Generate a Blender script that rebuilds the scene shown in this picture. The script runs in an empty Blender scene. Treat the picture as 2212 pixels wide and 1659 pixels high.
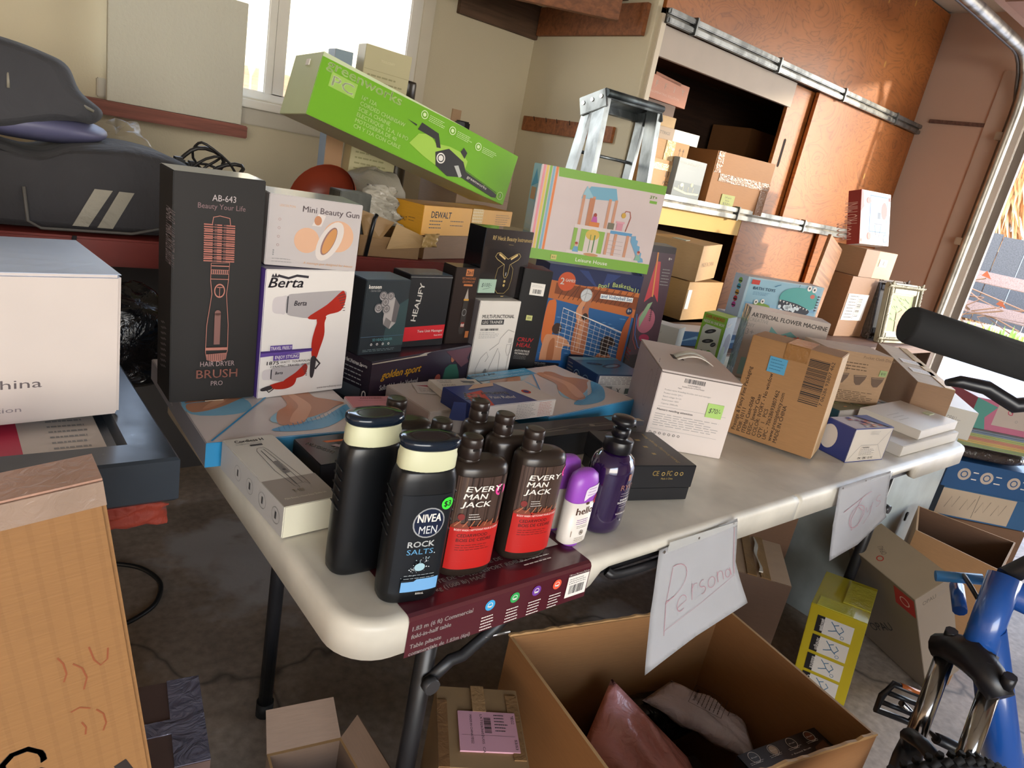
import bpy, bmesh, math, random
from mathutils import Vector, Matrix, Euler
random.seed(7)
R = math.radians
S = bpy.context.scene
COL = S.collection
# ------------------------------------------------------------------ camera
cd = bpy.data.cameras.new('camera'); cam = bpy.data.objects.new('camera', cd); COL.objects.link(cam)
cd.sensor_fit = 'HORIZONTAL'; cd.sensor_width = 36.0; cd.lens = 36.0 * 1503.6 / 2212.0; cd.clip_start = 0.01
_a, _b, _c = R(-41.872), R(-17.564), R(11.385)
_f = Vector((-math.sin(_a) * math.cos(_b), math.cos(_a) * math.cos(_b), math.sin(_b)))
_r0 = Vector((math.cos(_a), math.sin(_a), 0)); _u0 = _r0.cross(_f)
_r = math.cos(_c) * _r0 + math.sin(_c) * _u0; _u = -math.sin(_c) * _r0 + math.cos(_c) * _u0
cam.matrix_world = Matrix(((_r.x, _u.x, -_f.x, -0.3122), (_r.y, _u.y, -_f.y, -0.5170), (_r.z, _u.z, -_f.z, 1.2288), (0, 0, 0, 1)))
S.camera = cam
# ------------------------------------------------------------------ light
S.view_settings.view_transform = 'Standard'; S.view_settings.look = 'None'
S.view_settings.gamma = 1.0; S.view_settings.use_curve_mapping = False
S.view_settings.exposure = 1.95
W = bpy.data.worlds.new('sky'); S.world = W; W.use_nodes = True
nt = W.node_tree; nt.nodes.clear()
wo = nt.nodes.new('ShaderNodeOutputWorld'); bg = nt.nodes.new('ShaderNodeBackground')
tc = nt.nodes.new('ShaderNodeTexCoord'); sx = nt.nodes.new('ShaderNodeSeparateXYZ'); rp = nt.nodes.new('ShaderNodeValToRGB')
nt.links.new(tc.outputs['Generated'], sx.inputs[0]); nt.links.new(sx.outputs['Z'], rp.inputs[0])
rp.color_ramp.elements[0].position = 0.0; rp.color_ramp.elements[0].color = (1.0, 0.92, 0.78, 1)
rp.color_ramp.elements[1].position = 0.7; rp.color_ramp.elements[1].color = (0.33, 0.48, 0.82, 1)
e = rp.color_ramp.elements.new(0.16); e.color = (1.0, 0.95, 0.88, 1); e = rp.color_ramp.elements.new(0.36); e.color = (0.62, 0.76, 0.96, 1)
nt.links.new(rp.outputs[0], bg.inputs[0]); bg.inputs[1].default_value = 3.2
nt.links.new(bg.outputs[0], wo.inputs[0])
def lamp(name, kind, loc, rot, energy, color=(1, 1, 1), **k):
    l = bpy.data.lights.new(name, kind); o = bpy.data.objects.new(name, l); COL.objects.link(o)
    o.location = loc; o.rotation_euler = rot; l.energy = energy; l.color = color
    for a, v in k.items(): setattr(l, a, v)
    return o
SUN_DIR = Vector((-0.58, 0.78, -0.17)).normalized()
sun = lamp('sun', 'SUN', (6, -6, 4), (0, 0, 0), 1.15, (1.0, 0.84, 0.62), angle=R(2.5))
sun.rotation_euler = SUN_DIR.to_track_quat('-Z', 'Y').to_euler()
def portal(name, loc, look, sx_, sy_):
    o = lamp(name, 'AREA', loc, (0, 0, 0), 1, shape='RECTANGLE', size=sx_, size_y=sy_)
    o.rotation_euler = Vector(look).to_track_quat('-Z', 'Y').to_euler(); o.data.cycles.is_portal = True
portal('garage_door_portal', (4.2, -0.375, 1.075), (-1, 0, 0), 2.65, 2.15)
portal('window_portal', (0.65, 2.2, 1.7), (0, -1, 0), 1.1, 0.85)
portal('added_opening_portal', (-1.4, -3.45, 1.25), (0, 1, 0), 3.4, 2.0)  # portal for the added, unseen opening behind the camera
S.cycles.max_bounces = 8; S.cycles.diffuse_bounces = 5; S.cycles.glossy_bounces = 3; S.cycles.transmission_bounces = 4
S.cycles.transparent_max_bounces = 6; S.cycles.caustics_reflective = False; S.cycles.caustics_refractive = False
S.cycles.sample_clamp_indirect = 4.0
# ------------------------------------------------------------------ materials
def lin(h):
    if not isinstance(h, str): return h
    c = [int(h[i:i + 2], 16) / 255 for i in (0, 2, 4)]
    return tuple(x / 12.92 if x < 0.04045 else ((x + 0.055) / 1.055) ** 2.4 for x in c)
_M = {}
def M(hexc, r=0.5, k='', m=0.0, tr=0.0, al=1.0, coat=0.0):
    key = (hexc, r, k, m, tr, al, coat)
    if key in _M: return _M[key]
    mt = bpy.data.materials.new('%s_%s' % (k or 'print', hexc)); mt.use_nodes = True
    n = mt.node_tree; b = n.nodes['Principled BSDF']; c = lin(hexc)
    b.inputs['Roughness'].default_value = r; b.inputs['Metallic'].default_value = m
    b.inputs['Transmission Weight'].default_value = tr; b.inputs['Alpha'].default_value = al
    b.inputs['Coat Weight'].default_value = coat; b.inputs['Coat Roughness'].default_value = 0.08
    t = n.nodes.new('ShaderNodeTexCoord')
    def noise(sc, det=3, dist=0.0, scale=None):
        q = n.nodes.new('ShaderNodeTexNoise'); q.inputs['Scale'].default_value = sc
        q.inputs['Detail'].default_value = det; q.inputs['Distortion'].default_value = dist
        if scale:
            mp = n.nodes.new('ShaderNodeMapping'); mp.inputs['Scale'].default_value = scale
            n.links.new(t.outputs['Object'], mp.inputs[0]); n.links.new(mp.outputs[0], q.inputs[0])
        else: n.links.new(t.outputs['Object'], q.inputs[0])
        return q.outputs['Fac']
    def ramp(f, stops):
        q = n.nodes.new('ShaderNodeValToRGB'); els = q.color_ramp.elements
        els[0].position, els[0].color = stops[0][0], (*stops[0][1], 1)
        els[1].position, els[1].color = stops[-1][0], (*stops[-1][1], 1)
        for p_, c_ in stops[1:-1]:
            e_ = els.new(p_); e_.color = (*c_, 1)
        n.links.new(f, q.inputs[0]); return q.outputs[0]
    def mul(s): return tuple(min(1, x * s) for x in c)
    def bump(f, st, d=0.002):
        q = n.nodes.new('ShaderNodeBump'); q.inputs['Strength'].default_value = st; q.inputs['Distance'].default_value = d
        n.links.new(f, q.inputs['Height']); n.links.new(q.outputs[0], b.inputs['Normal'])
    def mixc(a, bb, f, mode='MIX'):
        q = n.nodes.new('ShaderNodeMix'); q.data_type = 'RGBA'; q.blend_type = mode
        if isinstance(f, float): q.inputs[0].default_value = f
        else: n.links.new(f, q.inputs[0])
        for i, v in ((6, a), (7, bb)):
            if isinstance(v, tuple): q.inputs[i].default_value = (*v, 1)
            else: n.links.new(v, q.inputs[i])
        return q.outputs[2]
    base = b.inputs['Base Color']
    if k == 'card':
        f = noise(6, 5); g = noise(30, 3, 0, (1, 1, 12))
        n.links.new(mixc(ramp(f, [(0.3, mul(0.86)), (0.7, mul(1.06))]), ramp(g, [(0.35, mul(0.9)), (0.65, mul(1.05))]), 0.5), base); bump(g, 0.25, 0.001)
    elif k == 'ply':
        w = n.nodes.new('ShaderNodeTexNoise'); w.inputs['Scale'].default_value = 1.5; w.inputs['Detail'].default_value = 3; w.inputs['Distortion'].default_value = 2.2
        mp = n.nodes.new('ShaderNodeMapping'); mp.inputs['Scale'].default_value = (1.6, 1, 3.2)
        n.links.new(t.outputs['Object'], mp.inputs[0]); n.links.new(mp.outputs[0], w.inputs[0])
        mt_ = n.nodes.new('ShaderNodeMath'); mt_.operation = 'MULTIPLY'; mt_.inputs[1].default_value = 11; n.links.new(w.outputs[0], mt_.inputs[0])
        fr = n.nodes.new('ShaderNodeMath'); fr.operation = 'PINGPONG'; fr.inputs[1].default_value = 0.5; n.links.new(mt_.outputs[0], fr.inputs[0])
        grain = ramp(fr.outputs[0], [(0.0, mul(0.62)), (0.09, mul(0.92)), (0.25, mul(1.0)), (0.5, mul(1.06))])
        blot = ramp(noise(2.3, 5), [(0.3, (0.55, 0.45, 0.4)), (0.6, (1, 1, 1))])
        n.links.new(mixc(grain, blot, 0.75, 'MULTIPLY'), base); bump(fr.outputs[0], 0.1, 0.001)
    elif k == 'wood':
        g = noise(8, 4, 0.6, (0.6, 8, 8)); n.links.new(ramp(g, [(0.3, mul(0.6)), (0.7, mul(1.15))]), base)
    elif k == 'wall':
        f = noise(1.2, 3); g = noise(160, 2); n.links.new(ramp(f, [(0.3, mul(0.93)), (0.7, mul(1.03))]), base); bump(g, 0.25, 0.002)
    elif k == 'stipple':
        g = noise(90, 2); bump(g, 0.9, 0.004); n.links.new(ramp(noise(2), [(0.3, mul(0.94)), (0.7, mul(1.02))]), base)
    elif k == 'metal':
        g = noise(14, 6, 0.3, (1, 1, 0.5)); n.links.new(ramp(g, [(0.38, mul(0.45)), (0.5, mul(0.85)), (0.62, mul(1.1))]), base)
        b.inputs['Metallic'].default_value = m or 0.8
    elif k == 'steel':
        g = noise(9, 4); n.links.new(ramp(g, [(0.3, mul(0.75)), (0.7, mul(1.05))]), base)
        q = n.nodes.new('ShaderNodeMapRange'); q.inputs['To Min'].default_value = r * 0.7; q.inputs['To Max'].default_value = min(1, r * 1.4)
        n.links.new(noise(25, 4), q.inputs[0]); n.links.new(q.outputs[0], b.inputs['Roughness'])
    elif k == 'floor':
        f = ramp(noise(2.2, 6), [(0.3, mul(0.6)), (0.55, mul(1.0)), (0.75, mul(1.35))]); g = ramp(noise(45, 4), [(0.3, (0.75,) * 3), (0.7, (1.15,) * 3)])
        cc = mixc(f, g, 1.0, 'MULTIPLY')
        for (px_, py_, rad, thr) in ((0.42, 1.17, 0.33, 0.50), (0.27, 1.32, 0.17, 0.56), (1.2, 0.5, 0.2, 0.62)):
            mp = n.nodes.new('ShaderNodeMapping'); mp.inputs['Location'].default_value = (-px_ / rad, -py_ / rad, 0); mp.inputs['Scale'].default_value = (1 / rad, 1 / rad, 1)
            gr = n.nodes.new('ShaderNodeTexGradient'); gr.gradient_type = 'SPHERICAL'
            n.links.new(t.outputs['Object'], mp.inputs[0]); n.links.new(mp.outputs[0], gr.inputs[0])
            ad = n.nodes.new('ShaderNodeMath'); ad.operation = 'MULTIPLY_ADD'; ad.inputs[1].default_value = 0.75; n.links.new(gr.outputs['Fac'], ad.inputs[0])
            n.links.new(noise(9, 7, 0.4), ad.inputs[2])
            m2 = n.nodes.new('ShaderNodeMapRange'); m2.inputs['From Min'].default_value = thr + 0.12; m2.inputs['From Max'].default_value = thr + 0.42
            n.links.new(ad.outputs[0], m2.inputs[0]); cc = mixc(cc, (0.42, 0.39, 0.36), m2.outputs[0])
        v = n.nodes.new('ShaderNodeTexVoronoi'); v.feature = 'DISTANCE_TO_EDGE'; v.inputs['Scale'].default_value = 0.8
        va = n.nodes.new('ShaderNodeVectorMath'); va.operation = 'ADD'
        nz = n.nodes.new('ShaderNodeTexNoise'); nz.inputs['Scale'].default_value = 6; n.links.new(t.outputs['Object'], nz.inputs[0])
        vs = n.nodes.new('ShaderNodeVectorMath'); vs.operation = 'SCALE'; vs.inputs['Scale'].default_value = 0.15; n.links.new(nz.outputs['Color'], vs.inputs[0])
        n.links.new(t.outputs['Object'], va.inputs[0]); n.links.new(vs.outputs[0], va.inputs[1]); n.links.new(va.outputs[0], v.inputs[0])
        cr = ramp(v.outputs['Distance'], [(0.0, (0.25,) * 3), (0.006, (1, 1, 1))]); n.links.new(mixc(cc, cr, 0.8, 'MULTIPLY'), base)
        bump(noise(60, 5), 0.3, 0.003)
    elif k == 'ground':
        n.links.new(ramp(noise(3, 7), [(0.3, mul(0.8)), (0.5, mul(1.0)), (0.7, mul(1.25))]), base); bump(noise(20, 6), 0.6, 0.02)
    elif k == 'cloth':
        g = noise(5, 4); n.links.new(ramp(g, [(0.3, mul(0.75)), (0.7, mul(1.15))]), base); bump(noise(9, 6, 0.8), 0.7, 0.02)
        b.inputs['Sheen Weight'].default_value = 0.05
    elif k == 'film':
        bump(noise(22, 5, 1.2), 0.9, 0.01); n.links.new(ramp(noise(7), [(0.3, mul(0.85)), (0.7, mul(1.1))]), base)
    elif k == 'tape':
        bump(noise(60, 4, 1.5, (1, 1, 1)), 0.5, 0.003); n.links.new(ramp(noise(12, 5), [(0.3, mul(0.8)), (0.7, mul(1.15))]), base)
    elif k == 'bark':
        g = noise(10, 6, 0.8, (2, 2, 0.4)); n.links.new(ramp(g, [(0.35, mul(0.5)), (0.65, mul(1.3))]), base); bump(g, 1.0, 0.05)
    else:
        n.links.new(ramp(noise(11, 2), [(0.3, mul(0.965)), (0.7, mul(1.02))]), base)
    _M[key] = mt
    return mt
# ------------------------------------------------------------------ text
_T = {}; _fs = bpy.data.curves.new('lettering', 'FONT'); _fo = bpy.data.objects.new('lettering', _fs); COL.objects.link(_fo)
def glyphs(s, bold, it):
    key = (s, bold, it)
    if key in _T: return _T[key]
    _fs.body = s; _fs.size = 1.0; _fs.offset = bold; _fs.shear = it; _fs.resolution_u = 2; _fs.fill_mode = 'FRONT'
    bpy.context.view_layer.update()
    me = _fo.evaluated_get(bpy.context.evaluated_depsgraph_get()).to_mesh()
    vs = [(v.co.x, v.co.y) for v in me.vertices]; fs = [tuple(p.vertices) for p in me.polygons]
    _fo.evaluated_get(bpy.context.evaluated_depsgraph_get()).to_mesh_clear()
    if not vs: vs = [(0, 0)]
    x0 = min(v[0] for v in vs); x1 = max(v[0] for v in vs)
    _T[key] = (vs, fs, x0, max(x1 - x0, 1e-3)); return _T[key]
CAP = 0.70
# ------------------------------------------------------------------ mesh builder
class MB:
    def __init__(s): s.bm = bmesh.new(); s.mats = []; s.lay = {}
    def mi(s, mt):
        if mt not in s.mats: s.mats.append(mt)
        return s.mats.index(mt)
    def face(s, cos, mt, smooth=False):
        vs = [s.bm.verts.new(c) for c in cos]
        try: f = s.bm.faces.new(vs)
        except ValueError: return None
        f.material_index = s.mi(mt); f.smooth = smooth; return f
    def add(s, bm2, mt, mtx=None, smooth=False):
        i = s.mi(mt); mp = {}
        for v in bm2.verts: mp[v] = s.bm.verts.new(mtx @ v.co if mtx else v.co)
        for f in bm2.faces:
            try: g = s.bm.faces.new([mp[v] for v in f.verts])
            except ValueError: continue
            g.material_index = i; g.smooth = smooth
        bm2.free()
    def box(s, x0, y0, z0, x1, y1, z1, mt, bev=0.0, mtx=None):
        b = bmesh.new(); bmesh.ops.create_cube(b, size=1.0)
        for v in b.verts: v.co = Vector(((x0 + x1) / 2 + v.co.x * (x1 - x0), (y0 + y1) / 2 + v.co.y * (y1 - y0), (z0 + z1) / 2 + v.co.z * (z1 - z0)))
        if bev: bmesh.ops.bevel(b, geom=b.edges[:], offset=bev, segments=2, affect='EDGES', clamp_overlap=True)
        s.add(b, mt, mtx); return s
    def tube(s, pts, rad, mt, n=10, closed=False, cap=True, flat=1.0):
        pts = [Vector(p) for p in pts]; rings = []; prev = None
        rr = rad if isinstance(rad, (list, tuple)) else [rad] * len(pts)
        for i, p in enumerate(pts):
            a = pts[(i - 1) % len(pts)] if (i or closed) else p; b = pts[(i + 1) % len(pts)] if (i < len(pts) - 1 or closed) else p
            t = (b - a).normalized()
            if prev is None: u = t.orthogonal().normalized()
            else:
                u = prev - t * prev.dot(t); u = u.normalized() if u.length > 1e-6 else t.orthogonal().normalized()
            prev = u; v = t.cross(u)
            rings.append([s.bm.verts.new(p + (u * math.cos(2 * math.pi * j / n) + v * math.sin(2 * math.pi * j / n) * flat) * rr[i]) for j in range(n)])
        mi = s.mi(mt); m = len(rings)
        for i in range(m if closed else m - 1):
            A, B = rings[i], rings[(i + 1) % m]
            for j in range(n):
                f = s.bm.faces.new((A[j], A[(j + 1) % n], B[(j + 1) % n], B[j])); f.material_index = mi; f.smooth = True
        if cap and not closed:
            for rg in (rings[0][::-1], rings[-1]):
                f = s.bm.faces.new(rg); f.material_index = mi
        return s
    def loft(s, loops, mt, smooth=True, cap=(True, True)):
        mi = s.mi(mt); L = [[s.bm.verts.new(c) for c in lp] for lp in loops]; n = len(L[0])
        for A, B in zip(L, L[1:]):
            for j in range(n):
                try: f = s.bm.faces.new((A[j], A[(j + 1) % n], B[(j + 1) % n], B[j]))
                except ValueError: continue
                f.material_index = mi; f.smooth = smooth
        if cap[0]: f = s.bm.faces.new(L[0][::-1]); f.material_index = mi
        if cap[1]: f = s.bm.faces.new(L[-1]); f.material_index = mi
        return s
    def prism(s, poly, h, mt, mtx=None, z0=0.0):
        b = bmesh.new(); A = [b.verts.new((x, y, z0)) for x, y in poly]; B = [b.verts.new((x, y, z0 + h)) for x, y in poly]; n = len(A)
        b.faces.new(A[::-1]); b.faces.new(B)
        for i in range(n): b.faces.new((A[i], A[(i + 1) % n], B[(i + 1) % n], B[i]))
        bmesh.ops.recalc_face_normals(b, faces=b.faces[:]); s.add(b, mt, mtx); return s
    def lathe(s, prof, mt, n=28, c=(0, 0), sy=1.0, cap=(True, True)):
        return s.loft([[(c[0] + r_ * math.cos(2 * math.pi * j / n), c[1] + sy * r_ * math.sin(2 * math.pi * j / n), z) for j in range(n)] for r_, z in prof], mt, cap=cap)
    def art(s, W_, H_, frame, seg=None): return Art(s, W_, H_, frame, seg)
    def build(s, name, parent=None, loc=(0, 0, 0), rot=(0, 0, 0), fix=False):
        me = bpy.data.meshes.new(name)
        if fix: bmesh.ops.recalc_face_normals(s.bm, faces=s.bm.faces[:])
        s.bm.to_mesh(me); s.bm.free()
        for m in s.mats: me.materials.append(m)
        o = bpy.data.objects.new(name, me); COL.objects.link(o)
        o.location = loc; o.rotation_euler = rot
        if parent: o.parent = parent
        return o
def smooth(pts, n=5):
    q = [Vector(p) for p in pts]; P = []
    for i in range(len(q) - 1):
        p0, p1, p2, p3 = q[max(i - 1, 0)], q[i], q[i + 1], q[min(i + 2, len(q) - 1)]
        for k in range(n): f = k / n; P.append(.5 * ((2 * p1) + (p2 - p0) * f + (2 * p0 - 5 * p1 + 4 * p2 - p3) * f * f + (3 * p1 - p0 - 3 * p2 + p3) * f ** 3))
    return P + [q[-1]]
class Art:
    """flat print on a face; u,v are fractions of the face, drawn in order so later marks lie on top"""
    def __init__(s, mb, W_, H_, frame, seg=None): s.mb, s.W, s.H, s.fr, s.seg, s.k, s.e0, s.last = mb, W_, H_, frame, seg, 0, 0.0, None
    def _emit(s, vs, fs, mt):
        if mt is not s.last: s.k += 1; s.last = mt
        e_ = s.e0 + 0.00012 * min(s.k, 12) + 0.00004 * max(0, s.k - 12)
        if s.seg:
            b = bmesh.new(); V = [b.verts.new((x, y, 0)) for x, y in vs]
            for f in fs:
                try: b.faces.new([V[i] for i in f])
                except ValueError: pass
            xs = [x for x, _ in vs]; x = math.floor(min(xs) / s.seg) * s.seg
            while x < max(xs):
                if x > min(xs): bmesh.ops.bisect_plane(b, geom=b.verts[:] + b.edges[:] + b.faces[:], plane_co=(x, 0, 0), plane_no=(1, 0, 0), dist=1e-7)
                x += s.seg
            mi = s.mb.mi(mt); mp = {v: s.mb.bm.verts.new(s.fr(v.co.x, v.co.y, e_)) for v in b.verts}
            for f in b.faces:
                try: g = s.mb.bm.faces.new([mp[v] for v in f.verts]); g.material_index = mi; g.smooth = True
                except ValueError: pass
            b.free(); return
        mi = s.mb.mi(mt); V = [s.mb.bm.verts.new(s.fr(x, y, e_)) for x, y in vs]
        for f in fs:
            try: g = s.mb.bm.faces.new([V[i] for i in f]); g.material_index = mi
            except ValueError: pass
    def poly(s, pts, mt): s._emit([(u * s.W, v * s.H) for u, v in pts], [tuple(range(len(pts)))], mt); return s
    def soft(s, pts, mt):
        n = len(pts); P = []
        for i in range(n):
            p0, p1, p2, p3 = pts[i - 1], pts[i], pts[(i + 1) % n], pts[(i + 2) % n]
            for f in (0, .25, .5, .75):
                P.append(tuple(.5 * (2 * p1[k] + (p2[k] - p0[k]) * f + (2 * p0[k] - 5 * p1[k] + 4 * p2[k] - p3[k]) * f * f + (3 * p1[k] - p0[k] - 3 * p2[k] + p3[k]) * f ** 3) for k in (0, 1)))
        return s.poly(P, mt)
    def rect(s, u0, v0, u1, v1, mt): return s.poly([(u0, v0), (u1, v0), (u1, v1), (u0, v1)], mt)
    def ell(s, u, v, ru, rv, mt, rot=0, n=24, a0=0, a1=360):
        c, d = math.cos(R(rot)), math.sin(R(rot)); P = []
        for i in range(n + (a1 - a0 != 360)):
            a = R(a0 + (a1 - a0) * i / n); x, y = ru * s.W * math.cos(a), rv * s.W * math.sin(a)
            P.append((u * s.W + c * x - d * y, v * s.H + d * x + c * y))
        s._emit(P, [tuple(range(len(P)))], mt); return s
    def ring(s, u, v, ru, mt, t=0.15, n=28, rv=None, rot=0):
        rv = rv or ru; c, d = math.cos(R(rot)), math.sin(R(rot)); P = []
        for q in (1, 1 - t):
            for i in range(n):
                a = 2 * math.pi * i / n; x, y = ru * q * s.W * math.cos(a), rv * q * s.W * math.sin(a); P.append((u * s.W + c * x - d * y, v * s.H + d * x + c * y))
        s._emit(P, [(i, (i + 1) % n, n + (i + 1) % n, n + i) for i in range(n)], mt); return s
    def line(s, pts, w, mt, closed=False):
        """stroke; w in metres"""
        q = [Vector((u * s.W, v * s.H)) for u, v in pts]
        if closed: q.append(q[0])
        L, Rr = [], []
        for i, p in enumerate(q):
            a = q[max(i - 1, 0)]; b = q[min(i + 1, len(q) - 1)]
            if closed and i in (0, len(q) - 1): a, b = q[-2], q[1]
            t = (b - a); t = t.normalized() if t.length > 1e-9 else Vector((1, 0)); nn = Vector((-t.y, t.x)) * w / 2
            L.append(tuple(p + nn)); Rr.append(tuple(p - nn))
        m = len(q); s._emit(L + Rr, [(i, m + i, m + i + 1, i + 1) for i in range(m - 1)], mt); return s
    def text(s, t, u, v, h, mt, w=None, al='c', rot=0, bold=0.0, it=0.0):
        vs, fs, x0, wd = glyphs(t, 0.0, it); sc = h * s.H / CAP; sxx = sc if w is None else w * s.W / wd
        off = {'l': 0, 'c': -wd / 2, 'r': -wd}[al]; c, d = math.cos(R(rot)), math.sin(R(rot)); P = []
        for x, y in vs:
            x = (x - x0 + off) * sxx; y = y * sc; P.append((u * s.W + c * x - d * y, v * s.H + d * x + c * y))
        if bold:
            q = bold * sc * 1.6; n_ = len(P); P = [(x - q * c, y - q * d) for x, y in P] + [(x + q * c, y + q * d) for x, y in P] + [(x - q * d, y + q * c) for x, y in P]; P0 = P
            fs = list(fs); fs = fs + [tuple(i + n_ for i in f) for f in fs] + [tuple(i + 2 * n_ for i in f) for f in fs]
        s._emit(P, fs, mt); return s
    def lines(s, u0, u1, v1, v0, n, mt, hh=0.35, rag=0.25, rot=0):
        """small print: real rows of words too small to read in the photograph, drawn as dashes"""
        rd = random.Random(int(u0 * 999) + n); vs, fs = [], []
        for i in range(n):
            v = v1 + (v0 - v1) * (i / max(n - 1, 1)); x = u0; end = u1 - (u1 - u0) * rag * rd.random(); hgt = abs(v1 - v0) / max(n, 2) * hh
            while x < end:
                wl = (u1 - u0) * rd.uniform(0.05, 0.16); x2 = min(x + wl, end); b = len(vs)
                vs += [(x * s.W, v * s.H), (x2 * s.W, v * s.H), (x2 * s.W, (v + hgt) * s.H), (x * s.W, (v + hgt) * s.H)]
                fs.append((b, b + 1, b + 2, b + 3)); x = x2 + (u1 - u0) * 0.025
        s._emit(vs, fs, mt); return s
    def bars(s, u0, v0, u1, v1, mt, n=26, vert=False):
        rd = random.Random(5); vs, fs = [], []; tot = 0; seq = []
        for i in range(n): a = rd.choice((1, 1, 2, 3)); g = rd.choice((1, 1, 2)); seq.append((tot, a)); tot += a + g
        for a, b_ in seq:
            p, q = a / tot, (a + b_) / tot; k = len(vs)
            if vert: vs += [(u0 * s.W, (v0 + (v1 - v0) * p) * s.H), (u1 * s.W, (v0 + (v1 - v0) * p) * s.H), (u1 * s.W, (v0 + (v1 - v0) * q) * s.H), (u0 * s.W, (v0 + (v1 - v0) * q) * s.H)]
            else: vs += [((u0 + (u1 - u0) * p) * s.W, v0 * s.H), ((u0 + (u1 - u0) * q) * s.W, v0 * s.H), ((u0 + (u1 - u0) * q) * s.W, v1 * s.H), ((u0 + (u1 - u0) * p) * s.W, v1 * s.H)]
            fs.append((k, k + 1, k + 2, k + 3))
        s._emit(vs, fs, mt); return s
def frame(o, U, V, N):
    o, U, V, N = Vector(o), Vector(U), Vector(V), Vector(N)
    return lambda x, y, e_: o + U * x + V * y + N * e_
def empty(name, loc=(0, 0, 0), rot=(0, 0, 0)):
    o = bpy.data.objects.new(name, None); COL.objects.link(o); o.location = loc; o.rotation_euler = rot; o.empty_display_size = 0.05; return o
def tag(o, label, cat, group=None, kind=None):
    o['label'] = label; o['category'] = cat
    if group: o['group'] = group
    if kind: o['kind'] = kind
    return o
def struct(o): o['kind'] = 'structure'; return o
class Box:
    """a carton: bevelled panels of card, one material per face, prints on its faces, parts under it"""
    def __init__(s, name, label, cat, loc, rot, dims, mat, faces=None, bev=0.0012, group=None, seams=None):
        s.name, s.loc, s.rot, s.d = name, loc, tuple(R(a) for a in rot), dims
        s.label, s.cat, s.group = label, cat, group; s.mb = MB(); s.parts = []
        w, d, h = dims; b = bmesh.new(); bmesh.ops.create_cube(b, size=1.0)
        for v in b.verts: v.co = Vector(((v.co.x + .5) * w, (v.co.y + .5) * d, (v.co.z + .5) * h))
        bmesh.ops.bevel(b, geom=b.edges[:], offset=bev, segments=2, affect='EDGES', clamp_overlap=True)
        s.mb.mi(mat); faces = faces or {}
        N = {'F': (0, -1, 0), 'B': (0, 1, 0), 'L': (-1, 0, 0), 'R': (1, 0, 0), 'T': (0, 0, 1), 'D': (0, 0, -1)}
        mp = {v: s.mb.bm.verts.new(v.co) for v in b.verts}
        b.normal_update()
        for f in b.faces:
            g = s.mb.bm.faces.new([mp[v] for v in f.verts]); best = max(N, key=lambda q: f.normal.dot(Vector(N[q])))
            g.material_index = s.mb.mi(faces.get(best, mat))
        b.free()
    def fr(s, F):
        w, d, h = s.d
        return {'F': (w, h, frame((0, 0, 0), (1, 0, 0), (0, 0, 1), (0, -1, 0))), 'R': (d, h, frame((w, 0, 0), (0, 1, 0), (0, 0, 1), (1, 0, 0))),
                'L': (d, h, frame((0, d, 0), (0, -1, 0), (0, 0, 1), (-1, 0, 0))), 'B': (w, h, frame((w, d, 0), (-1, 0, 0), (0, 0, 1), (0, 1, 0))),
                'T': (w, d, frame((0, 0, h), (1, 0, 0), (0, 1, 0), (0, 0, 1)))}[F]
    def f(s, F): return Art(s.mb, *s.fr(F))
    def part(s, name, F, u0, v0, u1, v1, mat, lift=0.0022, label=None, th=0.0003):
        """a sticker, label or strip of tape lying on face F; returns its own drawing surface"""
        W_, H_, fr = s.fr(F); m = MB(); a, b_ = u0 * W_, v0 * H_; w, h = (u1 - u0) * W_, (v1 - v0) * H_
        f2 = lambda x, y, e_: fr(a + x, b_ + y, e_ + lift)
        lo = [f2(x, y, -lift + 0.0002) for x, y in ((0, 0), (w, 0), (w, h), (0, h))]; hi = [f2(x, y, 0) for x, y in ((0, 0), (w, 0), (w, h), (0, h))]
        m.face(hi, mat)
        for i in range(4): m.face([lo[i], lo[(i + 1) % 4], hi[(i + 1) % 4], hi[i]], mat)
        ar = Art(m, w, h, f2); s.parts.append((name, m, label)); return ar
    def mesh(s, name, mb, label=None): s.parts.append((name, mb, label)); return mb
    def done(s, parent=None):
        o = s.mb.build(s.name, None, s.loc, s.rot); tag(o, s.label, s.cat, s.group)
        for n_, m, l in s.parts:
            c = m.build(n_, o)
            if l: c['label'] = l
        return o
# print colours
WH = M('e9e5de', .5); BK = M('17171a', .45); GY = M('8a8a8a', .5); DK = M('2b2b2e', .5); INK = M('3a3a3c', .6)
def tapeseam(b, F, u, mat=None, w=0.0):
    pass
# ------------------------------------------------------------------ room
CW = M('c9bfa4', .8, 'wall')
YW, XR, ZC = 2.10, 4.11, 2.44
m = MB(); m.box(-3.0, -3.4, -.1, XR, YW + .1, 0, M('9c8b7a', .75, 'floor')); struct(m.build('floor'))
m = MB(); m.box(-3.1, -3.5, ZC, XR + .1, YW + .1, ZC + .1, M('c9c3b4', .8, 'wall')); struct(m.build('ceiling'))
m = MB()
for a in ((-3.1, YW, 0, 0.17, YW + .1, ZC), (1.19, YW, 0, XR + .1, YW + .1, ZC), (0.17, YW, 0, 1.19, YW + .1, 1.255), (0.17, YW, 2.12, 1.19, YW + .1, ZC)): m.box(*a, CW)
struct(m.build('wall_back'))
m = MB(); WR = M('c4ab9a', .8, 'wall')
for a in ((XR, 0.98, 0, XR + .12, YW, ZC), (XR, -3.5, 0, XR + .12, -1.7, ZC), (XR, -1.7, 2.15, XR + .12, .98, ZC)): m.box(*a, WR)  # unseen end of the door opening placed to keep sun off the table
struct(m.build('wall_right'))
m = MB(); m.box(-3.1, -3.5, 0, -3.0, YW, ZC, M('cbb9a8', .8, 'wall')); struct(m.build('wall_left'))
m = MB()
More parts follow.
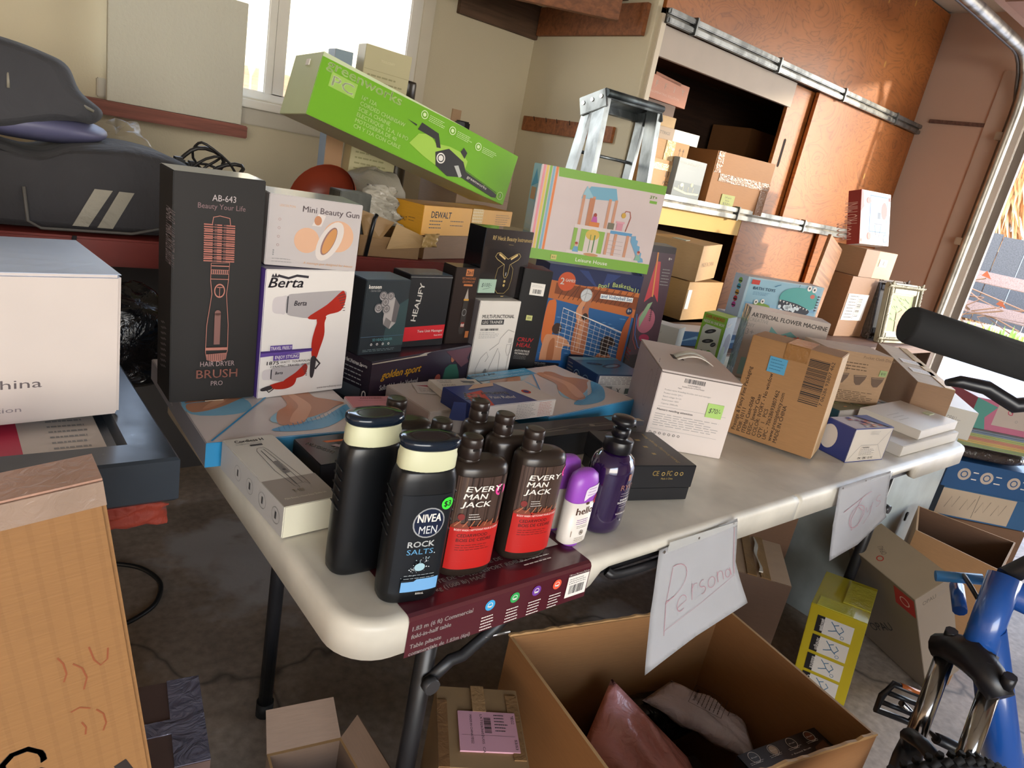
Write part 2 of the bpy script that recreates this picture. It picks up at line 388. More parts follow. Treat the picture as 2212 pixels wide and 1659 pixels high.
for a in ((.3, -3.5, 0, XR, -3.4, ZC), (-3.1, -3.5, 0, .3, -3.4, .25), (-3.1, -3.5, 2.25, .3, -3.4, ZC)): m.box(*a, CW)  # opening added in the unseen wall behind the camera to let light in
struct(m.build('wall_front'))
m = MB(); m.box(1.765, 1.43, 0, 1.79, YW - .001, ZC - .001, CW); struct(m.build('wall_partition'))
# window: frame, mullion, panes, sill
m = MB(); FR = M('d9d6cc', .4)
m.box(1.135, YW - .03, 1.255, 1.165, YW + .07, 2.12, FR, .004); m.box(1.165, YW - .02, 1.255, 1.19, YW + .08, 2.12, FR, .003)
m.box(.17, YW, 1.255, 1.14, YW + .07, 1.285, FR, .004); m.box(.17, YW, 2.09, 1.14, YW + .07, 2.12, FR, .004); m.box(.17, YW, 1.26, .20, YW + .07, 2.12, FR, .004)
w1 = struct(m.build('window_1'))
m = MB(); m.box(.615, YW - .01, 1.28, .645, YW + .05, 2.1, FR, .004).box(.645, YW + .0, 1.28, .69, YW + .06, 2.1, FR, .004); m.build('mullion', w1)
m = MB(); g_ = M('f4f8f8', .0, 'glass', al=.12); m.box(.20, YW + .03, 1.28, .62, YW + .034, 2.09, g_); m.build('pane', w1)
m = MB(); m.box(.66, YW + .04, 1.28, 1.14, YW + .044, 2.09, g_); m.build('pane', w1)
m = MB(); m.box(.16, YW - .05, 1.225, 1.24, YW + .0, 1.253, FR, .004).box(.11, YW - .018, 1.17, 1.235, YW, 1.225, M('b9b3a4', .6), .003); struct(m.build('trim_1'))
m = MB(); m.box(1.19, YW - .02, 1.25, 1.245, YW, 2.2, M('cfc8b5', .6), .003); struct(m.build('trim_2'))
# board blocking the left part of the window
b = Box('window_board', 'pale textured board standing in front of the left part of the window', 'board', (.125, YW - .09, 1.166), (0, 0, 0), (.395, .02, .37), M('c3c1b2', .7, 'stipple')); b.done()
m = MB(); m.box(.06, YW - .13, 1.125, .53, YW - .0, 1.165, M('8a5346', .7, 'wood'), .003); tag(m.build('wooden_ledge'), 'thin reddish wooden ledge under the pale window board', 'ledge')
# wall shelf on cleats beside the window
RW = M('8e5733', .6, 'wood'); s_ = empty('wall_shelf', (1.3, 1.5, 1.73))
tag(s_, 'rough brown wooden shelf high on the wall beside the window', 'shelf')
m = MB(); m.box(1.35, YW - .022, 1.73, 1.764, YW - .001, 1.86, M('5e4634', .7, 'wood'), .002); o = m.build('cleat', s_); o.matrix_parent_inverse = s_.matrix_basis.inverted()
m = MB(); m.box(1.744, 1.46, 1.745, 1.764, YW - .03, 1.855, RW, .002)
o = m.build('cleat', s_); o.matrix_parent_inverse = s_.matrix_basis.inverted()
m = MB(); m.prism([(1.15, 2.07), (1.15, 1.93), (1.69, 1.50), (1.742, 1.56), (1.742, 2.07)], .018, M('6d4c34', .7, 'wood'), z0=1.862); o = m.build('shelf_board', s_); o.matrix_parent_inverse = s_.matrix_basis.inverted()
m = MB(); mt_ = Matrix.Translation((1.12, 1.95, 1.775)) @ Matrix.Rotation(R(-38.5), 4, 'Z'); m.box(0, 0, 0, .70, .035, .085, RW, .002, mt_); o = m.build('front_board', s_); o.matrix_parent_inverse = s_.matrix_basis.inverted()
m = MB(); m.box(1.52, 1.66, 1.8815, 1.66, 1.76, 1.91, M('2c5a48', .5), .003); tag(m.build('green_box'), 'flat dark green box lying on the high wall shelf', 'box')
m = MB(); m.box(1.750, 1.50, 1.36, 1.7645, 2.06, 1.42, M('90552c', .6, 'wood'), .002)
for y_ in (1.62, 1.75, 1.83, 1.9, 1.98): m.tube([(1.75, y_, 1.405), (1.735, y_ - .01, 1.42)], .0015, DK, 5)
tag(m.build('nail_board'), 'brown wooden board with bent nails fixed to the wall behind the ladder', 'board')
# outlet with plug
b = Box('wall_outlet', 'beige wall outlet plate on the wall right of the window', 'outlet', (1.40, YW - .008, 1.33), (0, 0, 0), (.045, .008, .05), M('b99b7c', .5)); b.done()
m = MB(); m.box(0, 0, 0, .06, .035, .035, BK, .006).box(-.008, -.012, .006, .024, .02, .03, M('585b63', .4), .003)
m.tube([(.055, .01, .01), (.07, .0, -.02), (.085, .01, -.05), (.09, .03, -.12), (.1, .035, -.25)], .003, BK, 6)
tag(m.build('power_adapter', None, (1.415, YW - .045, 1.305)), 'black power adapter with a cable plugged into the wall outlet', 'adapter')
# ------------------------------------------------------------------ built-in cabinet
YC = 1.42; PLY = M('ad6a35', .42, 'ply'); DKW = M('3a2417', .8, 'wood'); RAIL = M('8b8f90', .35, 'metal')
cab = empty('storage_cabinet', (1.79, YC, 0)); tag(cab, 'full-height plywood storage cabinet with sliding doors and metal rails', 'cabinet')
def cp(m, name, label=None):
    o = m.build(name, cab); o.location = (-1.79, -YC, 0)
    if label: o['label'] = label
    return o
m = MB()
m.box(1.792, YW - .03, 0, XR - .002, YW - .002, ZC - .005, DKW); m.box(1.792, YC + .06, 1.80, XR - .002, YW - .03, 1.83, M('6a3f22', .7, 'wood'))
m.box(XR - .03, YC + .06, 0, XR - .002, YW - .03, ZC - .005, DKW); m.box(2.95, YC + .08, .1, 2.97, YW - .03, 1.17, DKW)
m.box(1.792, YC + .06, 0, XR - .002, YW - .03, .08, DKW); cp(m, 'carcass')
m = MB(); m.box(1.792, YC - .0, 1.172, XR - .03, YW - .03, 1.197, M('b69a6a', .8, 'wood')); cp(m, 'counter_shelf', 'pale sawdust-coloured shelf board')
m = MB(); m.box(1.80, YC + .012, 1.695, 2.79, YC + .03, 1.80, M('b3a79a', .6)); cp(m, 'header_board', 'white painted header board')
m = MB(); m.box(1.80, YC + .012, 1.09, 2.66, YC + .03, 1.166, M('c9a55b', .6)); cp(m, 'lower_header_board', 'yellowish header board under the shelf')
m = MB(); m.box(1.786, YC - .006, 0, 1.815, YC + .012, 1.83, M('d8cdb8', .6), .002); cp(m, 'side_post', 'pale painted corner post')
def rail(z, name):
    m = MB()
    for dz in (0, .03):
        m.box(1.80, YC - .028, z + dz, XR - .015, YC - .012 + dz * .3, z + dz + .02, RAIL, .003)
    m.box(1.80, YC - .014, z, XR - .015, YC - .004, z + .05, M('6c6a64', .5, 'metal'))
    for x_ in (1.95, 2.55, 3.15, 3.75): m.box(x_, YC - .034, z - .006, x_ + .012, YC - .006, z + .056, RAIL, .002)
    cp(m, name)
rail(1.80, 'rail'); rail(1.165, 'rail')
def pdoor(x0, x1, y, z0, z1, slot=None, seed=0, holes=()):
    m = MB(); m.box(x0, y, z0, x1, y + .018, z1, PLY, .001)
    a = Art(m, x1 - x0, z1 - z0, frame((x0, y, z0), (1, 0, 0), (0, 0, 1), (0, -1, 0)))
    for (u, v) in holes: a.ell(u, v, .007 / (x1 - x0), .016 / (x1 - x0), M('c99a4c', .6))
    if slot: a.poly([(slot[0] + .011 / (x1 - x0) * math.cos(t) , slot[1] + (.055 if math.sin(t) > 0 else -.055) / (z1 - z0) + .011 / (z1 - z0) * math.sin(t)) for t in [i * math.pi / 8 for i in range(16)]], M('1a0f0a', .9))
    return cp(m, 'sliding_door')
pdoor(1.80, 2.985, YC + .002, 1.852, ZC - .01)
pdoor(2.97, XR - .008, YC + .03, 1.852, ZC - .01, holes=((.38, .8), (.52, .35), (.62, .9)))
pdoor(2.80, 3.30, YC + .034, 1.20, 1.80, slot=(.12, .50))
pdoor(2.985, XR - .008, YC + .004, 1.212, 1.80, slot=None, holes=((.62, .5),))
pdoor(2.69, 3.42, YC + .03, .08, 1.166)
pdoor(3.40, XR - .008, YC + .004, .08, 1.166)
m = MB(); m.box(2.90, YC + .006, 1.87, 2.94, YC + .012, 1.9, M('c99a4c')); m.bm.free()
# right wall extras
m = MB(); m.box(XR - .012, 1.02, 1.868, XR - .001, 1.37, 1.888, M('6b5148', .7, 'wood'), .002); tag(m.build('wooden_strip'), 'thin brown wooden strip on the wall beside the garage door', 'strip')
m = MB(); m.box(XR - .02, .94, 0, XR + .12, 1.08, 2.15, M('b7a698', .6), .003); struct(m.build('trim_3'))
m = MB(); m.box(XR - .0, .90, 0, XR + .14, .945, 2.15, M('e8e2d6', .5), .003).box(XR + .02, .86, 0, XR + .05, .905, 2.15, M('8a8178', .5)); struct(m.build('trim_4'))
m = MB(); TR = M('a9a69c', .35, 'metal', m=.7)
pts = [(XR - .09, .93, z) for z in (0.05, .8, 1.5, 1.93)] + [(XR - .09 - .26 * (1 - math.cos(t)), .93, 1.93 + .26 * math.sin(t)) for t in [R(a) for a in (15, 30, 45, 60, 75, 90)]] + [(3.2, .93, 2.20), (1.4, .93, 2.215), (.4, .93, 2.22)]
m.tube(pts, .018, TR, 8, flat=1.4); m.tube([(p[0] + (.022 if i < 5 else 0), p[1] + .03, p[2] + (0 if i < 5 else -.01)) for i, p in enumerate(pts)], .009, M('4f4b47', .5), 6)
for z in (.6, 1.25, 1.8): m.box(XR - .1, .93, z, XR - .021, .985, z + .04, TR, .003)
tag(m.build('garage_door_track'), 'grey metal garage door track curving from the jamb up along the ceiling', 'track')
m = MB(); DP = M('b08f7e', .6)
for i in range(4):
    x0 = XR - .42 - i * .56; m.box(x0 - .54, -1.68, 2.235, x0, .90, 2.275, DP, .006)
    for j in range(4): m.box(x0 - .5, -1.6 + j * .63, 2.228, x0 - .04, -1.04 + j * .63, 2.236, M('a07f70', .6), .003)
tag(m.build('garage_door'), 'pinkish sectional garage door raised open under the ceiling', 'garage door')
# ------------------------------------------------------------------ outdoors
m = MB(); m.box(XR + .12, -14, -.12, 40, 30, -.02, M('c9a887', .9, 'ground')).box(-14, YW + .1, -.12, XR + .12, 30, -.02, M('c9a887', .9, 'ground')).box(-14, -20, -.12, XR + .12, -3.4, -.02, M('b0a08c', .9, 'ground'))
m.box(-14, -3.4, -.12, -3.1, YW + .1, -.02, M('b0a08c', .9, 'ground')); struct(m.build('ground'))
# ------------------------------------------------------------------ folding table
TZ = 0.74; TW = M('dcd6c8', .38, 'steel'); BLK = M('1b1b1e', .4, 'steel')
tab = empty('folding_table', (0.915, .38, 0)); tag(tab, 'long white plastic folding table with black metal legs', 'table')
def tp(m, name, label=None, parent=None):
    o = m.build(name, parent or tab)
    if not parent: o.location = (-.915, -.38, 0)
    if label: o['label'] = label
    return o
def half(x0, x1, left):
    r, D = .055, .76
    def zb(x, y):
        if 0.03 < y < D - .03: return .694
        q = x if x < .915 else 1.83 - x
        for a, b_, v in ((.36, .385, 0), (.385, .60, 1), (.60, .63, 2)):
            if a <= q <= b_: return {0: .694 + (q - a) / (b_ - a) * .03, 1: .724, 2: .724 - (q - a) / (b_ - a) * .03}[v]
        return .694
    def loop(i, z=None):
        P = []
        def arc(cx, cy, a0):
            for k in range(9): t = R(a0 + k * 11.25); P.append((cx + (r - i) * math.cos(t), cy + (r - i) * math.sin(t)))
        xs = [x0 + (x1 - x0) * k / 60 for k in range(1, 60)]
        if left:
            arc(x0 + r, r, 180); P.extend((x, i) for x in xs if x > x0 + r); P.append((x1 - .0007, i)); P.append((x1 - .0007, D - i)); P.extend((x, D - i) for x in reversed(xs) if x > x0 + r); arc(x0 + r, D - r, 90)
        else:
            P.append((x0 + .0007, i)); P.extend((x, i) for x in xs if x < x1 - r); arc(x1 - r, r, 270); arc(x1 - r, D - r, 0); P.extend((x, D - i) for x in reversed(xs) if x < x1 - r); P.append((x0 + .0007, D - i))
        return [(x, y, zb(x, y) if z is None else z) for x, y in P]
    m = MB(); m.loft([loop(.014, .7255), loop(.014), loop(0), loop(0, .731), loop(.0025, .7365), loop(.008, .7395), loop(.014, .74)], TW, cap=(True, True))
    for f in m.bm.faces:
        if len(f.verts) > 4: f.smooth = False
    return tp(m, 'tabletop_half')
half(0, .915, True); half(.915, 1.83, False)
for x_ in (.2, 1.69):
    for y_ in (.12, .635):
        m = MB(); m.tube([(x_, y_, .712), (x_, y_, .03)], .0145, BLK, 14); m.tube([(x_, y_, .035), (x_, y_, .0)], .018, M('101010', .7), 14); tp(m, 'leg')
    m = MB(); m.tube([(x_, .12, .64), (x_, .635, .64)], .011, BLK, 10).tube([(x_, .10, .708), (x_, .655, .708)], .012, BLK, 10); tp(m, 'crossbar')
    s_ = 1 if x_ < .9 else -1
    m = MB(); mm = [(x_ + s_ * q[0], .1, q[1]) for q in ((-.006, .522), (.03, .548), (.05, .548), (.105, .58), (.18, .65), (.22, .715))]
    m.tube(mm, .009, BLK, 8, flat=.5); m.tube([(x_ - .004, .086, .523), (x_ - .004, .1, .523)], .012, M('3a3a3c', .3, 'steel'), 10); m.tube([(x_ + s_ * .085, .098, .57), (x_ + s_ * .125, .09, .572)], .0022, M('bbbbbb', .3, m=.9), 6); tp(m, 'brace')
for y0, y1 in ((.014, .03), (.73, .746)):
    m = MB(); m.box(.10, y0, .70, .90, y1, .7255, BLK, .002).box(.93, y0, .70, 1.73, y1, .7255, BLK, .002); tp(m, 'side_rail')
m = MB(); m.tube(smooth([(.41, .012, .705), (.43, .004, .70), (.55, .004, .70), (.57, .012, .705)]), .007, BLK, 8); tp(m, 'carry_handle')
# maroon packing sleeve round the near end
SL = M('4c1722', .32, 'print', coat=.5)
m = MB(); X0, X1 = .072, .357
prof = [(.29, .7408), (.006, .7408), (.001, .7392), (-.0012, .735), (-.0012, .687)]
for (ya, za), (yb, zb_) in zip(prof, prof[1:]): m.face([(X0, ya, za), (X0, yb, zb_), (X1, yb, zb_), (X1, ya, za)], SL)
a = m.art(X1 - X0, .048, frame((X0, -.0013, .687), (1, 0, 0), (0, 0, 1), (0, -1, 0)))
a.text('1.83 m (6 ft) Commercial', .02, .72, .12, WH, al='l', bold=.012).text('fold-in-half table', .02, .50, .12, WH, al='l', bold=.012).text('Table pliante', .02, .22, .12, WH, al='l', bold=.012).text('commerciale de 1.83m (6pi)', .02, .02, .11, WH, al='l', bold=.012)
for u, c_ in ((.40, '3aa0d6'), (.535, '2fa052'), (.66, '6d3a96'), (.785, 'e0563a')):
    a.ell(u, .76, .026, .026, M(c_)); a.ring(u, .76, .014, WH, .2); a.rect(u - .01, .68, u + .01, .74, WH)
    a.lines(u - .035, u + .04, .42, .05, 5, WH, .4)
a.rect(.855, .18, .99, .86, WH).bars(.875, .28, .97, .56, BK, 20).lines(.865, .98, .76, .62, 3, INK).text('1.83 m x 76.2 cm x 76.2 cm', .92, .9, .05, WH, w=.13)
a = m.art(X1 - X0, .28, frame((X0, .006, .741), (1, 0, 0), (0, 1, 0), (0, 0, 1)))
a.rect(.045, .05 + .33, .30, .97, M('b59a85')).rect(.07, .42, .27, .93, M('6b5548')).rect(.09, .60, .25, .9, M('cfc4b8')).line([(.1, .45), (.24, .9)], .004, M('3a2d28')).rect(.30, .35, .95, .97, M('6a4a40'))
a.text('CAPACITE DE CHARGE', .10, .12, .025, WH, al='l', bold=.01).text('454 kg (1000 lb) MAX', .12, .075, .025, WH, al='l', bold=.01).text('POIGNEE DE', .40, .16, .025, WH, al='l', bold=.01).text('TRANSPORT ROBUSTE', .37, .11, .025, WH, al='l', bold=.01)
a.lines(.66, .84, .14, .08, 3, WH).rect(.70, .16, .94, .34, M('d9cfc4')).lines(.73, .92, .31, .18, 7, INK)
tp(m, 'packing_sleeve', 'maroon printed cardboard sleeve around the near edge')
# ------------------------------------------------------------------ bottles
def sup(a, b, z, n=3.0, N=40, dx=0, dy=0):
    P = []
    for i in range(N):
        t = 2 * math.pi * i / N; c, s = math.cos(t), math.sin(t)
        P.append((dx + a * math.copysign(abs(c) ** (2 / n), c), dy + b * math.copysign(abs(s) ** (2 / n), s), z))
    return P
def curved(a, b, n, W_, z0, tap=0.0, H_=1):
    def fr(x, y, e_):
        X = x - W_ / 2; k = 1 - tap * y / H_; aa, bb = a * k, b * k
        q = max(0.0, 1 - abs(X / aa) ** n) ** (1 / n); return Vector((X, -bb * q - e_ - .0004, z0 + y))
    return fr
def emptyp(name, loc, rz): return empty(name, loc, (0, 0, R(rz)))
def sticker(parent, fr, W_, u, v, r_, col, txt, H_=.1):
    m = MB(); a = Art(m, W_, H_, fr, .003); a.e0 = .0009; a.ell(u, v, r_, r_, M(col, .5)).text(txt, u, v - .055, .11, BK, bold=.014)
    o = m.build('price_sticker', parent); o['label'] = {'3ddb3a': 'round green price sticker', 'e8469a': 'round pink price sticker', 'd8222c': 'round red price sticker'}[col]
def nivea(label, x, y, rz, full):
    t = emptyp('shampoo_bottle', (x, y, TZ + .0008), rz); tag(t, label, 'bottle', None)
    B = M('0d0f12', .33); n_ = 3.2; a0, b0 = .036, .021
    m = MB(); m.loft([sup(a0 * .86, b0 * .86, 0, n_), sup(a0 * .96, b0 * .95, .003, n_), sup(a0 * .985, b0, .012, n_), sup(a0, b0, .06, n_), sup(a0, b0, .14, n_), sup(a0 * .97, b0 * .98, .152, n_), sup(a0 * .9, b0 * .93, .16, n_), sup(a0 * .86, b0 * .86, .164, n_)], B)
    for i in range(5):
        for s_ in (-1, 1): m.tube([(s_ * (a0 + .0004), -.010, .085 + i * .012), (s_ * (a0 + .0004), .010, .089 + i * .012)], .0009, B, 6)
    if full:
        Wd = .062; ar = m.art(Wd, .13, curved(a0, b0, n_, Wd, .012), .004)
        ar.rect(.04, .02, .98, .96, M('171b20', .3))
        ar.ell(.58, .70, .30, .30, M('c9ccce', .3, m=.6)).ell(.58, .70, .275, .275, M('0d1a36', .35))
        ar.text('NIVEA', .58, .71, .075, WH, w=.44, bold=.014).text('MEN', .58, .60, .075, M('d5d8da'), w=.34)
        ar.text('ROCK', .50, .475, .055, M('b9bcbd'), w=.50, bold=.014).text('SALTS', .50, .405, .05, M('5e9cc8'), w=.50)
        rd = random.Random(3)
        for i in range(70):
            g_ = rd.gauss(0, .09); h_ = rd.gauss(0, .035); u, v, q = .54 + g_, .30 + h_ + g_ * .35, .012 * rd.uniform(.4, 1.5)
            ar.poly([(u - q, v), (u, v + q * .5), (u + q * .8, v - q * .3)], M(rd.choice(('dfe8ec', '9fb9c4', 'ffffff'))))
        ar.ell(.52, .29, .10, .08, M('9fc3cf'))
        ar.rect(.22, .05, .93, .17, M('6fa6d8')).poly([(.22, .17), (.5, .17), (.45, .15), (.22, .15)], M('171b20', .3)).text('500mL', .6, .015, .018, WH, w=.16).lines(.25, .9, .21, .18, 2, M('9aa4aa'))
    m.build('bottle_body', t)
    m = MB(); C_ = M('cfd0ae', .45); k = 2.6
    m.loft([sup(.0315, .0185, .162, k), sup(.0325, .019, .164, k), sup(.0325, .019, .178, k), sup(.0315, .018, .181, k), sup(.0315, .018, .186, k), sup(.030, .0172, .188, k)], C_)
    m.build('cap_collar', t)['label'] = 'cream collar'
    m = MB(); K = M('16202e', .12); k = 2.4
    m.loft([sup(.031, .018, .186, k), sup(.0335, .0195, .188, k), sup(.0345, .020, .1925, k), sup(.034, .0197, .196, k), sup(.031, .0175, .1975, k), sup(.020, .011, .1965, k)], K); m.build('cap', t)
    if full: sticker(t, curved(a0, b0, n_, .062, .1), .062, .88, .42, .12, '3ddb3a', '$3', .06)
    return t
nivea('black shampoo bottle with round blue emblem and green sticker, nearest the table corner', .090, .042, -11, True)
nivea('black shampoo bottle behind and left of the one with the green sticker', .062, .113, -2, False)
def emj(label, x, y, rz, full, sticky=None):
    t = emptyp('body_wash_bottle', (x, y, TZ + .0008), rz); tag(t, label, 'bottle', 'brown body wash bottles grouped at the table corner')
    B = M('2a211c', .28); n_ = 2.5; a0, b0 = .0365, .022
    m = MB(); m.loft([sup(a0 * .88, b0 * .86, 0, n_), sup(a0 * .97, b0 * .96, .003, n_), sup(a0, b0, .01, n_), sup(a0, b0, .135, n_), sup(a0 * .98, b0 * .98, .143, n_), sup(a0 * .9, b0 * .88, .148, n_), sup(a0 * .72, b0 * .66, .151, n_), sup(a0 * .4, b0 * .4, .1525, n_)], B)
    m.loft([sup(.0145, .0125, .146, 2, 24, -.016), sup(.0135, .012, .153, 2, 24, -.016), sup(.011, .011, .156, 2, 24, -.016)], B)
    if full:
        Wd = .066; ar = m.art(Wd, .128, curved(a0, b0, n_, Wd, .008), .004)
        ar.rect(.0, .50, 1, 1.0, M('4a3831', .35)); rd = random.Random(int(x * 1000))
        for i in range(16): u = rd.uniform(0, .97); ar.rect(u, .5, u + rd.uniform(.005, .03), 1.0, M(rd.choice(('3a2b25', '5a463b', '66503f', '30231f')), .35))
        ar.rect(0, .04, 1, .5, M('b8201c', .38))
        pts = [(0, .48)] + [(i / 12, .50 + (.03 if i % 2 else .0) + .03 * math.sin(i)) for i in range(13)] + [(1, .48)]
        ar.poly(pts, M('7d3b28', .4))
        for i in range(7): ar.line([(.05 + i * .14, .5), (.14 + i * .13, .56)], .0012, M('b06a48'))
        ar.text('EVERY', .14, .86, .055, WH, w=.72, al='l', bold=.014, it=.12).text('MAN', .12, .785, .055, WH, w=.45, al='l', bold=.014, it=.12).text('JACK', .10, .705, .055, WH, w=.56, al='l', bold=.014, it=.12)
        ar.ell(.14, .60, .06, .065, M('7a1f1a')); ar.lines(.27, .52, .625, .575, 3, WH)
        ar.text('BODY WASH / NETTOYANT POUR LE CORPS', .5, .455, .02, WH, w=.88).text('CEDARWOOD', .12, .39, .034, M('4a0f0d'), w=.6, al='l', bold=.01).text('BOIS DE CEDRE', .12, .34, .034, M('4a0f0d'), w=.7, al='l', bold=.01)
        ar.lines(.12, .85, .30, .25, 3, M('5c1310')).lines(.12, .75, .13, .12, 1, WH, .02)
    m.build('bottle_body', t)
    m = MB(); K = M('2b211d', .3)
    m.lathe([(.0125, .1535), (.0132, .155), (.0132, .1665), (.0126, .1675), (.0126, .169), (.0132, .170), (.0128, .178), (.0118, .1796), (.006, .1790)], K, 28, (-.016, 0))
    m.box(-.020, -.0140, .1655, -.012, -.0120, .168, M('1a1412', .4), .0004); m.build('flip_cap', t)
    if sticky: sticker(t, curved(a0, b0, n_, .066, .1), .066, sticky[0], sticky[1], .115, 'e8469a', sticky[2], .06)
EX, EY = .008, .008
emj('brown body wash bottle with red lower label and pink $6 sticker, front row left', .180, .060, -9, True, (.84, .30, '$6'))
emj('brown body wash bottle with red lower label, front row right beside the purple deodorant', .277, .060, -9, True, (1.0, .42, '$6'))
emj('brown body wash bottle, directly behind the front left one with the pink sticker', .170, .110, -9, False)
emj('brown body wash bottle, directly behind the front right one', .268, .110, -9, False)
emj('brown body wash bottle, rearmost of the left file, its cap beside the pink box', .150, .185, -9, False)
emj('brown body wash bottle, rearmost of the right file', .262, .157, -9, False)
def hello(label, x, y, full):
    t = emptyp('deodorant_stick', (x, y, TZ + .0008), 4); tag(t, label, 'deodorant'); n_ = 2.6; a0, b0 = .0245, .0145
    m = MB(); m.loft([sup(a0 * .85, b0 * .85, .006, n_), sup(a0 * .97, b0 * .96, .008, n_), sup(a0, b0, .02, n_), sup(a0, b0, .071, n_)], M('e6e0d8', .35))
    if full:
        ar = m.art(.042, .062, curved(a0, b0, n_, .042, .008), .004); BR = M('4a2a1c')
        ar.text('hello', .5, .74, .17, BR, w=.78, bold=.01).ell(.52, 1.0, .09, .05, BR).lines(.2, .85, .60, .50, 3, M('8b4aa8')).lines(.25, .8, .44, .40, 2, BR)
        ar.ring(.52, .27, .09, M('6e6258'), .25).ell(.52, .27, .045, .04, M('6e6258')).lines(.25, .8, .14, .05, 3, M('9a8a7a')).rect(.08, .2, .1, .34, M('9a8a7a'))
    m.build('stick_body', t)
    m = MB(); PU = M('9a4fc0', .35); m.loft([sup(a0 * 1.0, b0 * 1.0, .071, n_), sup(a0 * 1.03, b0 * 1.03, .073, n_), sup(a0 * 1.02, b0 * 1.02, .098, 2.3), sup(a0 * .9, b0 * .9, .108, 2.2), sup(a0 * .6, b0 * .6, .1135, 2), sup(a0 * .2, b0 * .2, .1148, 2)], PU)
    if full:
        ar = m.art(.042, .03, curved(a0 * 1.03, b0 * 1.03, 2.6, .042, .073), .004); ar.poly([(.28, .18), (.3, .6), (.4, .72), (.95, .8), (.98, .35), (.5, .2), (.3, .05)], M('e3d9e6')); ar.lines(.4, .92, .62, .32, 3, M('9a6ab0'))
    m.build('cap', t)['label'] = 'purple rounded cap'
    m = MB(); m.lathe([(.012, 0), (.013, .001), (.013, .006)], M('8a48b0', .4), 20, sy=.8); m.build('dial', t)['label'] = 'purple turning dial'
    if full: sticker(t, curved(a0, b0, n_, .042, .04), .042, .95, .55, .15, 'd8222c', '$5', .06)
hello('white deodorant stick with purple cap and red price sticker, in front', .360, .050, True)
hello('deodorant stick with purple cap, half hidden behind the front one', .366, .092, False)
t = emptyp('pump_bottle', (.440, .072, TZ + .0008), 5); tag(t, 'dark purple shampoo bottle with black pump on the table edge', 'bottle')
a0, b0 = .0365, .031; m = MB(); PR = M('24103a', .12, coat=1.0)
m.loft([sup(a0 * .80, b0 * .8, 0, 2.1), sup(a0 * .92, b0 * .92, .004, 2.1), sup(a0 * .98, b0 * .98, .012, 2.1), sup(a0, b0, .03, 2.1), sup(a0, b0, .095, 2.1), sup(a0 * .97, b0 * .97, .104, 2.1), sup(a0 * .84, b0 * .84, .115, 2.1), sup(a0 * .62, b0 * .64, .121, 2), sup(a0 * .45, b0 * .5, .123, 2)], PR)
ar = m.art(.05, .1, curved(a0, b0, 2.1, .05, .008), .003); PK = M('b4806f', .3, m=.4)
ar.rect(.52, .80, .66, .90, PK).text('RYO', .58, .66, .085, PK, w=.56).lines(.36, .86, .60, .56, 2, M('a8a0a4')).text('SHAMPOO', .60, .49, .03, WH, w=.46, bold=.01).text('SHAMPOOING', .58, .445, .03, WH, w=.56, bold=.01).lines(.4, .8, .42, .38, 2, M('a8a0a4')).rect(.36, .30, .8, .302, PK).text('DAMAGED HAIR', .57, .27, .022, WH, w=.5).rect(.56, .15, .62, .18, M('a8a0a4'))
m.build('bottle_body', t)
m = MB(); m.lathe([(.0205, .1235), (.0215, .125), (.0215, .141), (.0205, .1425), (.012, .143), (.011, .147), (.0135, .148), (.0135, .158), (.0115, .1595), (.0075, .160), (.0075, .164)], M('121116', .3), 28); m.build('pump_collar', t)
m = MB(); m.lathe([(.0075, .164), (.016, .165), (.018, .169), (.017, .1745), (.011, .1765), (.003, .177)], M('121116', .3), 24); m.loft([[(x_, s_ * .0055, z_ - x_ * .16) for s_, z_ in ((-1, .165), (1, .165), (1, .1725), (-1, .1725))] for x_ in (.010, .028, .044)], M('121116', .3), smooth=False); m.build('pump_nozzle', t)
# ------------------------------------------------------------------ boxes on the table
T0 = TZ + .0006
GD = M('b39a5c', .35, m=.3); RD = M('c4202a', .45); BL = M('2b8fc4', .4); SK = M('c98d68', .5); SK2 = M('a9694a', .5); COP = M('b5786a', .45, m=.2); PUR = M('5a4190', .5)
def legs_art(a, k=1.0):
    """the foot-scrub picture: bare legs on a blue bristle mat, a diagonal blue line"""
    P = lambda *q: [(u, v * k) for u, v in q]
    a.rect(.01, .02, .99, .98, M('cfc6c2', .3)); a.poly(P((.02, .60), (.55, .98), (.02, .98)), M('b9cdd6', .3))
    a.soft(P((.02, .58), (.25, .52), (.38, .66), (.34, .92), (.04, .93)), M('7fb4cf', .3)); a.soft(P((.03, .62), (.16, .66), (.30, .80), (.42, .97), (.28, .98), (.16, .84), (.03, .80)), M('c08a6c', .3)); a.poly(P((.02, .82), (.2, .86), (.3, .97), (.1, .97)), M('b07a5c', .3))
    a.soft(P((.38, .14), (.5, .08), (.72, .12), (.96, .40), (.98, .58), (.88, .48), (.72, .30), (.5, .22)), M('5aa3cc', .3)); a.soft(P((.42, .30), (.6, .24), (.78, .42), (.94, .62), (.9, .72), (.7, .60), (.5, .50)), M('8fc0d8', .3))
    a.soft(P((.45, .24), (.58, .22), (.68, .40), (.80, .58), (.72, .96), (.62, .96), (.60, .66), (.50, .50)), M('c18b6e', .3)); a.soft(P((.62, .34), (.78, .42), (.9, .56), (.97, .62), (.9, .72), (.82, .8), (.8, .97), (.70, .97), (.7, .66)), M('b67f62', .3))
    a.soft(P((.52, .26), (.60, .26), (.68, .42), (.74, .62), (.70, .90), (.66, .9), (.66, .62), (.58, .44)), M('d6a284', .3)); a.soft(P((.10, .66), (.2, .74), (.30, .9), (.24, .9), (.14, .76)), M('d09a7a', .3))
    for i in range(16): a.line(P((.42 + i * .033, .10 + i * .018), (.43 + i * .033, .18 + i * .02)), .0012, M('3f86b8', .3))
    a.line(P((.03, .02), (.58, .98)), .003, BL)
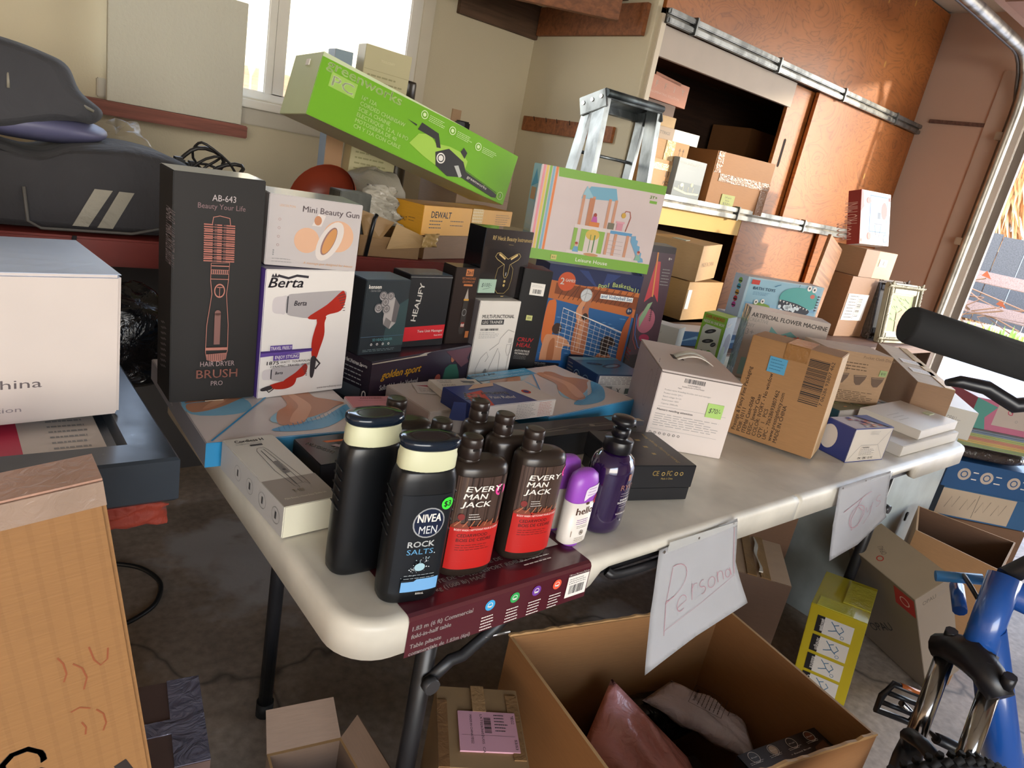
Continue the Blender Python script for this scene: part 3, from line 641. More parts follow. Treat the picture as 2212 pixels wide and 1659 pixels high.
b = Box('foot_scrubber_box', 'flat blue-edged foot scrubber box under the hair dryer boxes, overhanging the table end', 'box', (-.027, .403, T0), (0, 0, -1.6), (.262, .36, .0375), M('4a9cc9', .4), {'L': M('8d8f9c', .4), 'T': M('c9c2c0', .3)})
legs_art(b.f('T'), .5); b.f('L').text('BESKAR', .35, .35, .3, WH, w=.2); b.f('F').rect(.0, .0, .1, 1, M('2b86b8', .35)); b.done()
TA = T0 + .0382
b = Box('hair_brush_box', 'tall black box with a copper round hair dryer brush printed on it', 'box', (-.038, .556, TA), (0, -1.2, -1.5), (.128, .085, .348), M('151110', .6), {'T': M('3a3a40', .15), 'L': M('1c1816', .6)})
a = b.f('F'); C = COP
a.text('AB-643', .54, .895, .026, M('b9aeb0'), w=.26).text('Beauty Your Life', .52, .862, .022, M('7f6468'), w=.52)
a.line([(.42, .80), (.43, .828), (.50, .835), (.61, .828), (.62, .80)], .001, C)
for r_ in range(17):
    v = .797 - r_ * .0095
    for u in (.355, .40, .47, .50, .57, .60, .645): a.rect(u - .026, v - .0028, u + .026, v + .0022, M('b06a5c') if u not in (.47, .57) else M('6b4440'))
for u in (.335, .665):
    for r_ in range(11): a.line([(.5, .79 - r_ * .0145), (u, .788 - r_ * .0145)], .0006, C)
a.line([(.415, .635), (.415, .56), (.435, .50), (.39, .36), (.385, .235), (.40, .205), (.62, .21), (.64, .24), (.635, .36), (.60, .50), (.615, .56), (.62, .64)], .0009, C, True)
a.rect(.42, .588, .62, .608, C); a.rect(.425, .59, .615, .606, M('3a2a2a')); a.rect(.42, .622, .62, .626, C); a.rect(.415, .565, .62, .568, C)
for i in range(8): a.rect(.44 + i * .022, .59, .448 + i * .022, .606, C)
a.ring(.52, .515, .062, C, .2, rv=.085); a.line([(.49, .53), (.555, .53)], .0012, C).line([(.52, .53), (.52, .49)], .0008, C); a.rect(.475, .27, .545, .415, M('7c5650')).ell(.51, .415, .035, .035, M('7c5650'))
a.rect(.385, .243, .635, .256, C).poly([(.39, .225), (.635, .23), (.625, .20), (.56, .19), (.47, .19), (.40, .198)], M('9a655a'))
for i in range(9): a.line([(.42 + i * .024, .225), (.42 + i * .024, .195)], .0007, M('4a2f2c'))
a.text('HAIR DRYER', .53, .168, .0235, M('a58f90'), w=.40).text('BRUSH', .53, .112, .040, COP, w=.48, bold=.004).text('PRO', .53, .075, .022, M('a58f90'), w=.14).rect(.40, .0, .62, .003, M('c9b9a0'))
a = b.f('L'); a.text('AB-643 . HAIR DRYER BRUSH', .55, .73, .16, M('8a8084'), w=.95, rot=-90)
for i in range(26): a.rect(.28 + (i % 3) * .13, .12 + i * .0085, .42 + (i % 3) * .13, .124 + i * .0085, M('8a8084'))
b.done()
b = Box('hair_dryer_box', 'white box with a red and silver hair dryer, beside the tall black box', 'box', (.094, .549, TA), (0, -.6, 7), (.163, .060, .218), M('ddd8d4', .42), {'L': PUR, 'T': M('54506a', .4), 'R': M('d8d3d0', .4)})
a = b.f('F')
a.text('Berta', .22, .865, .075, M('2d2a33'), w=.37, bold=.015, it=.25).line([(.13, .955), (.24, .935), (.33, .955), (.46, .945)], .004, M('2d2a33')).poly([(.06, .945), (.075, .97), (.09, .95), (.105, .975), (.12, .95), (.14, .97), (.135, .94)], M('2d2a33'))
SV = M('b5b0b2', .3, m=.2); RE = M('a8281c', .35)
def dryer(x, y, s, a=a, angle=False):
    q = lambda *p: [(x + u * s, y + v * s * .75) for u, v in p]
    a.soft(q((0, .13), (.10, .10), (.16, .11), (.17, .30), (.10, .31), (.0, .28)), M('c9c2c4', .4))
    a.soft(q((.17, .11), (.3, .06), (.48, .04), (.62, .10), (.80, .14), (.92, .20), (.96, .32), (.9, .37), (.6, .36), (.3, .34), (.17, .31)), SV)
    a.soft(q((.45, .04), (.70, .20), (.88, .36), (.93, .345), (.955, .27), (.90, .12), (.72, .07), (.66, .02)), RE)
    for i in range(7): a.line(q((.83 + i * .016, .30 - i * .03), (.94 + i * .003, .33 - i * .035)), .0012, M('4a3a3c'))
    a.line(q((.175, .11), (.175, .31)), .002, M('3a3a40')).text('Berta', x + .34 * s, y + .195 * s * .75, .045 * s, M('2d2a33'), w=.16 * s, bold=.01, it=.2)
dryer(.10, .60, .86); a.soft([(.60, .615), (.70, .63), (.69, .58), (.70, .48), (.66, .36), (.63, .29), (.58, .30), (.56, .42), (.58, .52), (.60, .58)], RE).soft([(.57, .30), (.63, .29), (.615, .14), (.575, .15)], M('2e2a2e')).line([(.62, .29), (.68, .245), (.63, .20)], .0035, M('2e2a2e'))
dryer(.04, .11, .52); a.soft([(.13, .105), (.38, .14), (.42, .17), (.40, .09), (.30, .06), (.17, .07)], RE).soft([(.03, .08), (.13, .10), (.15, .07), (.05, .06)], M('2e2a2e')).line([(.09, .07), (.12, .045), (.17, .07)], .002, M('2e2a2e'))
a.rect(.10, .375, .34, .42, PUR).rect(.0, .365, .57, .38, PUR).poly([(.0, .335), (.14, .34), (.57, .355), (.57, .38), (.0, .38)], PUR).rect(.14, .30, .43, .345, PUR)
a.text('TRAVEL FREELY', .22, .385, .026, WH, w=.23).text('ENJOY STYLING', .29, .312, .026, WH, w=.26).text('1875', .14, .268, .028, DK, w=.13, bold=.01).text('WATT  TOURMALINE', .40, .273, .018, DK, w=.36).text('CERAMIC  TRAVEL  DRYER', .35, .243, .018, DK, w=.47).text('www.bertabeauty.com', .98, .03, .016, M('6a5a5a'), al='r', w=.31)
b.done()
b = Box('beauty_gun_box', 'pale grey box with an orange massage gun, stacked on the hair dryer box', 'box', (.098, .576, TA + .2195), (0, 0, -6), (.152, .10, .112), M('bdb6b6', .42), {'T': M('a9adb5', .25), 'R': M('c9c6cb', .4)})
a = b.f('F'); O_ = M('c99a6e')
a.text('Mini Beauty Gun', .66, .80, .085, M('7f7478'), w=.62, bold=.012).text('LESCOLTON', .19, .84, .03, O_, w=.16)
a.ell(.42, .40, .135, .135, M('d6a98a')).ell(.76, .50, .17, .17, M('d6a98a')).ell(.67, .42, .235, .115, M('d4cbc6'), rot=64).poly([(.46, .62), (.52, .80), (.60, .78), (.56, .62)], M('d4cbc6')).ell(.52, .70, .04, .05, M('b97f5a'))
a.ell(.66, .42, .165, .062, M('8d6a66'), rot=68).ell(.665, .42, .15, .05, M('c48a50'), rot=68)
for i in range(4): a.ring(.12, .66 - i * .12, .014, M('a58a86'), .3); a.lines(.09, .16, .63 - i * .12, .62 - i * .12, 1, GY, .012)
for i in range(3): a.ell(.08, .22 - i * .03, .008, .008, GY)
a.text('A massage gun designed for beauty', .68, .06, .035, O_, w=.56, it=.3).lines(.07, .28, .1, .06, 2, GY); b.done()
# golden sport box with three standing on it
b = Box('bandage_box', 'long dark purple box printed golden sport, under three upright black boxes', 'box', (.300, .552, T0), (0, 0, 17), (.305, .10, .095), M('2a1c2c', .35, coat=.3), {'L': M('211722', .4), 'T': M('2a2028', .3)})
a = b.f('F'); a.poly([(.40, .95), (.46, .95), (.55, 1), (.48, 1)], M('b9b2a8')).text('golden sport', .28, .60, .16, M('d8a018'), w=.37, bold=.014, it=.35).text('Selbstklebender Verband', .27, .36, .11, WH, w=.35, bold=.012)
a.poly([(.70, .2), (.72, .55), (.76, .62), (.84, .6), (.88, .4), (.9, .2)], M('1f5a48')).ell(.79, .76, .022, .03, SK2).ell(.79, .83, .022, .015, M('15100f')).poly([(.7, .95), (1, .95), (.95, .7), (.98, .6), (.9, .5)], M('5c3340')).ell(.65, .35, .03, .03, M('a34a3a'))
a.poly([(.0, .97), (.5, .97), (.5, .94), (0, .95)], M('b8ad9a'))
a = b.f('L'); a.lines(.08, .92, .82, .45, 5, GY, .3); a.text('Suitable for Various Sports', .5, .84, .06, WH, w=.8).rect(.06, .1, .8, .38, M('4a4e55')).text('0', .9, .18, .2, WH); b.done()
TG = T0 + .0956
b = Box('head_shaver_box', 'grey-green box with a five-head silver shaver, left of three on the golden sport box', 'box', (.2885, .588, TG), (0, 0, 9), (.103, .066, .143), M('2b3237', .3), {'T': M('5f7a9a', .3), 'L': M('14161a', .4)})
a = b.f('F'); a.poly([(.5, .1), (1, .1), (1, .75), (.6, .6)], M('36494c', .3)); a.text('kensen', .20, .885, .05, WH, w=.27, bold=.02).text('- Series S26 -', .22, .845, .028, GY, w=.26)
SVM = M('8f8a8a', .25, m=.4); a.poly([(.47, .62), (.58, .80), (.68, .76), (.80, .66), (.76, .42), (.64, .34), (.48, .40), (.46, .48)], M('b9b2b0', .3, m=.3)).poly([(.48, .40), (.62, .34), (.66, .44), (.52, .50)], SVM).poly([(.66, .44), (.68, .76), (.80, .66), (.76, .42)], M('6f6a6c', .3, m=.3))
for u, v in ((.40, .80), (.56, .79), (.46, .71), (.32, .64), (.50, .62)): a.ell(u, v - .01, .085, .085, M('a9a4a4', .3, m=.3)).ring(u, v, .07, M('5a5658'), .25).ell(u, v, .035, .035, SVM)
a.rect(.0, .245, .98, .25, M('4f6d86')).text('5D HEAD SHAVER', .5, .185, .035, M('5f9aa0'), w=.45)
for i in range(4): a.ring(.26 + i * .13, .14, .022, WH, .4); a.lines(.22 + i * .13, .31 + i * .13, .105, .1, 1, GY, .01)
a.lines(.08, .9, .07, .05, 2, M('9ab0b2'), .35); b.done()
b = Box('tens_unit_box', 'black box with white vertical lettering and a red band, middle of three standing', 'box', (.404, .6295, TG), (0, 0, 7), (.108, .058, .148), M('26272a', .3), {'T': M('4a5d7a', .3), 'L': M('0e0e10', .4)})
a = b.f('F'); a.text('HEALiFY', .30, .62, .085, WH, w=.72, rot=82, bold=.012); a.poly([(.0, .08), (.98, .10), (.99, .30), (.0, .28)], RD).text('Tens Unit Massager', .95, .20, .035, WH, w=.62, al='r', bold=.012).text('Model: HM41B', .95, .14, .02, WH, w=.2, al='r').line([(.0, .97), (1, .97)], .0009, GY)
b.f('T').text('HEALIFY', .5, .35, .25, M('93a4b8'), w=.5, rot=180); b.done()
b = Box('grooming_kit_box', 'narrow dark box with an orange 2in1 badge, right of three on the golden sport box', 'box', (.5195, .6475, TG), (0, 0, 2), (.064, .046, .165), M('2d2422', .3), {'T': M('2a2a2e', .2), 'L': M('1a1615', .4)})
a = b.f('F'); OR = M('b06a3a'); a.rect(.42, .895, .72, .985, OR).text('2in1', .57, .915, .05, DK, w=.22, bold=.01).text('RECHARGEABLE', .58, .85, .03, OR, w=.55).text('GROOMING KIT', .58, .805, .03, OR, w=.5).rect(.40, .765, .76, .79, OR)
a.poly([(.52, .60), (.60, .74), (.68, .60)], M('9a9088')).rect(.50, .575, .70, .60, M('b98a3a')).poly([(.48, .18), (.50, .575), (.70, .575), (.72, .18), (.66, .13), (.54, .13)], M('3a3634', .3)).ring(.60, .42, .09, GY, .2, rv=.12).rect(.54, .22, .68, .29, M('7a2018')).text('88', .61, .23, .04, WH).rect(.78, .08, .93, .17, OR); b.done()
b = Box('leg_trainer_box', 'white upright box printed with a massage device, beneath the neck instrument box', 'box', (.588, .6375, T0), (0, 0, 3), (.120, .07, .194), M('d8d3cc', .45), {'L': M('6a6568', .5)})
a = b.f('F'); a.text('MULTI-FUNCTIONAL', .50, .80, .042, DK, w=.78, bold=.012).rect(.11, .725, .65, .785, DK).text('LEG TRAINER', .38, .738, .034, WH, w=.48, bold=.012).bars(.12, .655, .55, .68, DK, 22).lines(.1, .6, .63, .57, 4, GY, .3)
G2 = M('8f8c88'); a.line([(.30, .02), (.18, .10), (.16, .20), (.24, .33), (.36, .40), (.42, .34), (.36, .28)], .0012, G2).line([(.42, .42), (.62, .50), (.64, .56), (.80, .66), (.97, .63)], .0012, G2).line([(.30, .1), (.45, .14), (.62, .44), (.70, .36), (.72, .14), (.92, .14), (.94, .48), (.97, .5)], .0012, G2).line([(.72, .14), (.76, .08), (.80, .08), (.80, .02)], .0012, G2).rect(.86, .50, .95, .56, M('b9b5b0')).line([(.83, .48), (.95, .48), (.95, .38), (.89, .34), (.83, .40)], .001, G2, True).ell(.4, .16, .04, .06, G2); b.done()
b = Box('neck_instrument_box', 'black shrink-wrapped box with gold Y-shaped device and green price note', 'box', (.588, .660, T0 + .1946), (0, 0, 6), (.146, .055, .150), M('1f1d1e', .16, coat=1.0), {'L': M('111113', .1, coat=1.0), 'T': M('2a2c30', .1, coat=1.0)})
a = b.f('F'); a.text('RF Neck Beauty Instrument', .58, .845, .06, M('c4a86a'), w=.85, bold=.012).rect(.50, .79, .60, .793, GD)
a.line([(.30, .66), (.27, .61), (.32, .57), (.48, .50), (.50, .35), (.53, .30), (.56, .30), (.59, .35), (.60, .50), (.76, .58), (.80, .63), (.76, .67), (.70, .66), (.54, .58), (.36, .67)], .0013, GD, True).line([(.34, .65), (.48, .58)], .004, M('cdb173', .3, m=.4)).line([(.60, .58), (.73, .65)], .004, M('cdb173', .3, m=.4))
a.line([(.46, .50), (.36, .44), (.34, .30), (.36, .14), (.44, .07), (.58, .07), (.66, .14), (.69, .30), (.68, .44), (.62, .50)], .0008, GD).ell(.545, .25, .022, .022, GD).ell(.545, .19, .022, .022, GD).ell(.545, .36, .01, .03, M('8a8a8a')).rect(.52, .02, .58, .03, GD)
n_ = b.part('price_note', 'F', .02, .08, .36, .28, M('9ab5a4', .7), label='pale green handwritten price note', lift=.0035); n_.text('$100/-', .45, .45, .28, M('2a3a3a'), w=.6, it=.2).line([(.25, .25), (.7, .4)], .0007, M('2a3a3a'))
b.done()
b = Box('anti_fatigue_box', 'tall black box with bold red lettering and a white barcode label', 'box', (.7175, .6650, T0), (0, 0, -20), (.070, .07, .266), M('151416', .3), {'L': M('1e1e20', .35), 'T': M('7a1a22', .4)})
a = b.f('F'); a.text('CRUV', .50, .36, .036, RD, w=.56, bold=.014, it=.1).text('HEAL', .48, .31, .036, RD, w=.52, bold=.014, it=.1).text('ANTI-FATIGUE', .46, .265, .018, WH, w=.54, bold=.01).text('TECHNOLOGY', .46, .24, .018, WH, w=.52, bold=.01).lines(.2, .75, .225, .20, 3, GY)
n_ = b.part('barcode_label', 'F', .30, .78, .80, .885, WH, label='white barcode label'); n_.bars(.2, .15, .8, .5, DK, 20).lines(.1, .9, .8, .7, 2, GY)
n_ = b.part('price_sticker', 'F', .36, .555, .57, .60, M('c9cc82', .6), label='small yellow price sticker'); n_.text('$30', .5, .3, .45, DK, w=.6); b.done()
# pool game box with the toy house box on top
b = Box('pool_game_box', 'colourful pool basketball and volleyball game box beneath the toy house box', 'box', (.838, .716, T0), (0, 0, -19), (.262, .09, .272), M('1d2a55', .35), {'L': M('24407a', .4), 'R': M('1a3566', .4)})
a = b.f('F'); a.rect(.0, .0, 1, .82, M('2f5f94', .35)); a.poly([(0, .70), (.35, .66), (.7, .63), (1, .60), (1, .84), (0, .86)], M('b5683a', .4)).poly([(.1, .74), (1, .68), (1, .80), (.1, .84)], M('7c4227', .4))
for i in range(16): a.line([(.15 + i * .05, .70), (.20 + i * .05 + .02 * (i % 3), .84)], .002, M('5a2f1c'))
a.poly([(0, .86), (.4, .84), (.7, .86), (1, .9), (1, 1), (0, 1)], M('1e2850')).poly([(.3, .98), (.5, .85), (.52, .85), (.4, .98)], M('2b3c70')).poly([(.6, .98), (.58, .86), (.62, .86), (.75, .98)], M('2b3c70'))
for i in range(40): rd = random.Random(i); u, v = rd.uniform(.05, .9), rd.uniform(.12, .6); a.poly([(u, v), (u + .03, v + .006), (u + .06, v), (u + .03, v - .004)], M('5f8fbe', .35))
a.ell(.20, .86, .09, .09, M('c4522c')).text('2', .155, .83, .06, WH, bold=.012).text('GAMES!', .235, .86, .025, WH, w=.1, bold=.01)
for i, ch in enumerate('Pool Basketball'): a.text(ch, .55 + i * .03, .835 + .035 * math.sin(i / 14 * math.pi), .042, M('c9d98a'), bold=.014)
a.rect(.58, .745, .94, .79, M('dfe6ea')).text('and Volleyball Set', .76, .755, .032, M('2f6b9a'), w=.34, bold=.01).ell(.93, .66, .035, .035, M('1a2a4a')).text('8+', .93, .65, .028, WH, bold=.01)
a.soft([(.06, .30), (.05, .62), (.09, .68), (.14, .66), (.16, .45), (.15, .26)], M('cc6a2e'))
a.soft([(.10, .05), (.09, .32), (.15, .36), (.30, .34), (.38, .26), (.30, .25), (.30, .05)], SK).ell(.20, .42, .05, .055, M('3a241a')).soft([(.1, .05), (.3, .05), (.3, .10), (.1, .10)], M('1a2438'))
a.soft([(.40, .20), (.38, .44), (.40, .56), (.44, .66), (.47, .78), (.50, .78), (.49, .62), (.52, .50), (.54, .18)], SK2).soft([(.40, .50), (.36, .62), (.44, .76), (.46, .74), (.42, .62), (.45, .52)], SK).ell(.465, .56, .03, .035, M('2c1c16')).rect(.43, .54, .50, .555, BK).ell(.43, .76, .062, .064, M('c3c6c9', .4)).ring(.43, .76, .062, GY, .06).line([(.38, .74), (.43, .78), (.49, .77)], .0012, GY).line([(.42, .70), (.43, .82)], .0012, GY)
a.soft([(.66, .05), (.68, .20), (.76, .24), (.84, .20), (.86, .05)], SK2).soft([(.72, .22), (.70, .36), (.78, .40), (.86, .34), (.84, .30), (.80, .30), (.8, .2)], M('2a1a14')).soft([(.6, .06), (.68, .14), (.66, .18), (.56, .08)], SK2).soft([(.92, .05), (.90, .45), (.95, .62), (.97, .6), (.97, .05)], M('a8552c'))
a.soft([(.16, .08), (.15, .28), (.20, .32), (.22, .12)], M('a8663f', .5)).soft([(.44, .24), (.43, .46), (.46, .50), (.47, .28)], M('c98d68', .5)).soft([(.73, .08), (.74, .19), (.79, .2), (.78, .08)], M('c98d68', .5)).rect(.39, .14, .54, .19, M('15203a'))
for i in range(11): a.line([(.22 + i * .062, .62 - i * .018), (.24 + i * .06, .24 - i * .008)], .0008, WH)
for i in range(9): a.line([(.22, .62 - i * .046), (.90, .44 - i * .036)], .0008, WH)
a.line([(.22, .62), (.90, .45)], .0018, WH); a.poly([(0, .10), (.3, .12), (.6, .06), (.62, .0), (0, 0)], M('1f5a9c', .35)).rect(.03, .0, .30, .09, M('14182a')).text('INCLUDES:', .10, .068, .015, WH, w=.12).lines(.05, .28, .055, .01, 3, GY); b.done()
b = Box('toy_house_box', 'large pink-grey box with green bands showing a wooden toy house', 'box', (.735, .691, T0 + .2855), (-.3, -1.0, -24.5), (.306, .062, .206), M('cdbfbf', .45), {'T': M('6f9a3a', .45), 'L': M('9fc3dc', .4), 'R': M('6a8a4a', .5), 'D': M('6f9a3a', .5)})
a = b.f('F'); GR = M('76a93a', .45); a.poly([(.14, .905), (1, .905), (1, 1), (.13, 1)], GR).rect(0, 0, 1, .115, GR)
for i, c_ in enumerate(('d98a96', 'd9b85a', '7fae48', '7aa6bd', 'd97a3a')): a.poly([(.015 + i * .024, .115), (.033 + i * .024, .115), (.033 + i * .024, 1), (.015 + i * .024, 1)], M(c_, .45))
a.text('Leisure House', .52, .035, .042, WH, w=.26).text('3Y+', .91, .84, .035, GR, w=.06, bold=.01).rect(.885, .79, .945, .82, GR)
TB = M('6fa6c0'); WD = M('c48f72'); a.poly([(.34, .72), (.40, .86), (.60, .88), (.63, .75)], TB).poly([(.34, .72), (.37, .86), (.44, .74)], M('8fbacb'))
for u in (.35, .43, .56, .61): a.rect(u, .44, u + .022, .76, WD)
a.rect(.41, .44, .45, .74, M('b77a58')).rect(.33, .40, .80, .44, M('d3c8c6')).rect(.62, .395, .80, .43, M('5a94c0')).rect(.33, .14, .36, .40, M('86ad4c')).rect(.39, .14, .58, .40, M('86ad4c')).rect(.43, .15, .54, .35, M('cfc3bd')).ell(.485, .35, .055, .04, M('cdae4e')).rect(.47, .15, .475, .35, M('4f7a48')).rect(.50, .15, .51, .35, M('4f7a48'))
for u in (.60, .66, .76): a.rect(u, .14, u + .022, .40, WD)
for i in range(4): a.rect(.62, .18 + i * .045, .74, .184 + i * .045, M('a99a9a'))
a.rect(.30, .105 + .02, .84, .155, M('d3c8c6')).poly([(.80, .40), (.80, .34), (.90, .12), (.94, .13), (.93, .17), (.91, .18), (.91, .23), (.89, .24), (.885, .30), (.86, .31), (.86, .36), (.84, .37), (.835, .41)], M('6a9ec0'))
a.line([(.74, .44), (.76, .60), (.745, .66), (.71, .66), (.70, .62)], .002, M('a05040')).ell(.70, .61, .018, .02, M('c9a040')).rect(.66, .44, .71, .53, M('c98a9a')).rect(.65, .52, .72, .54, M('d39aa6')).rect(.59, .44, .64, .51, M('6e6a5a')).rect(.44, .44, .52, .49, M('cd7a3a')).ell(.475, .565, .013, .016, M('9c3a2a')).poly([(.45, .49), (.50, .49), (.49, .55), (.46, .55)], M('b5559a'))
for x_, c_ in ((.345, '6a9ec0'), (.86, '7fae9a')): a.poly([(x_, .14), (x_ + .05, .14), (x_ + .04, .20), (x_ + .01, .20)], M(c_)).ell(x_ + .025, .225, .013, .015, M('c9a08a')).ell(x_ + .025, .237, .012, .009, M('a03a30'))
a.ell(.5, .12 + .01, .06, .012, M('b98a60'))
n_ = b.part('price_sticker', 'F', .19, .022, .235, .075, M('c9c072', .6), label='small yellow price sticker'); n_.text('$15', .5, .3, .4, DK, w=.6)
a = b.f('L'); a.rect(.1, .05, .9, .3, M('b9cfd9')).rect(.1, .35, .9, .6, M('b3c9dc')).poly([(.1, .75), (.5, .95), (.9, .8)], M('4f9ac9')).rect(.2, .62, .8, .75, WD); b.done()
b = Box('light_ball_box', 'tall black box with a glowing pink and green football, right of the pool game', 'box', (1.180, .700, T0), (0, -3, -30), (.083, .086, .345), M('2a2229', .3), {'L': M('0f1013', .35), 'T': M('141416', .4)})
a = b.f('F'); a.poly([(.0, .1), (1, .15), (1, .95), (.1, .95)], M('4a3542', .3)).poly([(.25, .55), (.40, .88), (.55, .88), (.72, .56), (.55, .62)], M('c0424c', .3)).ell(.45, .40, .30, .42, M('b46a7c', .25), rot=-8).poly([(.2, .42), (.4, .54), (.55, .56), (.4, .44), (.25, .34)], M('8fae8a', .25)).ell(.50, .26, .18, .13, M('a83a5a', .25)).line([(.56, .52), (.58, .40)], .0015, BK)
for i in range(7): a.line([(.52, .50 - i * .015), (.62, .505 - i * .015)], .001, BK)
a.line([(.10, .45), (.16, .28), (.35, .18), (.5, .16)], .0016, M('4a7fd0')).line([(.05, .42), (.12, .24), (.3, .16)], .0012, M('d0553a')).line([(.4, .95), (.5, .6)], .004, M('cf8a4a')).text('8+', .85, .90, .02, WH).lines(.66, .95, .82, .70, 6, GY)
b.f('L').text('GLOW FOOTBALL', .5, .7, .16, M('3d6fb5'), w=1.3, rot=-90).text('BALL', .5, .12, .22, RD, w=.4, rot=-90); b.done()
b = Box('water_toy_box', 'low dark blue box with a white label, in front of the pool game box', 'box', (.883, .528, T0), (0, 0, -10), (.150, .130, .054), M('223a5e', .35), {'T': M('3f6c88', .25), 'L': M('1a3560', .4), 'F': M('1f3656', .4)})
a = b.f('F'); a.rect(.05, .04, .97, .94, M('c3c0bd')).lines(.08, .95, .88, .55, 6, INK, .25).bars(.08, .3, .35, .45, DK).text('00619', .18, .18, .12, DK, w=.2, bold=.01).rect(.62, .1, .8, .36, M('3a4a48')).text('X', .48, .12, .25, DK)
a = b.f('T'); a.ell(.6, .5, .25, .09, M('2a3f55', .25), rot=20).ell(.6, .5, .18, .05, M('6a8798', .2), rot=20).ell(.3, .6, .15, .06, M('25384e', .25), rot=-10).poly([(0, .8), (1, .9), (1, 1), (0, 1)], M('5c93a8', .25))
a = b.f('L'); a.ring(.38, .45, .10, M('7fa6bd'), .15).ell(.38, .45, .05, .04, WH).ring(.68, .45, .10, M('7fa6bd'), .15).ell(.68, .45, .05, .04, WH).lines(.05, .25, .8, .2, 5, GY); b.done()
b = Box('neck_massager_box', 'white cube box with a plastic carry handle and a green price note', 'box', (.774, .274, T0), (0, 0, -38.8), (.161, .240, .160), M('d6cbc6', .5), {'T': M('cdc2be', .5), 'L': M('b5aab0', .5)})
a = b.f('F'); a.line([(.0, .985), (1, .985)], .0022, M('5a4f4a')).bars(.30, .90, .56, .955, DK, 30).text('X002NMBFL7J', .43, .865, .018, DK, w=.16).text('Kneading Shoulder and Neck Massager', .43, .84, .016, DK, w=.28).text('New', .27, .81, .018, DK)
for i, t in enumerate(('Product name: Kneading shoulder and neck massager', 'Product model: QM-1', 'Rated voltage: 5v=2A', 'Rated power: 10W', 'Capacity: 2000mAh')): a.text(t, .09, .765 - i * .045, .019, GY, al='l')
a.rect(.06, .55, .92, .553, GY).text('Matters needing attention', .06, .50, .026, INK, al='l', w=.45, bold=.01).lines(.05, .88, .45, .30, 6, GY, .25).rect(.04, .25, .88, .253, GY)
for i in range(7): a.ring(.05 + i * .06, .20, .016, DK, .3)
n_ = b.part('price_note', 'F', .66, .52, .86, .70, M('a9cf72', .7), label='light green handwritten price note'); n_.text('$70/-', .5, .35, .35, DK, w=.75, it=.2)
a = b.f('L'); a.ring(.68, .62, .075, M('958a94'), .06, rv=.17); a.text('SHOULDER', .85, .9, .04, M('8a7f8a'), w=.25, rot=-80)
m = b.mesh('lid_flap', MB()); m.box(-.001, -.001, .1605, .162, .241, .1625, M('cdc2be', .5), .0008)
m.loft([[(.05 + .075 * i / 8 + 0, y_, .1655 + .012 * math.sin(math.pi * i / 8)) for y_ in (.088,)] + [(.05 + .075 * i / 8, .104, .1655 + .012 * math.sin(math.pi * i / 8)), (.05 + .075 * i / 8, .104, .1668 + .012 * math.sin(math.pi * i / 8)), (.05 + .075 * i / 8, .088, .1668 + .012 * math.sin(math.pi * i / 8))] for i in range(9)], WH)
b.mesh('carry_handle', MB(), 'translucent white carry handle').loft([[(.05 + .075 * i / 8, y_, .1645 + .014 * math.sin(math.pi * i / 8) + dz) for y_, dz in ((.11, 0), (.135, 0), (.135, .0014), (.11, .0014))] for i in range(9)], M('c9cbc4', .3, al=.75))
b.mesh('handle_slot', MB()).box(.045, .106, .1626, .068, .14, .1632, M('4a403a', .8)); b.done()
b = Box('black_lidded_box', 'black lidded box with gold symbols, right of the purple pump bottle', 'box', (.535, .115, T0), (0, 0, -16), (.135, .135, .024), M('1b1c20', .4), {'T': M('1f2024', .4)})
m = b.mesh('lid', MB(), 'black box lid with gold print'); m.box(-.0015, -.0015, .024, .1365, .1365, .065, M('1e1f23', .35), .0012)
a = m.art(.138, .041, frame((-.0015, -.0015, .024), (1, 0, 0), (0, 0, 1), (0, -1, 0))); a.text('CE', .42, .55, .22, GD, w=.09, bold=.01).text('FC', .62, .55, .22, GD, w=.07, bold=.01)
for u in (.53, .72, .80): a.ring(u, .63, .025, GD, .35)
a.text('Made in China', .6, .38, .08, GD, w=.17)
a = m.art(.138, .138, frame((-.0015, -.0015, .065), (1, 0, 0), (0, 1, 0), (0, 0, 1))); a.text('Shiatsu Kneading Massage Pillow', .80, .50, .05, GD, w=.85, rot=90, it=.2).lines(.55, .62, .7, .3, 3, GD)
for k in range(5): a.ring(.28, .30, .10 - k * .018, M('3a3b42'), .12)
b.done()
b = Box('jewelry_carton', 'brown corrugated carton with black shipping text, barcode and blue note', 'carton', (1.056, .268, T0 + .0045), (-1.5, -1.5, -71.5), (.185, .115, .226), M('9a7248', .6, 'card'), {'R': M('c4a47c', .6, 'card')})  # right face paler: light from the door painted into the card colour
a = b.f('F'); K = M('231c18', .6)
for i, t in enumerate(('Prestige & Fancy Fine Packaging', 'PO#: 10111', 'ITEM# Case-0068', 'DESC. Jewelry Case', 'COLOR: IVORY - No window', 'QTY:  1   PCS', 'UPC - 706286938074​62'.replace('\u200b', ''), 'www.prestigefancy.com', 'MADE IN CHINA')): a.text(t, .095 + i * .062, .045, .036, K, al='l', rot=90, bold=.006)
a.bars(.68, .50, .90, .93, K, 34, True).text('7 06286 93807 462', .945, .52, .03, K, al='l', rot=90, w=.42 * .226 / .185)
n_ = b.part('price_note', 'F', .26, .70, .46, .85, M('4f97bd', .7), label='blue sticky note'); n_.lines(.1, .9, .8, .2, 4, M('2f6f94'))
n_ = b.part('packing_tape', 'F', .40, .86, .66, 1.0, M('8a6238', .25, 'tape'), lift=.0015, label='shiny brown tape end'); n_ = b.part('packing_tape', 'T', .40, .0, .66, 1.0, M('8a6238', .25, 'tape'), lift=.0015); b.done()
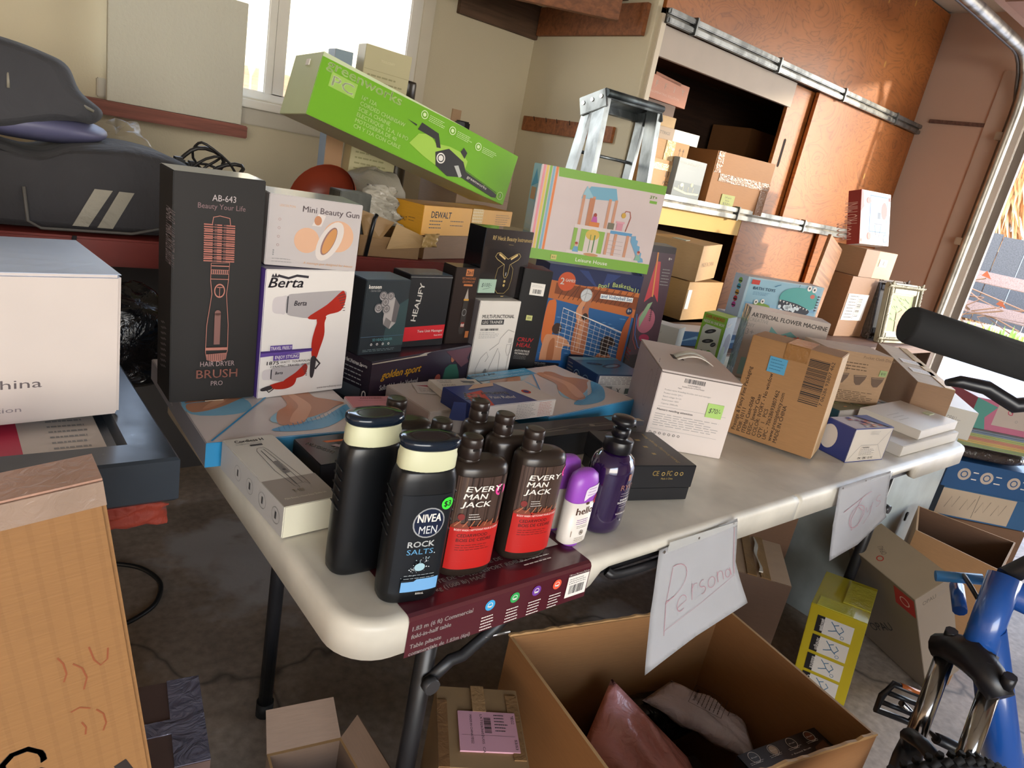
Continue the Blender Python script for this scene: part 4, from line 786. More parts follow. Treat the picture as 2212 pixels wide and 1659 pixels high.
b = Box('warning_label_box', 'low blue and white box with a warning panel, right of the jewelry carton', 'box', (1.223, .066, T0), (0, 0, -9), (.142, .07, .080), M('2e3a78', .4), {'T': M('b9b4b8', .4), 'F': M('c9c0b4', .5)})
a = b.f('F'); a.line([(0, 0), (1, 0), (1, 1), (0, 1)], .003, M('2e3a78'), True).line([(.03, .03), (.28, .5), (.72, .5), (.97, .03)], .0008, GY).line([(.72, .5), (.98, .97)], .0008, GY).rect(.30, .18, .72, .48, M('b9b0a4')).rect(.305, .19, .715, .47, M('cdc4b8')).text('! WARNING:', .42, .40, .05, DK, w=.2, bold=.01).lines(.32, .70, .36, .20, 5, INK, .3).text('CPC  CPSC  CE  FC', .5, .07, .06, DK, w=.4, bold=.01).lines(.42, .70, .9, .82, 3, GY)
a = b.f('T'); rd = random.Random(8)
for i in range(26): u, v = rd.uniform(.2, .85), rd.uniform(.08, .82); a.rect(u, v, u + .09, v + .10, M(rd.choice(('c06a5a', '5a6fa8', 'd9d3c9', '8a5a78', '3a4a8a', 'c9a27a')), .4))
a.poly([(.9, 0), (1, 0), (1, 1), (.6, 1)], M('2e3a78')); b.f('L').ell(.2, .5, .3, .4, M('c9c4c0')); b.done()
# left end: straightener box, black boxes, small boxes
b = Box('straightener_box', 'long white box with a line drawing of a hair straightener, near the left table edge', 'box', (.003, .193, TZ + .0013), (0, 0, 3.5), (.0735, .200, .0445), M('c9c5bb', .45), {'L': M('b9b6b4', .45), 'F': M('cfcbb6', .5)})
a = b.f('T'); a.rect(.0, .0, 1, .34, M('8f867d', .4)).text('Cordless H', .45, .92, .04, DK, w=.55, bold=.012).text('Straightener and Curler', .40, .885, .02, GY, w=.5).rect(.38, .845, .62, .87, DK)
a.line([(.45, .80), (.40, .76), (.38, .45), (.46, .22), (.52, .19), (.52, .24), (.68, .245), (.74, .21), (.74, .27), (.68, .50), (.62, .76), (.58, .81)], .0007, DK, True).line([(.52, .24), (.50, .48), (.48, .76)], .0012, DK).line([(.64, .25), (.62, .48), (.55, .78)], .0007, DK).poly([(.49, .40), (.61, .40), (.58, .58), (.49, .58)], M('6f6c68')).ell(.55, .45, .03, .03, DK)
a.text('T-100', .45, .14, .035, M('d9c6a4'), w=.2, bold=.01).text('Make Beauty a House Enjoy Quality Life', .48, .07, .02, M('cfc4b4'), w=.75)
a = b.f('L')
for i in range(4): a.ring(.30 + i * .2, .5, .055, GY, .06); a.rect(.29 + i * .2, .4, .31 + i * .2, .62, INK); a.lines(.26 + i * .2, .35 + i * .2, .18, .15, 1, GY, .02)
b.done()
b = Box('styler_box', 'flat black box with an orange streak, under the foot scrubber box', 'box', (.092, .290, T0), (0, 0, 2), (.205, .09, .042), M('232326', .3), {'T': M('262628', .25)})
a = b.f('T'); a.poly([(.18, .80), (.42, .76), (.42, .70), (.20, .72)], M('c4622a')).poly([(.4, .78), (1, .85), (1, .55), (.55, .45), (.2, .5)], M('5a5652', .3)).poly([(.42, .72), (.62, .75), (.60, .60), (.40, .62)], M('151517', .3)).ell(.52, .88, .035, .02, M('1a1a1c')).ell(.64, .89, .035, .02, M('1a1a1c')).text('MAXGROOM', .10, .55, .09, M('c9c4bc'), w=.22, rot=-60, bold=.008).poly([(.2, .6), (.25, .62), (.3, .5), (.26, .48)], M('9a8a8a')); b.done()
b = Box('flat_iron_box', 'flat black box with an outlined hair tool, behind the purple pump bottle', 'box', (.41, .283, T0), (0, 0, -2), (.33, .062, .045), M('1d1e21', .35))
a = b.f('T'); a.line([(.25, .35), (.6, .55), (.9, .45), (.92, .3), (.6, .35), (.25, .25)], .0012, M('8a8780')).line([(.25, .3), (.9, .37)], .001, M('8a8780')).ell(.7, .42, .02, .014, M('8a8780')).rect(.88, .62, .95, .9, M('4f97b5')); b.done()
b = Box('small_lavender_box', 'small plain lavender-white box left of the black shampoo bottles', 'box', (.099, .200, T0), (0, 0, 1.5), (.11, .056, .042), M('bdb9cc', .45), {'F': M('c6c0cf', .45)})
b.part('gold_sticker', 'T', .62, .1, .75, .5, M('c9a24a', .5), label='small gold sticker'); b.done()
b = Box('pink_brush_box', 'pink box with white sides lying behind the body wash bottles', 'box', (.2155, .395, T0), (0, 0, -9), (.083, .125, .046), M('c9868a', .42), {'L': M('c9c3c4', .45)})
a = b.f('T'); a.text('ZAIVANDER', .55, .90, .04, M('5a2f35'), w=.5, bold=.01).text('HEATED ROUND BRUSH', .55, .82, .022, M('6a3a40'), w=.62).line([(.4, .5), (.5, .6), (.62, .5), (.5, .44)], .001, M('6a3a40'), True).lines(.3, .7, .4, .2, 5, M('8a555a'))
a = b.f('L')
for u in (.25, .6): a.ring(u, .5, .06, INK, .1)
b.done()
b = Box('flat_white_box', 'flat plain white box under the razor blade box', 'box', (.345, .412, T0), (0, 0, 4), (.19, .138, .05), M('c9bfb8', .5), {'L': M('b3a8a2', .5)}); b.done()
m = MB(); m.box(0, 0, 0, .07, .05, .0006, M('d3cbc6', .6)); a = m.art(.07, .05, frame((0, 0, .0006), (1, 0, 0), (0, 1, 0), (0, 0, 1))); a.poly([(.05, .8), (.7, .95), (.7, .6)], M('a83a4a')).lines(.1, .9, .5, .1, 5, GY)
tag(m.build('leaflet', None, (.372, .498, T0 + .0512), (0, 0, R(-18))), 'small red and white leaflet under the razor blade box', 'leaflet')
b = Box('razor_blade_box', 'small cream box with a razor printed on top, on the flat white box', 'box', (.402, .466, T0 + .0524), (0, 0, -7), (.103, .06, .014), M('d3ccc0', .5))
a = b.f('T'); a.text('WOMEN GROOM', .28, .8, .09, INK, w=.3).text('EXPERIENCE', .28, .66, .09, INK, w=.24).text('RAZORS', .28, .42, .09, INK, w=.28).lines(.1, .5, .28, .1, 3, INK).poly([(.62, .85), (.90, .80), (.88, .62), (.64, .66)], M('5a5c62')).line([(.76, .62), (.84, .40), (.95, .15)], .003, M('8a8c90')).text('4', .62, .12, .18, INK, bold=.01); b.done()
b = Box('pain_patch_box', 'blue, white and red medicine box with an open end flap beside the body wash caps', 'box', (.395, .352, TZ + .0465), (0, 0, 1.5), (.195, .10, .034), M('d0c6c0', .45), {'L': M('1f2f6a', .45), 'T': M('24367a', .35)})
a = b.f('T'); a.poly([(.0, .0), (.22, .0), (.34, .7), (.12, .6)], M('c43a2c')).text('A535', .2, .35, .3, WH, w=.18, rot=60, bold=.01).poly([(.75, .0), (1, .0), (1, 1), (.6, 1)], M('cfc4be')).text('ARTHRITIS', .42, .45, .12, WH, w=.3, rot=-8, bold=.01).text('Pain Relief', .44, .25, .12, WH, w=.28, rot=-8).poly([(.2, .75), (.35, .98), (.6, 1), (.55, .85), (.35, .8)], M('c9a58a')).ell(.80, .45, .05, .05, M('c43a2c')).ell(.80, .45, .03, .03, M('2a3a7a'))
b.f('F').lines(.5, .75, .85, .1, 9, GY).lines(.78, .97, .85, .1, 9, M('b5706a')); b.mesh('end_flap', MB(), 'open dark blue end flap').prism([(0, 0), (.03, 0), (.026, .034), (.004, .034)], .0008, M('1f2f6a', .45), Matrix.Translation((0, .02, 0)) @ Matrix.Rotation(R(-25), 4, 'Z') @ Matrix.Rotation(R(90), 4, 'X') @ Matrix.Rotation(R(180), 4, 'Y')); b.done()
b = Box('foot_scrubber_box', 'second blue-edged foot scrubber box with white BESKAR lettering, in the table middle', 'box', (.585, .360, T0), (0, 0, 8), (.295, .235, .042), M('3f94c4', .4), {'T': M('c9c2c0', .3)})
a = b.f('T'); legs_art(a, .86); a.rect(.0, .84, .62, 1, M('4a9cc4', .35)).text('BESKAR', .14, .93, .05, WH, w=.25, bold=.014).text('| Foot Scrubber Mat', .29, .93, .03, M('bcd6e4'), al='l', w=.28).text('No Bending or Straining to Clean Your Feet', .03, .865, .03, M('d3e3ea'), al='l', w=.54); b.done()
# right end of the table
b = Box('flower_machine_box', 'tall box with red paper flowers and a clear shiny side, behind the jewelry carton', 'box', (1.545, .585, T0), (0, 0, -44), (.235, .083, .213), M('b9aca4', .4), {'L': M('9aa0a4', .08, 'film', m=.5), 'T': M('a9b2ae', .3)})
a = b.f('F'); a.text('ARTIFICIAL FLOWER MACHINE', .50, .885, .06, M('33302e'), w=.95, bold=.012).text('CREATIVE', .13, .82, .05, M('8f8a86'), w=.24).text('DIY', .05, .74, .05, M('8f8a86'), w=.1).text('3+', .06, .63, .08, M('8f8a86'), w=.1)
a.poly([(.28, .45), (.30, .80), (.42, .70), (.55, .78), (.68, .70), (.86, .74), (.88, .45)], M('6fa3a0'))
def flower(a, u, v, r_, c_):
    for k in range(12): t = R(30 * k); a.poly([(u, v), (u + r_ * math.cos(t - .22), v + r_ * 1.1 * math.sin(t - .22)), (u + r_ * 1.12 * math.cos(t), v + r_ * 1.2 * math.sin(t)), (u + r_ * math.cos(t + .22), v + r_ * 1.1 * math.sin(t + .22))], M(c_))
    a.ell(u, v, r_ * .3, r_ * .3, M('7a1a1a'))
for u, v, r_, c_ in ((.50, .60, .10, 'c2382e'), (.66, .62, .09, 'cf4a38'), (.56, .45, .10, 'b52f2a'), (.78, .50, .08, 'c76a8a'), (.42, .44, .07, 'c2382e')): flower(a, u, v, r_, c_)
a.rect(.05, .05, .95, .3, M('8fb0ac')); b.done()
b = Box('bath_toy_box', 'light blue box with cartoon dinosaurs and coloured dots on its side', 'box', (1.93, .86, TZ + .108), (0, 0, -18), (.36, .075, .150), M('a8c3d0', .42), {'L': M('c0cfe0', .4), 'T': M('b9b6b0', .5), 'R': M('8fb0c4', .5)})
a = b.f('F'); a.rect(.03, .03, .97, .97, M('93bccf', .42))
for i in range(9):
    for j in range(4): a.rect(.04 + i * .104, .06 + j * .09, .135 + i * .104, .135 + j * .09, M('7aa9c9' if (i + j) % 2 else '8db8d2'))
a.rect(.05, .84, .15, .95, M('c43a2e')).text('BATH TOYS', .23, .72, .07, M('24506e'), w=.28, bold=.014).lines(.1, .32, .66, .60, 3, M('3a6f94'))
a.soft([(.45, .58), (.48, .78), (.62, .90), (.80, .90), (.93, .76), (.95, .52), (.88, .40), (.70, .50), (.55, .56)], M('4fa39e')).soft([(.46, .55), (.56, .55), (.72, .50), (.88, .38), (.84, .26), (.62, .28), (.48, .38)], M('1f2430'))
for i in range(9): a.poly([(.46 + i * .047, .56 - i * .018), (.485 + i * .047, .555 - i * .018), (.47 + i * .047, .51 - i * .018)], WH)
for i in range(14): rd = random.Random(i + 40); a.ell(.62 + rd.gauss(0, .07), .37 + rd.gauss(0, .05), .02, .02, M('d9e3e8'))
a.ell(.80, .93, .03, .03, WH).ell(.87, .91, .03, .03, WH).ell(.80, .93, .012, .012, DK).ell(.87, .91, .012, .012, DK).ell(.87, .74, .03, .022, M('c9685a'))
for i in range(6): a.poly([(.94, .78 - i * .07), (.985, .76 - i * .07), (.945, .73 - i * .07)], M('25303c'))
a.soft([(.10, .10), (.12, .32), (.20, .42), (.34, .38), (.36, .26), (.26, .14), (.22, .06)], M('7a9a3a')).poly([(.20, .26), (.34, .30), (.35, .24), (.22, .20)], M('c9574a')).ell(.17, .43, .025, .025, WH).ell(.25, .46, .025, .025, WH).ell(.17, .43, .01, .01, DK).ell(.25, .46, .01, .01, DK)
for i in range(6): a.poly([(.09, .34 - i * .04), (.06, .32 - i * .04), (.10, .30 - i * .04)], M('2f5a3a'))
a.ell(.5, .13, .14, .04, M('b9d3de')); a.line([(.35, .85), (.42, .92)], .003, M('2f6f94')).text('?', .66, .9, .08, DK)
a = b.f('L')
for i, c_ in enumerate(('7fae48', '3a9ab5', 'd09a3a', 'c4404a', 'c04a9a')): a.ell(.5, .86 - i * .15, .14, .14, M(c_)).rect(.36, .83 - i * .15, .64, .86 - i * .15, M('33302e'))
b.done()
b = Box('water_toy_box', 'long flat blue box with a white top edge, under the bath toy box', 'box', (1.50, .905, TZ + .0006), (0, 0, -12), (.44, .10, .052), M('2f5c8c', .4), {'T': M('b3bcc6', .35)})
b.f('F').poly([(.3, .2), (.5, .7), (.7, .3), (1, .8), (1, .6), (.7, .1), (.5, .5)], M('7fa6c9')); b.done()
b = Box('plain_white_box', 'plain white box directly under the bath toy box', 'box', (1.95, .872, TZ + .0006), (0, 0, -18), (.30, .12, .106), M('c4c9d2', .5)); b.done()
b = Box('cosmetic_box', 'small grey-white box with faint lettering, left of the green household box', 'box', (1.46, .865, TZ + .0006), (0, 0, -70), (.095, .07, .088), M('b5b4ae', .45), {'T': M('c9c9c4', .4)}); b.f('F').text('OPAU', .28, .68, .07, M('7f7c78'), w=.3).f if 0 else b.f('F').text('OPAU', .28, .68, .07, M('7f7c78'), w=.3); b.done()
b = Box('household_box', 'small green box printed with black gadgets beside the grey-white box', 'box', (1.54, .735, T0), (0, 0, -76), (.078, .085, .158), M('7fae3c', .4), {'R': M('4a5a4a', .35), 'T': M('8ab04a', .4)})
a = b.f('F'); a.text('OVER HUNDRED', .5, .90, .07, M('b5432c'), w=.8, bold=.012).text('NEEDS IN ONE BOX!', .5, .81, .055, WH, w=.86, bold=.012).poly([(.1, .05), (.1, .70), (.2, .78), (.86, .76), (.9, .2), (.8, .05)], M('c9cfc4'))
for u, v, ro in ((.45, .66, 25), (.45, .46, 20), (.70, .42, 40), (.3, .2, 80), (.6, .2, 80)): a.ell(u, v, .24 if ro < 30 else .12, .08, M('2a2c30'), rot=ro).ell(u, v, .10, .03, M('6a6c70'), rot=ro)
a.ring(.62, .22, .14, M('4f9a3a'), .35); a = b.f('R'); a.text('Kior', .35, .80, .10, WH, w=.5, bold=.01).ell(.6, .45, .3, .4, M('333a48')).ell(.4, .25, .2, .3, M('55684a')); b.done()
b = Box('camouflage_toy_box', 'green camouflage box marked AGES 3+, half hidden by the jewelry carton', 'box', (1.355, .385, T0), (0, 0, -40), (.15, .07, .175), M('6a6e4a', .45), {'T': M('9a9a80', .5)})
a = b.f('F'); rd = random.Random(2)
for i in range(34): a.ell(rd.random() * .9 + .05, rd.uniform(.06, .9), rd.uniform(.03, .08), rd.uniform(.02, .05), M(rd.choice(('4a5236', '8a8a5a', '3a4030', 'a39a6a'))), rot=rd.uniform(0, 90), n=10)
a.text('AGES 3+', .80, .87, .05, WH, w=.28, bold=.012, it=.1).text('T', .42, .85, .09, WH, bold=.014); b.done()
b = Box('painted_flat_box', 'flat green and tan patterned box beneath the cloth diaper box', 'box', (1.49, .222, T0), (0, 0, -4), (.30, .16, .038), M('c4bdb5', .5), {'T': M('6a6a50', .45), 'L': M('2f5a6c', .45)})
a = b.f('T'); rd = random.Random(5)
for i in range(30): a.ell(rd.uniform(.05, .95), rd.uniform(.08, .92), .03, .012, M(rd.choice(('8a9a5a', 'b5a06a', '3a5a50', 'c98a5a'))), rot=rd.uniform(0, 180), n=8)
b.done()
b = Box('cloth_diaper_box', 'tan box printed with folded cloth diapers, right of the jewelry carton', 'box', (1.505, .310, T0 + .0386), (0, 0, -28), (.205, .11, .142), M('ad8e6f', .5, 'card'), {'T': M('b5a088', .5, 'card')})
a = b.f('F'); K = M('5a4636'); a.text('Pocket Cloth Diaper', .80, .90, .055, M('6f5a48'), w=.50).text('USE', .27, .82, .045, K, w=.08).lines(.25, .75, .78, .66, 3, K, .4)
for i in range(3):
    x_ = .22 + i * .27; a.poly([(x_, .56), (x_ + .20, .58), (x_ + .19, .50), (x_ + .14, .38), (x_ + .08, .37), (x_ + .04, .42)], M('6a5648')).line([(x_ + .02, .54), (x_ + .19, .56)], .001, M('b59a80'))
a.line([(.30, .72), (.30, .62)], .0012, K).line([(.36, .72), (.36, .62)], .0012, K).text('WASH & CARE', .12, .27, .035, K, w=.2).lines(.05, .9, .23, .06, 6, K, .35)
n_ = b.part('price_sticker', 'F', .86, .60, .97, .72, M('9ab07a', .6), label='small green price sticker'); n_.text('$10', .5, .3, .4, DK, w=.6); b.done()
b = Box('slim_white_box', 'long slim white box at the right end of the table, upper of the two', 'box', (1.55, .045, TZ + .0286), (0, 0, 1), (.265, .155, .024), M('cfc8be', .45), {'T': M('c9c4ba', .3)})
n_ = b.part('small_label', 'T', .78, .35, .92, .47, M('b5b890', .6)); b.f('T').lines(.1, .4, .6, .4, 3, M('b5b0a6')); b.done()
b = Box('slim_white_box', 'plain white box beneath the other slim box at the table end', 'box', (1.44, .035, T0), (0, 0, 0), (.365, .155, .0275), M('c4beb4', .5)); b.done()
# ------------------------------------------------------------------ benches behind the table
def bench(name, label, x0, y0, x1, y1, zt, top, body, th=.05):
    t = empty(name, ((x0 + x1) / 2, (y0 + y1) / 2, 0)); tag(t, label, 'bench'); inv = Matrix.Translation((-(x0 + x1) / 2, -(y0 + y1) / 2, 0))
    m = MB(); m.box(x0, y0, zt - th, x1, y1, zt, top, .004, inv); m.build('bench_top', t)
    for x_ in (x0 + .04, x1 - .09):
        for y_ in (y0 + .03, y1 - .08): m = MB(); m.box(x_, y_, 0, x_ + .05, y_ + .05, zt - th, body, .003, inv); m.build('leg', t)
    m = MB(); m.box(x0 + .09, y1 - .07, .12, x1 - .09, y1 - .05, zt - th - .02, body, 0, inv); m.build('back_panel', t)
    return t
RT = M('7a2b22', .45, 'steel')
t = bench('tool_bench', 'dark tool bench with a worn red top under the black bags', -1.35, 1.005, 1.12, 1.66, .94, RT, M('2a2624', .6), .055)
bench('work_bench', 'brown wooden bench behind the white table carrying the box stacks', 1.44, .78, 3.85, 1.165, .739, M('6d4c34', .6, 'wood'), M('4a3526', .7), .04)
B1 = .941
CK = lambda c='a57d52': M(c, .6, 'card')
# chainsaw box
GN = M('6fae1e', .4)
b = Box('chainsaw_box', 'long bright green chainsaw box leaning diagonally behind the hair dryer boxes', 'box', (.318, .995, 1.237), (-4, 12.9, -1.0), (.572, .15, .133), GN, {'L': M('c3d0a8', .5), 'D': M('c9c9a0', .5), 'T': M('7a9a4a', .5)})
a = b.f('F'); a.poly([(.0, .93), (.7, 1), (0, 1)], M('c9d6b0')).text('greenworks', .19, .80, .15, M('b9d68a'), w=.33, bold=.014).rect(.05, .55, .16, .78, M('9cc45a')).text('PC', .105, .58, .16, M('d3dfb8'), w=.09, bold=.014)
for i, t_ in enumerate(('16" 12A', 'CORDED CHAINSAW', 'SCIE A CHAINE', 'ELECTRIQUE, 12 A, 16 PO', 'MOTOSIERRA DE 40', 'CM Y 12A CON CABLE')): a.text(t_, .19, .60 - i * .095, .065, M('c3df96'), al='l', bold=.012)
K = M('2f2f30', .4)
a.poly([(.44, .30), (.47, .52), (.52, .60), (.56, .50), (.63, .56), (.70, .56), (.74, .46), (.74, .20), (.64, .10), (.52, .20)], M('9fc94a')).poly([(.46, .58), (.47, .72), (.56, .68), (.59, .46), (.57, .44), (.55, .56)], K).poly([(.40, .66), (.45, .62), (.45, .65)], K)
a.poly([(.59, .14), (.57, .36), (.63, .52), (.72, .42), (.75, .26), (.73, .14), (.66, .05)], K).ring(.605, .30, .022, WH, .25).ell(.605, .30, .012, .012, WH).poly([(.68, .28), (.70, .32), (.735, .16), (.72, .12)], M('b9bcb6')).poly([(.69, .56), (.70, .66), (.725, .60), (.72, .48)], K)
a.poly([(.74, .28), (.92, .16), (.945, .13), (.945, .07), (.92, .05), (.73, .14)], K).text('greenworks', .82, .155, .055, WH, w=.12, rot=-6, bold=.012)
for i in range(28): a.rect(.745 + i * .007, .285 - i * .0046, .749 + i * .007, .30 - i * .0046, K)
for u, v in ((.47, .86), (.62, .84), (.77, .80)): a.ring(u, v, .017, M('d6ecb5'), .2).ell(u, v, .008, .008, M('d6ecb5')); a.lines(u + .025, u + .11, v + .03, v - .06, 4, M('d6ecb5'), .4)
a.ring(.965, .14, .018, M('c3df96'), .15).text('3', .965, .11, .07, WH, bold=.01)
b.part('hand_label', 'L', .5, .8, .62, .9, WH); b.done()
b = Box('jigsaw_box', 'long yellow power tool box with black lettering below the chainsaw box', 'box', (.650, 1.010, 1.005), (0, 0, 20), (.43, .10, .075), M('c08a22', .5, 'card'), {'F': M('cf962a', .5)})
a = b.f('F'); a.text('DEWALT', .18, .60, .22, M('2a2a2c'), w=.20, bold=.014).lines(.07, .20, .48, .25, 3, DK, .4).lines(.28, .42, .5, .35, 2, DK).lines(.79, .97, .82, .4, 6, M('6a4a14'), .3).text('DW317', .93, .16, .11, DK, w=.11)
a = b.f('L'); a.text('DEWALT', .35, .35, .14, DK, w=.3).lines(.55, .8, .5, .4, 2, DK)
n_ = b.part('net_label', 'F', .505, .35, .625, 1.0, M('d3b06a', .6), lift=.0015)
for i in range(7): n_.line([(.02, i / 6), (.98, i / 6)], .0014, M('e6d9b8')); n_.line([(i / 6, .02), (i / 6, .98)], .0012, M('e6d9b8'))
b.done()
b = Box('support_carton', 'brown carton supporting the yellow tool box', 'carton', (.68, 1.03, B1), (0, 0, 18), (.36, .16, .063), CK('7a5a3a')); b.done()
b = Box('tall_carton', 'tall grey-beige carton standing up behind the green chainsaw box', 'carton', (.600, 1.36, B1), (0, 2, -6), (.135, .06, .505), M('b5ad8a', .5), {'T': M('c9c3a5', .5)})
a = b.f('F'); a.text('TOOLCRAFT', .5, .93, .012, M('c9c3a0'), w=.3).line([(.02, .88), (.98, .88)], .001, M('8f8868')).rect(.12, .60, .5, .83, M('7f8a4a')).rect(.55, .60, .92, .80, M('7f8a4a')).lines(.1, .9, .85, .3, 20, M('8f8a66'), .3); b.done()
b = Box('small_blue_box', 'small pale blue box edge beside the tall carton at the window', 'box', (.560, 1.42, B1), (0, 0, -6), (.05, .06, .478), M('8fa3b5', .5), {'F': M('b08a6a', .5)}); b.f('F').rect(0, .89, 1, 1, M('8fa3b5')); b.done()
t = empty('spray_can', (.818, 1.47, B1)); tag(t, 'dark cylindrical can standing in front of the window corner', 'can')
m = MB(); m.lathe([(.028, 0), (.029, .004), (.029, .37), (.027, .376)], M('4a3f33', .3, 'steel'), 28); m.build('can_body', t)
m = MB(); m.lathe([(.0275, .376), (.0275, .44), (.026, .447), (.01, .449)], M('2a241e', .35), 28); m.build('lid', t)
m = MB(); m.lathe([(.0295, .36), (.0295, .372)], M('9a8a60', .3, 'steel'), 28, cap=(False, False)); m.build('neck_ring', t)
b = Box('large_carton', 'large plain brown carton behind the toy house box, left of the ladder', 'carton', (.905, 1.25, B1), (0, 0, 2), (.205, .2, .30), CK('8a6f55'))
b.f('F').line([(0, .55), (1, .53)], .001, M('6a543f')); b.part('packing_tape', 'T', 0, .45, 1, .6, M('a08055', .3, 'tape'), lift=.001); b.done()
# grey cushion, orange bowl, bubble wrap, carton flaps, steel box
def blob(name, label, cat, c, r_, mat, seed=1, amp=.15, n=2.4, rz=0, group=None, N=36, Mm=18, sq=None):
    """a soft shape: superellipsoid with lumps and folds"""
    rd = random.Random(seed); ph = [(rd.uniform(1, 4), rd.uniform(0, 6), rd.uniform(1, 4), rd.uniform(0, 6)) for _ in range(5)]; m = MB(); L = []
    for j in range(Mm + 1):
        f = -math.pi / 2 + math.pi * (j + .02) / (Mm + .04); cz = math.copysign(abs(math.sin(f)) ** (2 / n), math.sin(f)); cr = max(abs(math.cos(f)) ** (2 / n), .02); lp = []
        for i in range(N):
            t_ = 2 * math.pi * i / N; x, y = math.copysign(abs(math.cos(t_)) ** (2 / n), math.cos(t_)) * cr, math.copysign(abs(math.sin(t_)) ** (2 / n), math.sin(t_)) * cr
            d = 1 + amp * sum(math.sin(a_ * t_ * round(a_) / a_ + b_) * math.cos(c_ * f * 2 + d_) for a_, b_, c_, d_ in ph) / 3
            lp.append((x * r_[0] * d, y * r_[1] * d, cz * r_[2] * (d if cz > 0 else 1)))
        L.append(lp)
    m.loft(L, mat)
    o = m.build(name, None, (c[0], c[1], c[2] + r_[2]), (0, 0, R(rz))); return tag(o, label, cat, group)
blob('grey_cushion', 'soft grey cushion lying under the raised chainsaw box', 'cushion', (.66, 1.30, B1), (.085, .07, .095), M('8f877b', .7, 'cloth'), 4, .12, 3)
t = MB(); L = []
for i in range(9): f = i / 8 * math.pi / 2; L.append([((.03 + .06 * math.sin(f)) * math.cos(2 * math.pi * j / 30), (.03 + .06 * math.sin(f)) * math.sin(2 * math.pi * j / 30), .07 * (1 - math.cos(f))) for j in range(30)])
t.loft(L, M('b04a2c', .4), cap=(True, False)); t.loft([[(x * .96, y * .96, z + .003) for x, y, z in lp] for lp in L], M('8a3a24', .4), cap=(True, False))
tag(t.build('orange_bowl', None, (.515, 1.24, B1 + .075), (R(30), R(-55), 0)), 'orange plastic bowl tipped on its side beneath the chainsaw box', 'bowl')
b = Box('supporting_box', 'dark box beneath the orange bowl', 'box', (.44, 1.19, B1), (0, 0, 5), (.13, .12, .03), M('4a3d33', .7, 'card')); b.done()
def sheet(name, label, cat, P, mat, th=.0012, parent=None, loc=(0, 0, 0)):
    """P is a grid of points; gives a thin sheet with thickness"""
    m = MB(); nv, nu = len(P), len(P[0]); V = [[m.bm.verts.new(p) for p in r_] for r_ in P]; mi = m.mi(mat); fs = []
    for i in range(nv - 1):
        for j in range(nu - 1): f = m.bm.faces.new((V[i][j], V[i][j + 1], V[i + 1][j + 1], V[i + 1][j])); f.smooth = True; fs.append(f)
    bmesh.ops.recalc_face_normals(m.bm, faces=fs); bmesh.ops.solidify(m.bm, geom=fs, thickness=th)
    for f in m.bm.faces: f.material_index = mi
    o = m.build(name, parent, loc)
    if label: tag(o, label, cat)
    return o
def crumple(c, U, V, w, h, n=14, amp=.012, seed=1, k=5):
    rd = random.Random(seed); ph = [(rd.uniform(1, k), rd.uniform(1, k), rd.uniform(0, 6)) for _ in range(6)]; c, U, V = Vector(c), Vector(U).normalized(), Vector(V).normalized(); N_ = U.cross(V); P = []
    for i in range(n + 1):
        r_ = []
        for j in range(n + 1):
            u, v = j / n, i / n; d = sum(math.sin(a_ * u * 6 + b_ * v * 6 + p_) for a_, b_, p_ in ph) / 3
            r_.append(tuple(c + U * (u * w) + V * (v * h) + N_ * d * amp))
        P.append(r_)
    return P
sheet('bubble_wrap', 'crumpled clear bubble wrap sticking up beside the yellow tool box', 'bubble wrap', crumple((.53, 1.045, 1.012), (1, .2, 0), (-.25, .15, 1), .095, .10, 16, .016, 3), M('b9b3a5', .15, 'film', al=.75), .0015)
t = empty('open_carton', (.56, 1.02, B1)); tag(t, 'open brown carton with raised flaps and torn tape behind the shaver boxes', 'carton')
m = MB(); m.box(-.07, 0, 0, .10, .003, .05, CK('8a6a45')).box(-.07, .12, 0, .10, .123, .05, CK('8a6a45')).box(-.07, .003, 0, -.067, .12, .05, CK('8a6a45')).box(.097, .003, 0, .1, .12, .05, CK('8a6a45')).box(-.067, .003, 0, .097, .12, .003, CK('8a6a45')); m.build('carton_body', t)
for P, c_ in (([(-.08, .0, .11), (.03, .02, .085), (-.015, -.005, .045), (-.06, .0, .05)], '8f7048'), ([(.025, .0, .085), (.115, -.01, .058), (.10, -.02, .035), (.0, -.01, .022)], 'a5875c')):
    m = MB(); A_ = [Vector(p) for p in P]; n_ = (A_[1] - A_[0]).cross(A_[3] - A_[0]).normalized() * .003; m.loft([[tuple(p) for p in A_], [tuple(p + n_) for p in A_]], CK(c_), smooth=False); m.build('flap', t)
o = sheet('packing_tape', None, None, crumple((.09, -.022, .035), (1, 0, .1), (.2, .1, 1), .045, .035, 8, .006, 5), M('b89a66', .2, 'tape', al=.85), .0006, t)
t = empty('steel_box', (.47, 1.03, B1)); tag(t, 'grey steel box with a round lock, half hidden behind the beauty gun box', 'metal box')
m = MB(); m.box(-.04, 0, 0, .045, .06, .075, M('6f7370', .35, 'metal'), .002).box(-.038, -.002, .078, .043, .06, .145, M('7d807b', .35, 'metal'), .002); m.build('housing', t)
m = MB(); m.tube([(.012, -.002, .03), (.012, -.009, .03)], .012, M('a9aaa6', .25, m=.9), 20).tube([(.012, -.009, .03), (.012, -.0105, .03)], .005, BK, 12); m.build('lock', t)
m = MB(); m.tube([(.0, -.018, .0), (.012, -.018, .09), (.02, -.012, .10)], .005, M('3a3c40', .3, 'metal'), 10); tag(m.build('metal_rod', None, (.505, 1.028, B1 + .001)), 'dark metal rod leaning against the grey steel box', 'rod')
b = Box('narrow_white_carton', 'narrow white carton upright left of the neck instrument box', 'box', (.705, 1.150 - .13, B1), (0, 0, 0), (.05, .0, .06), WH) if 0 else None
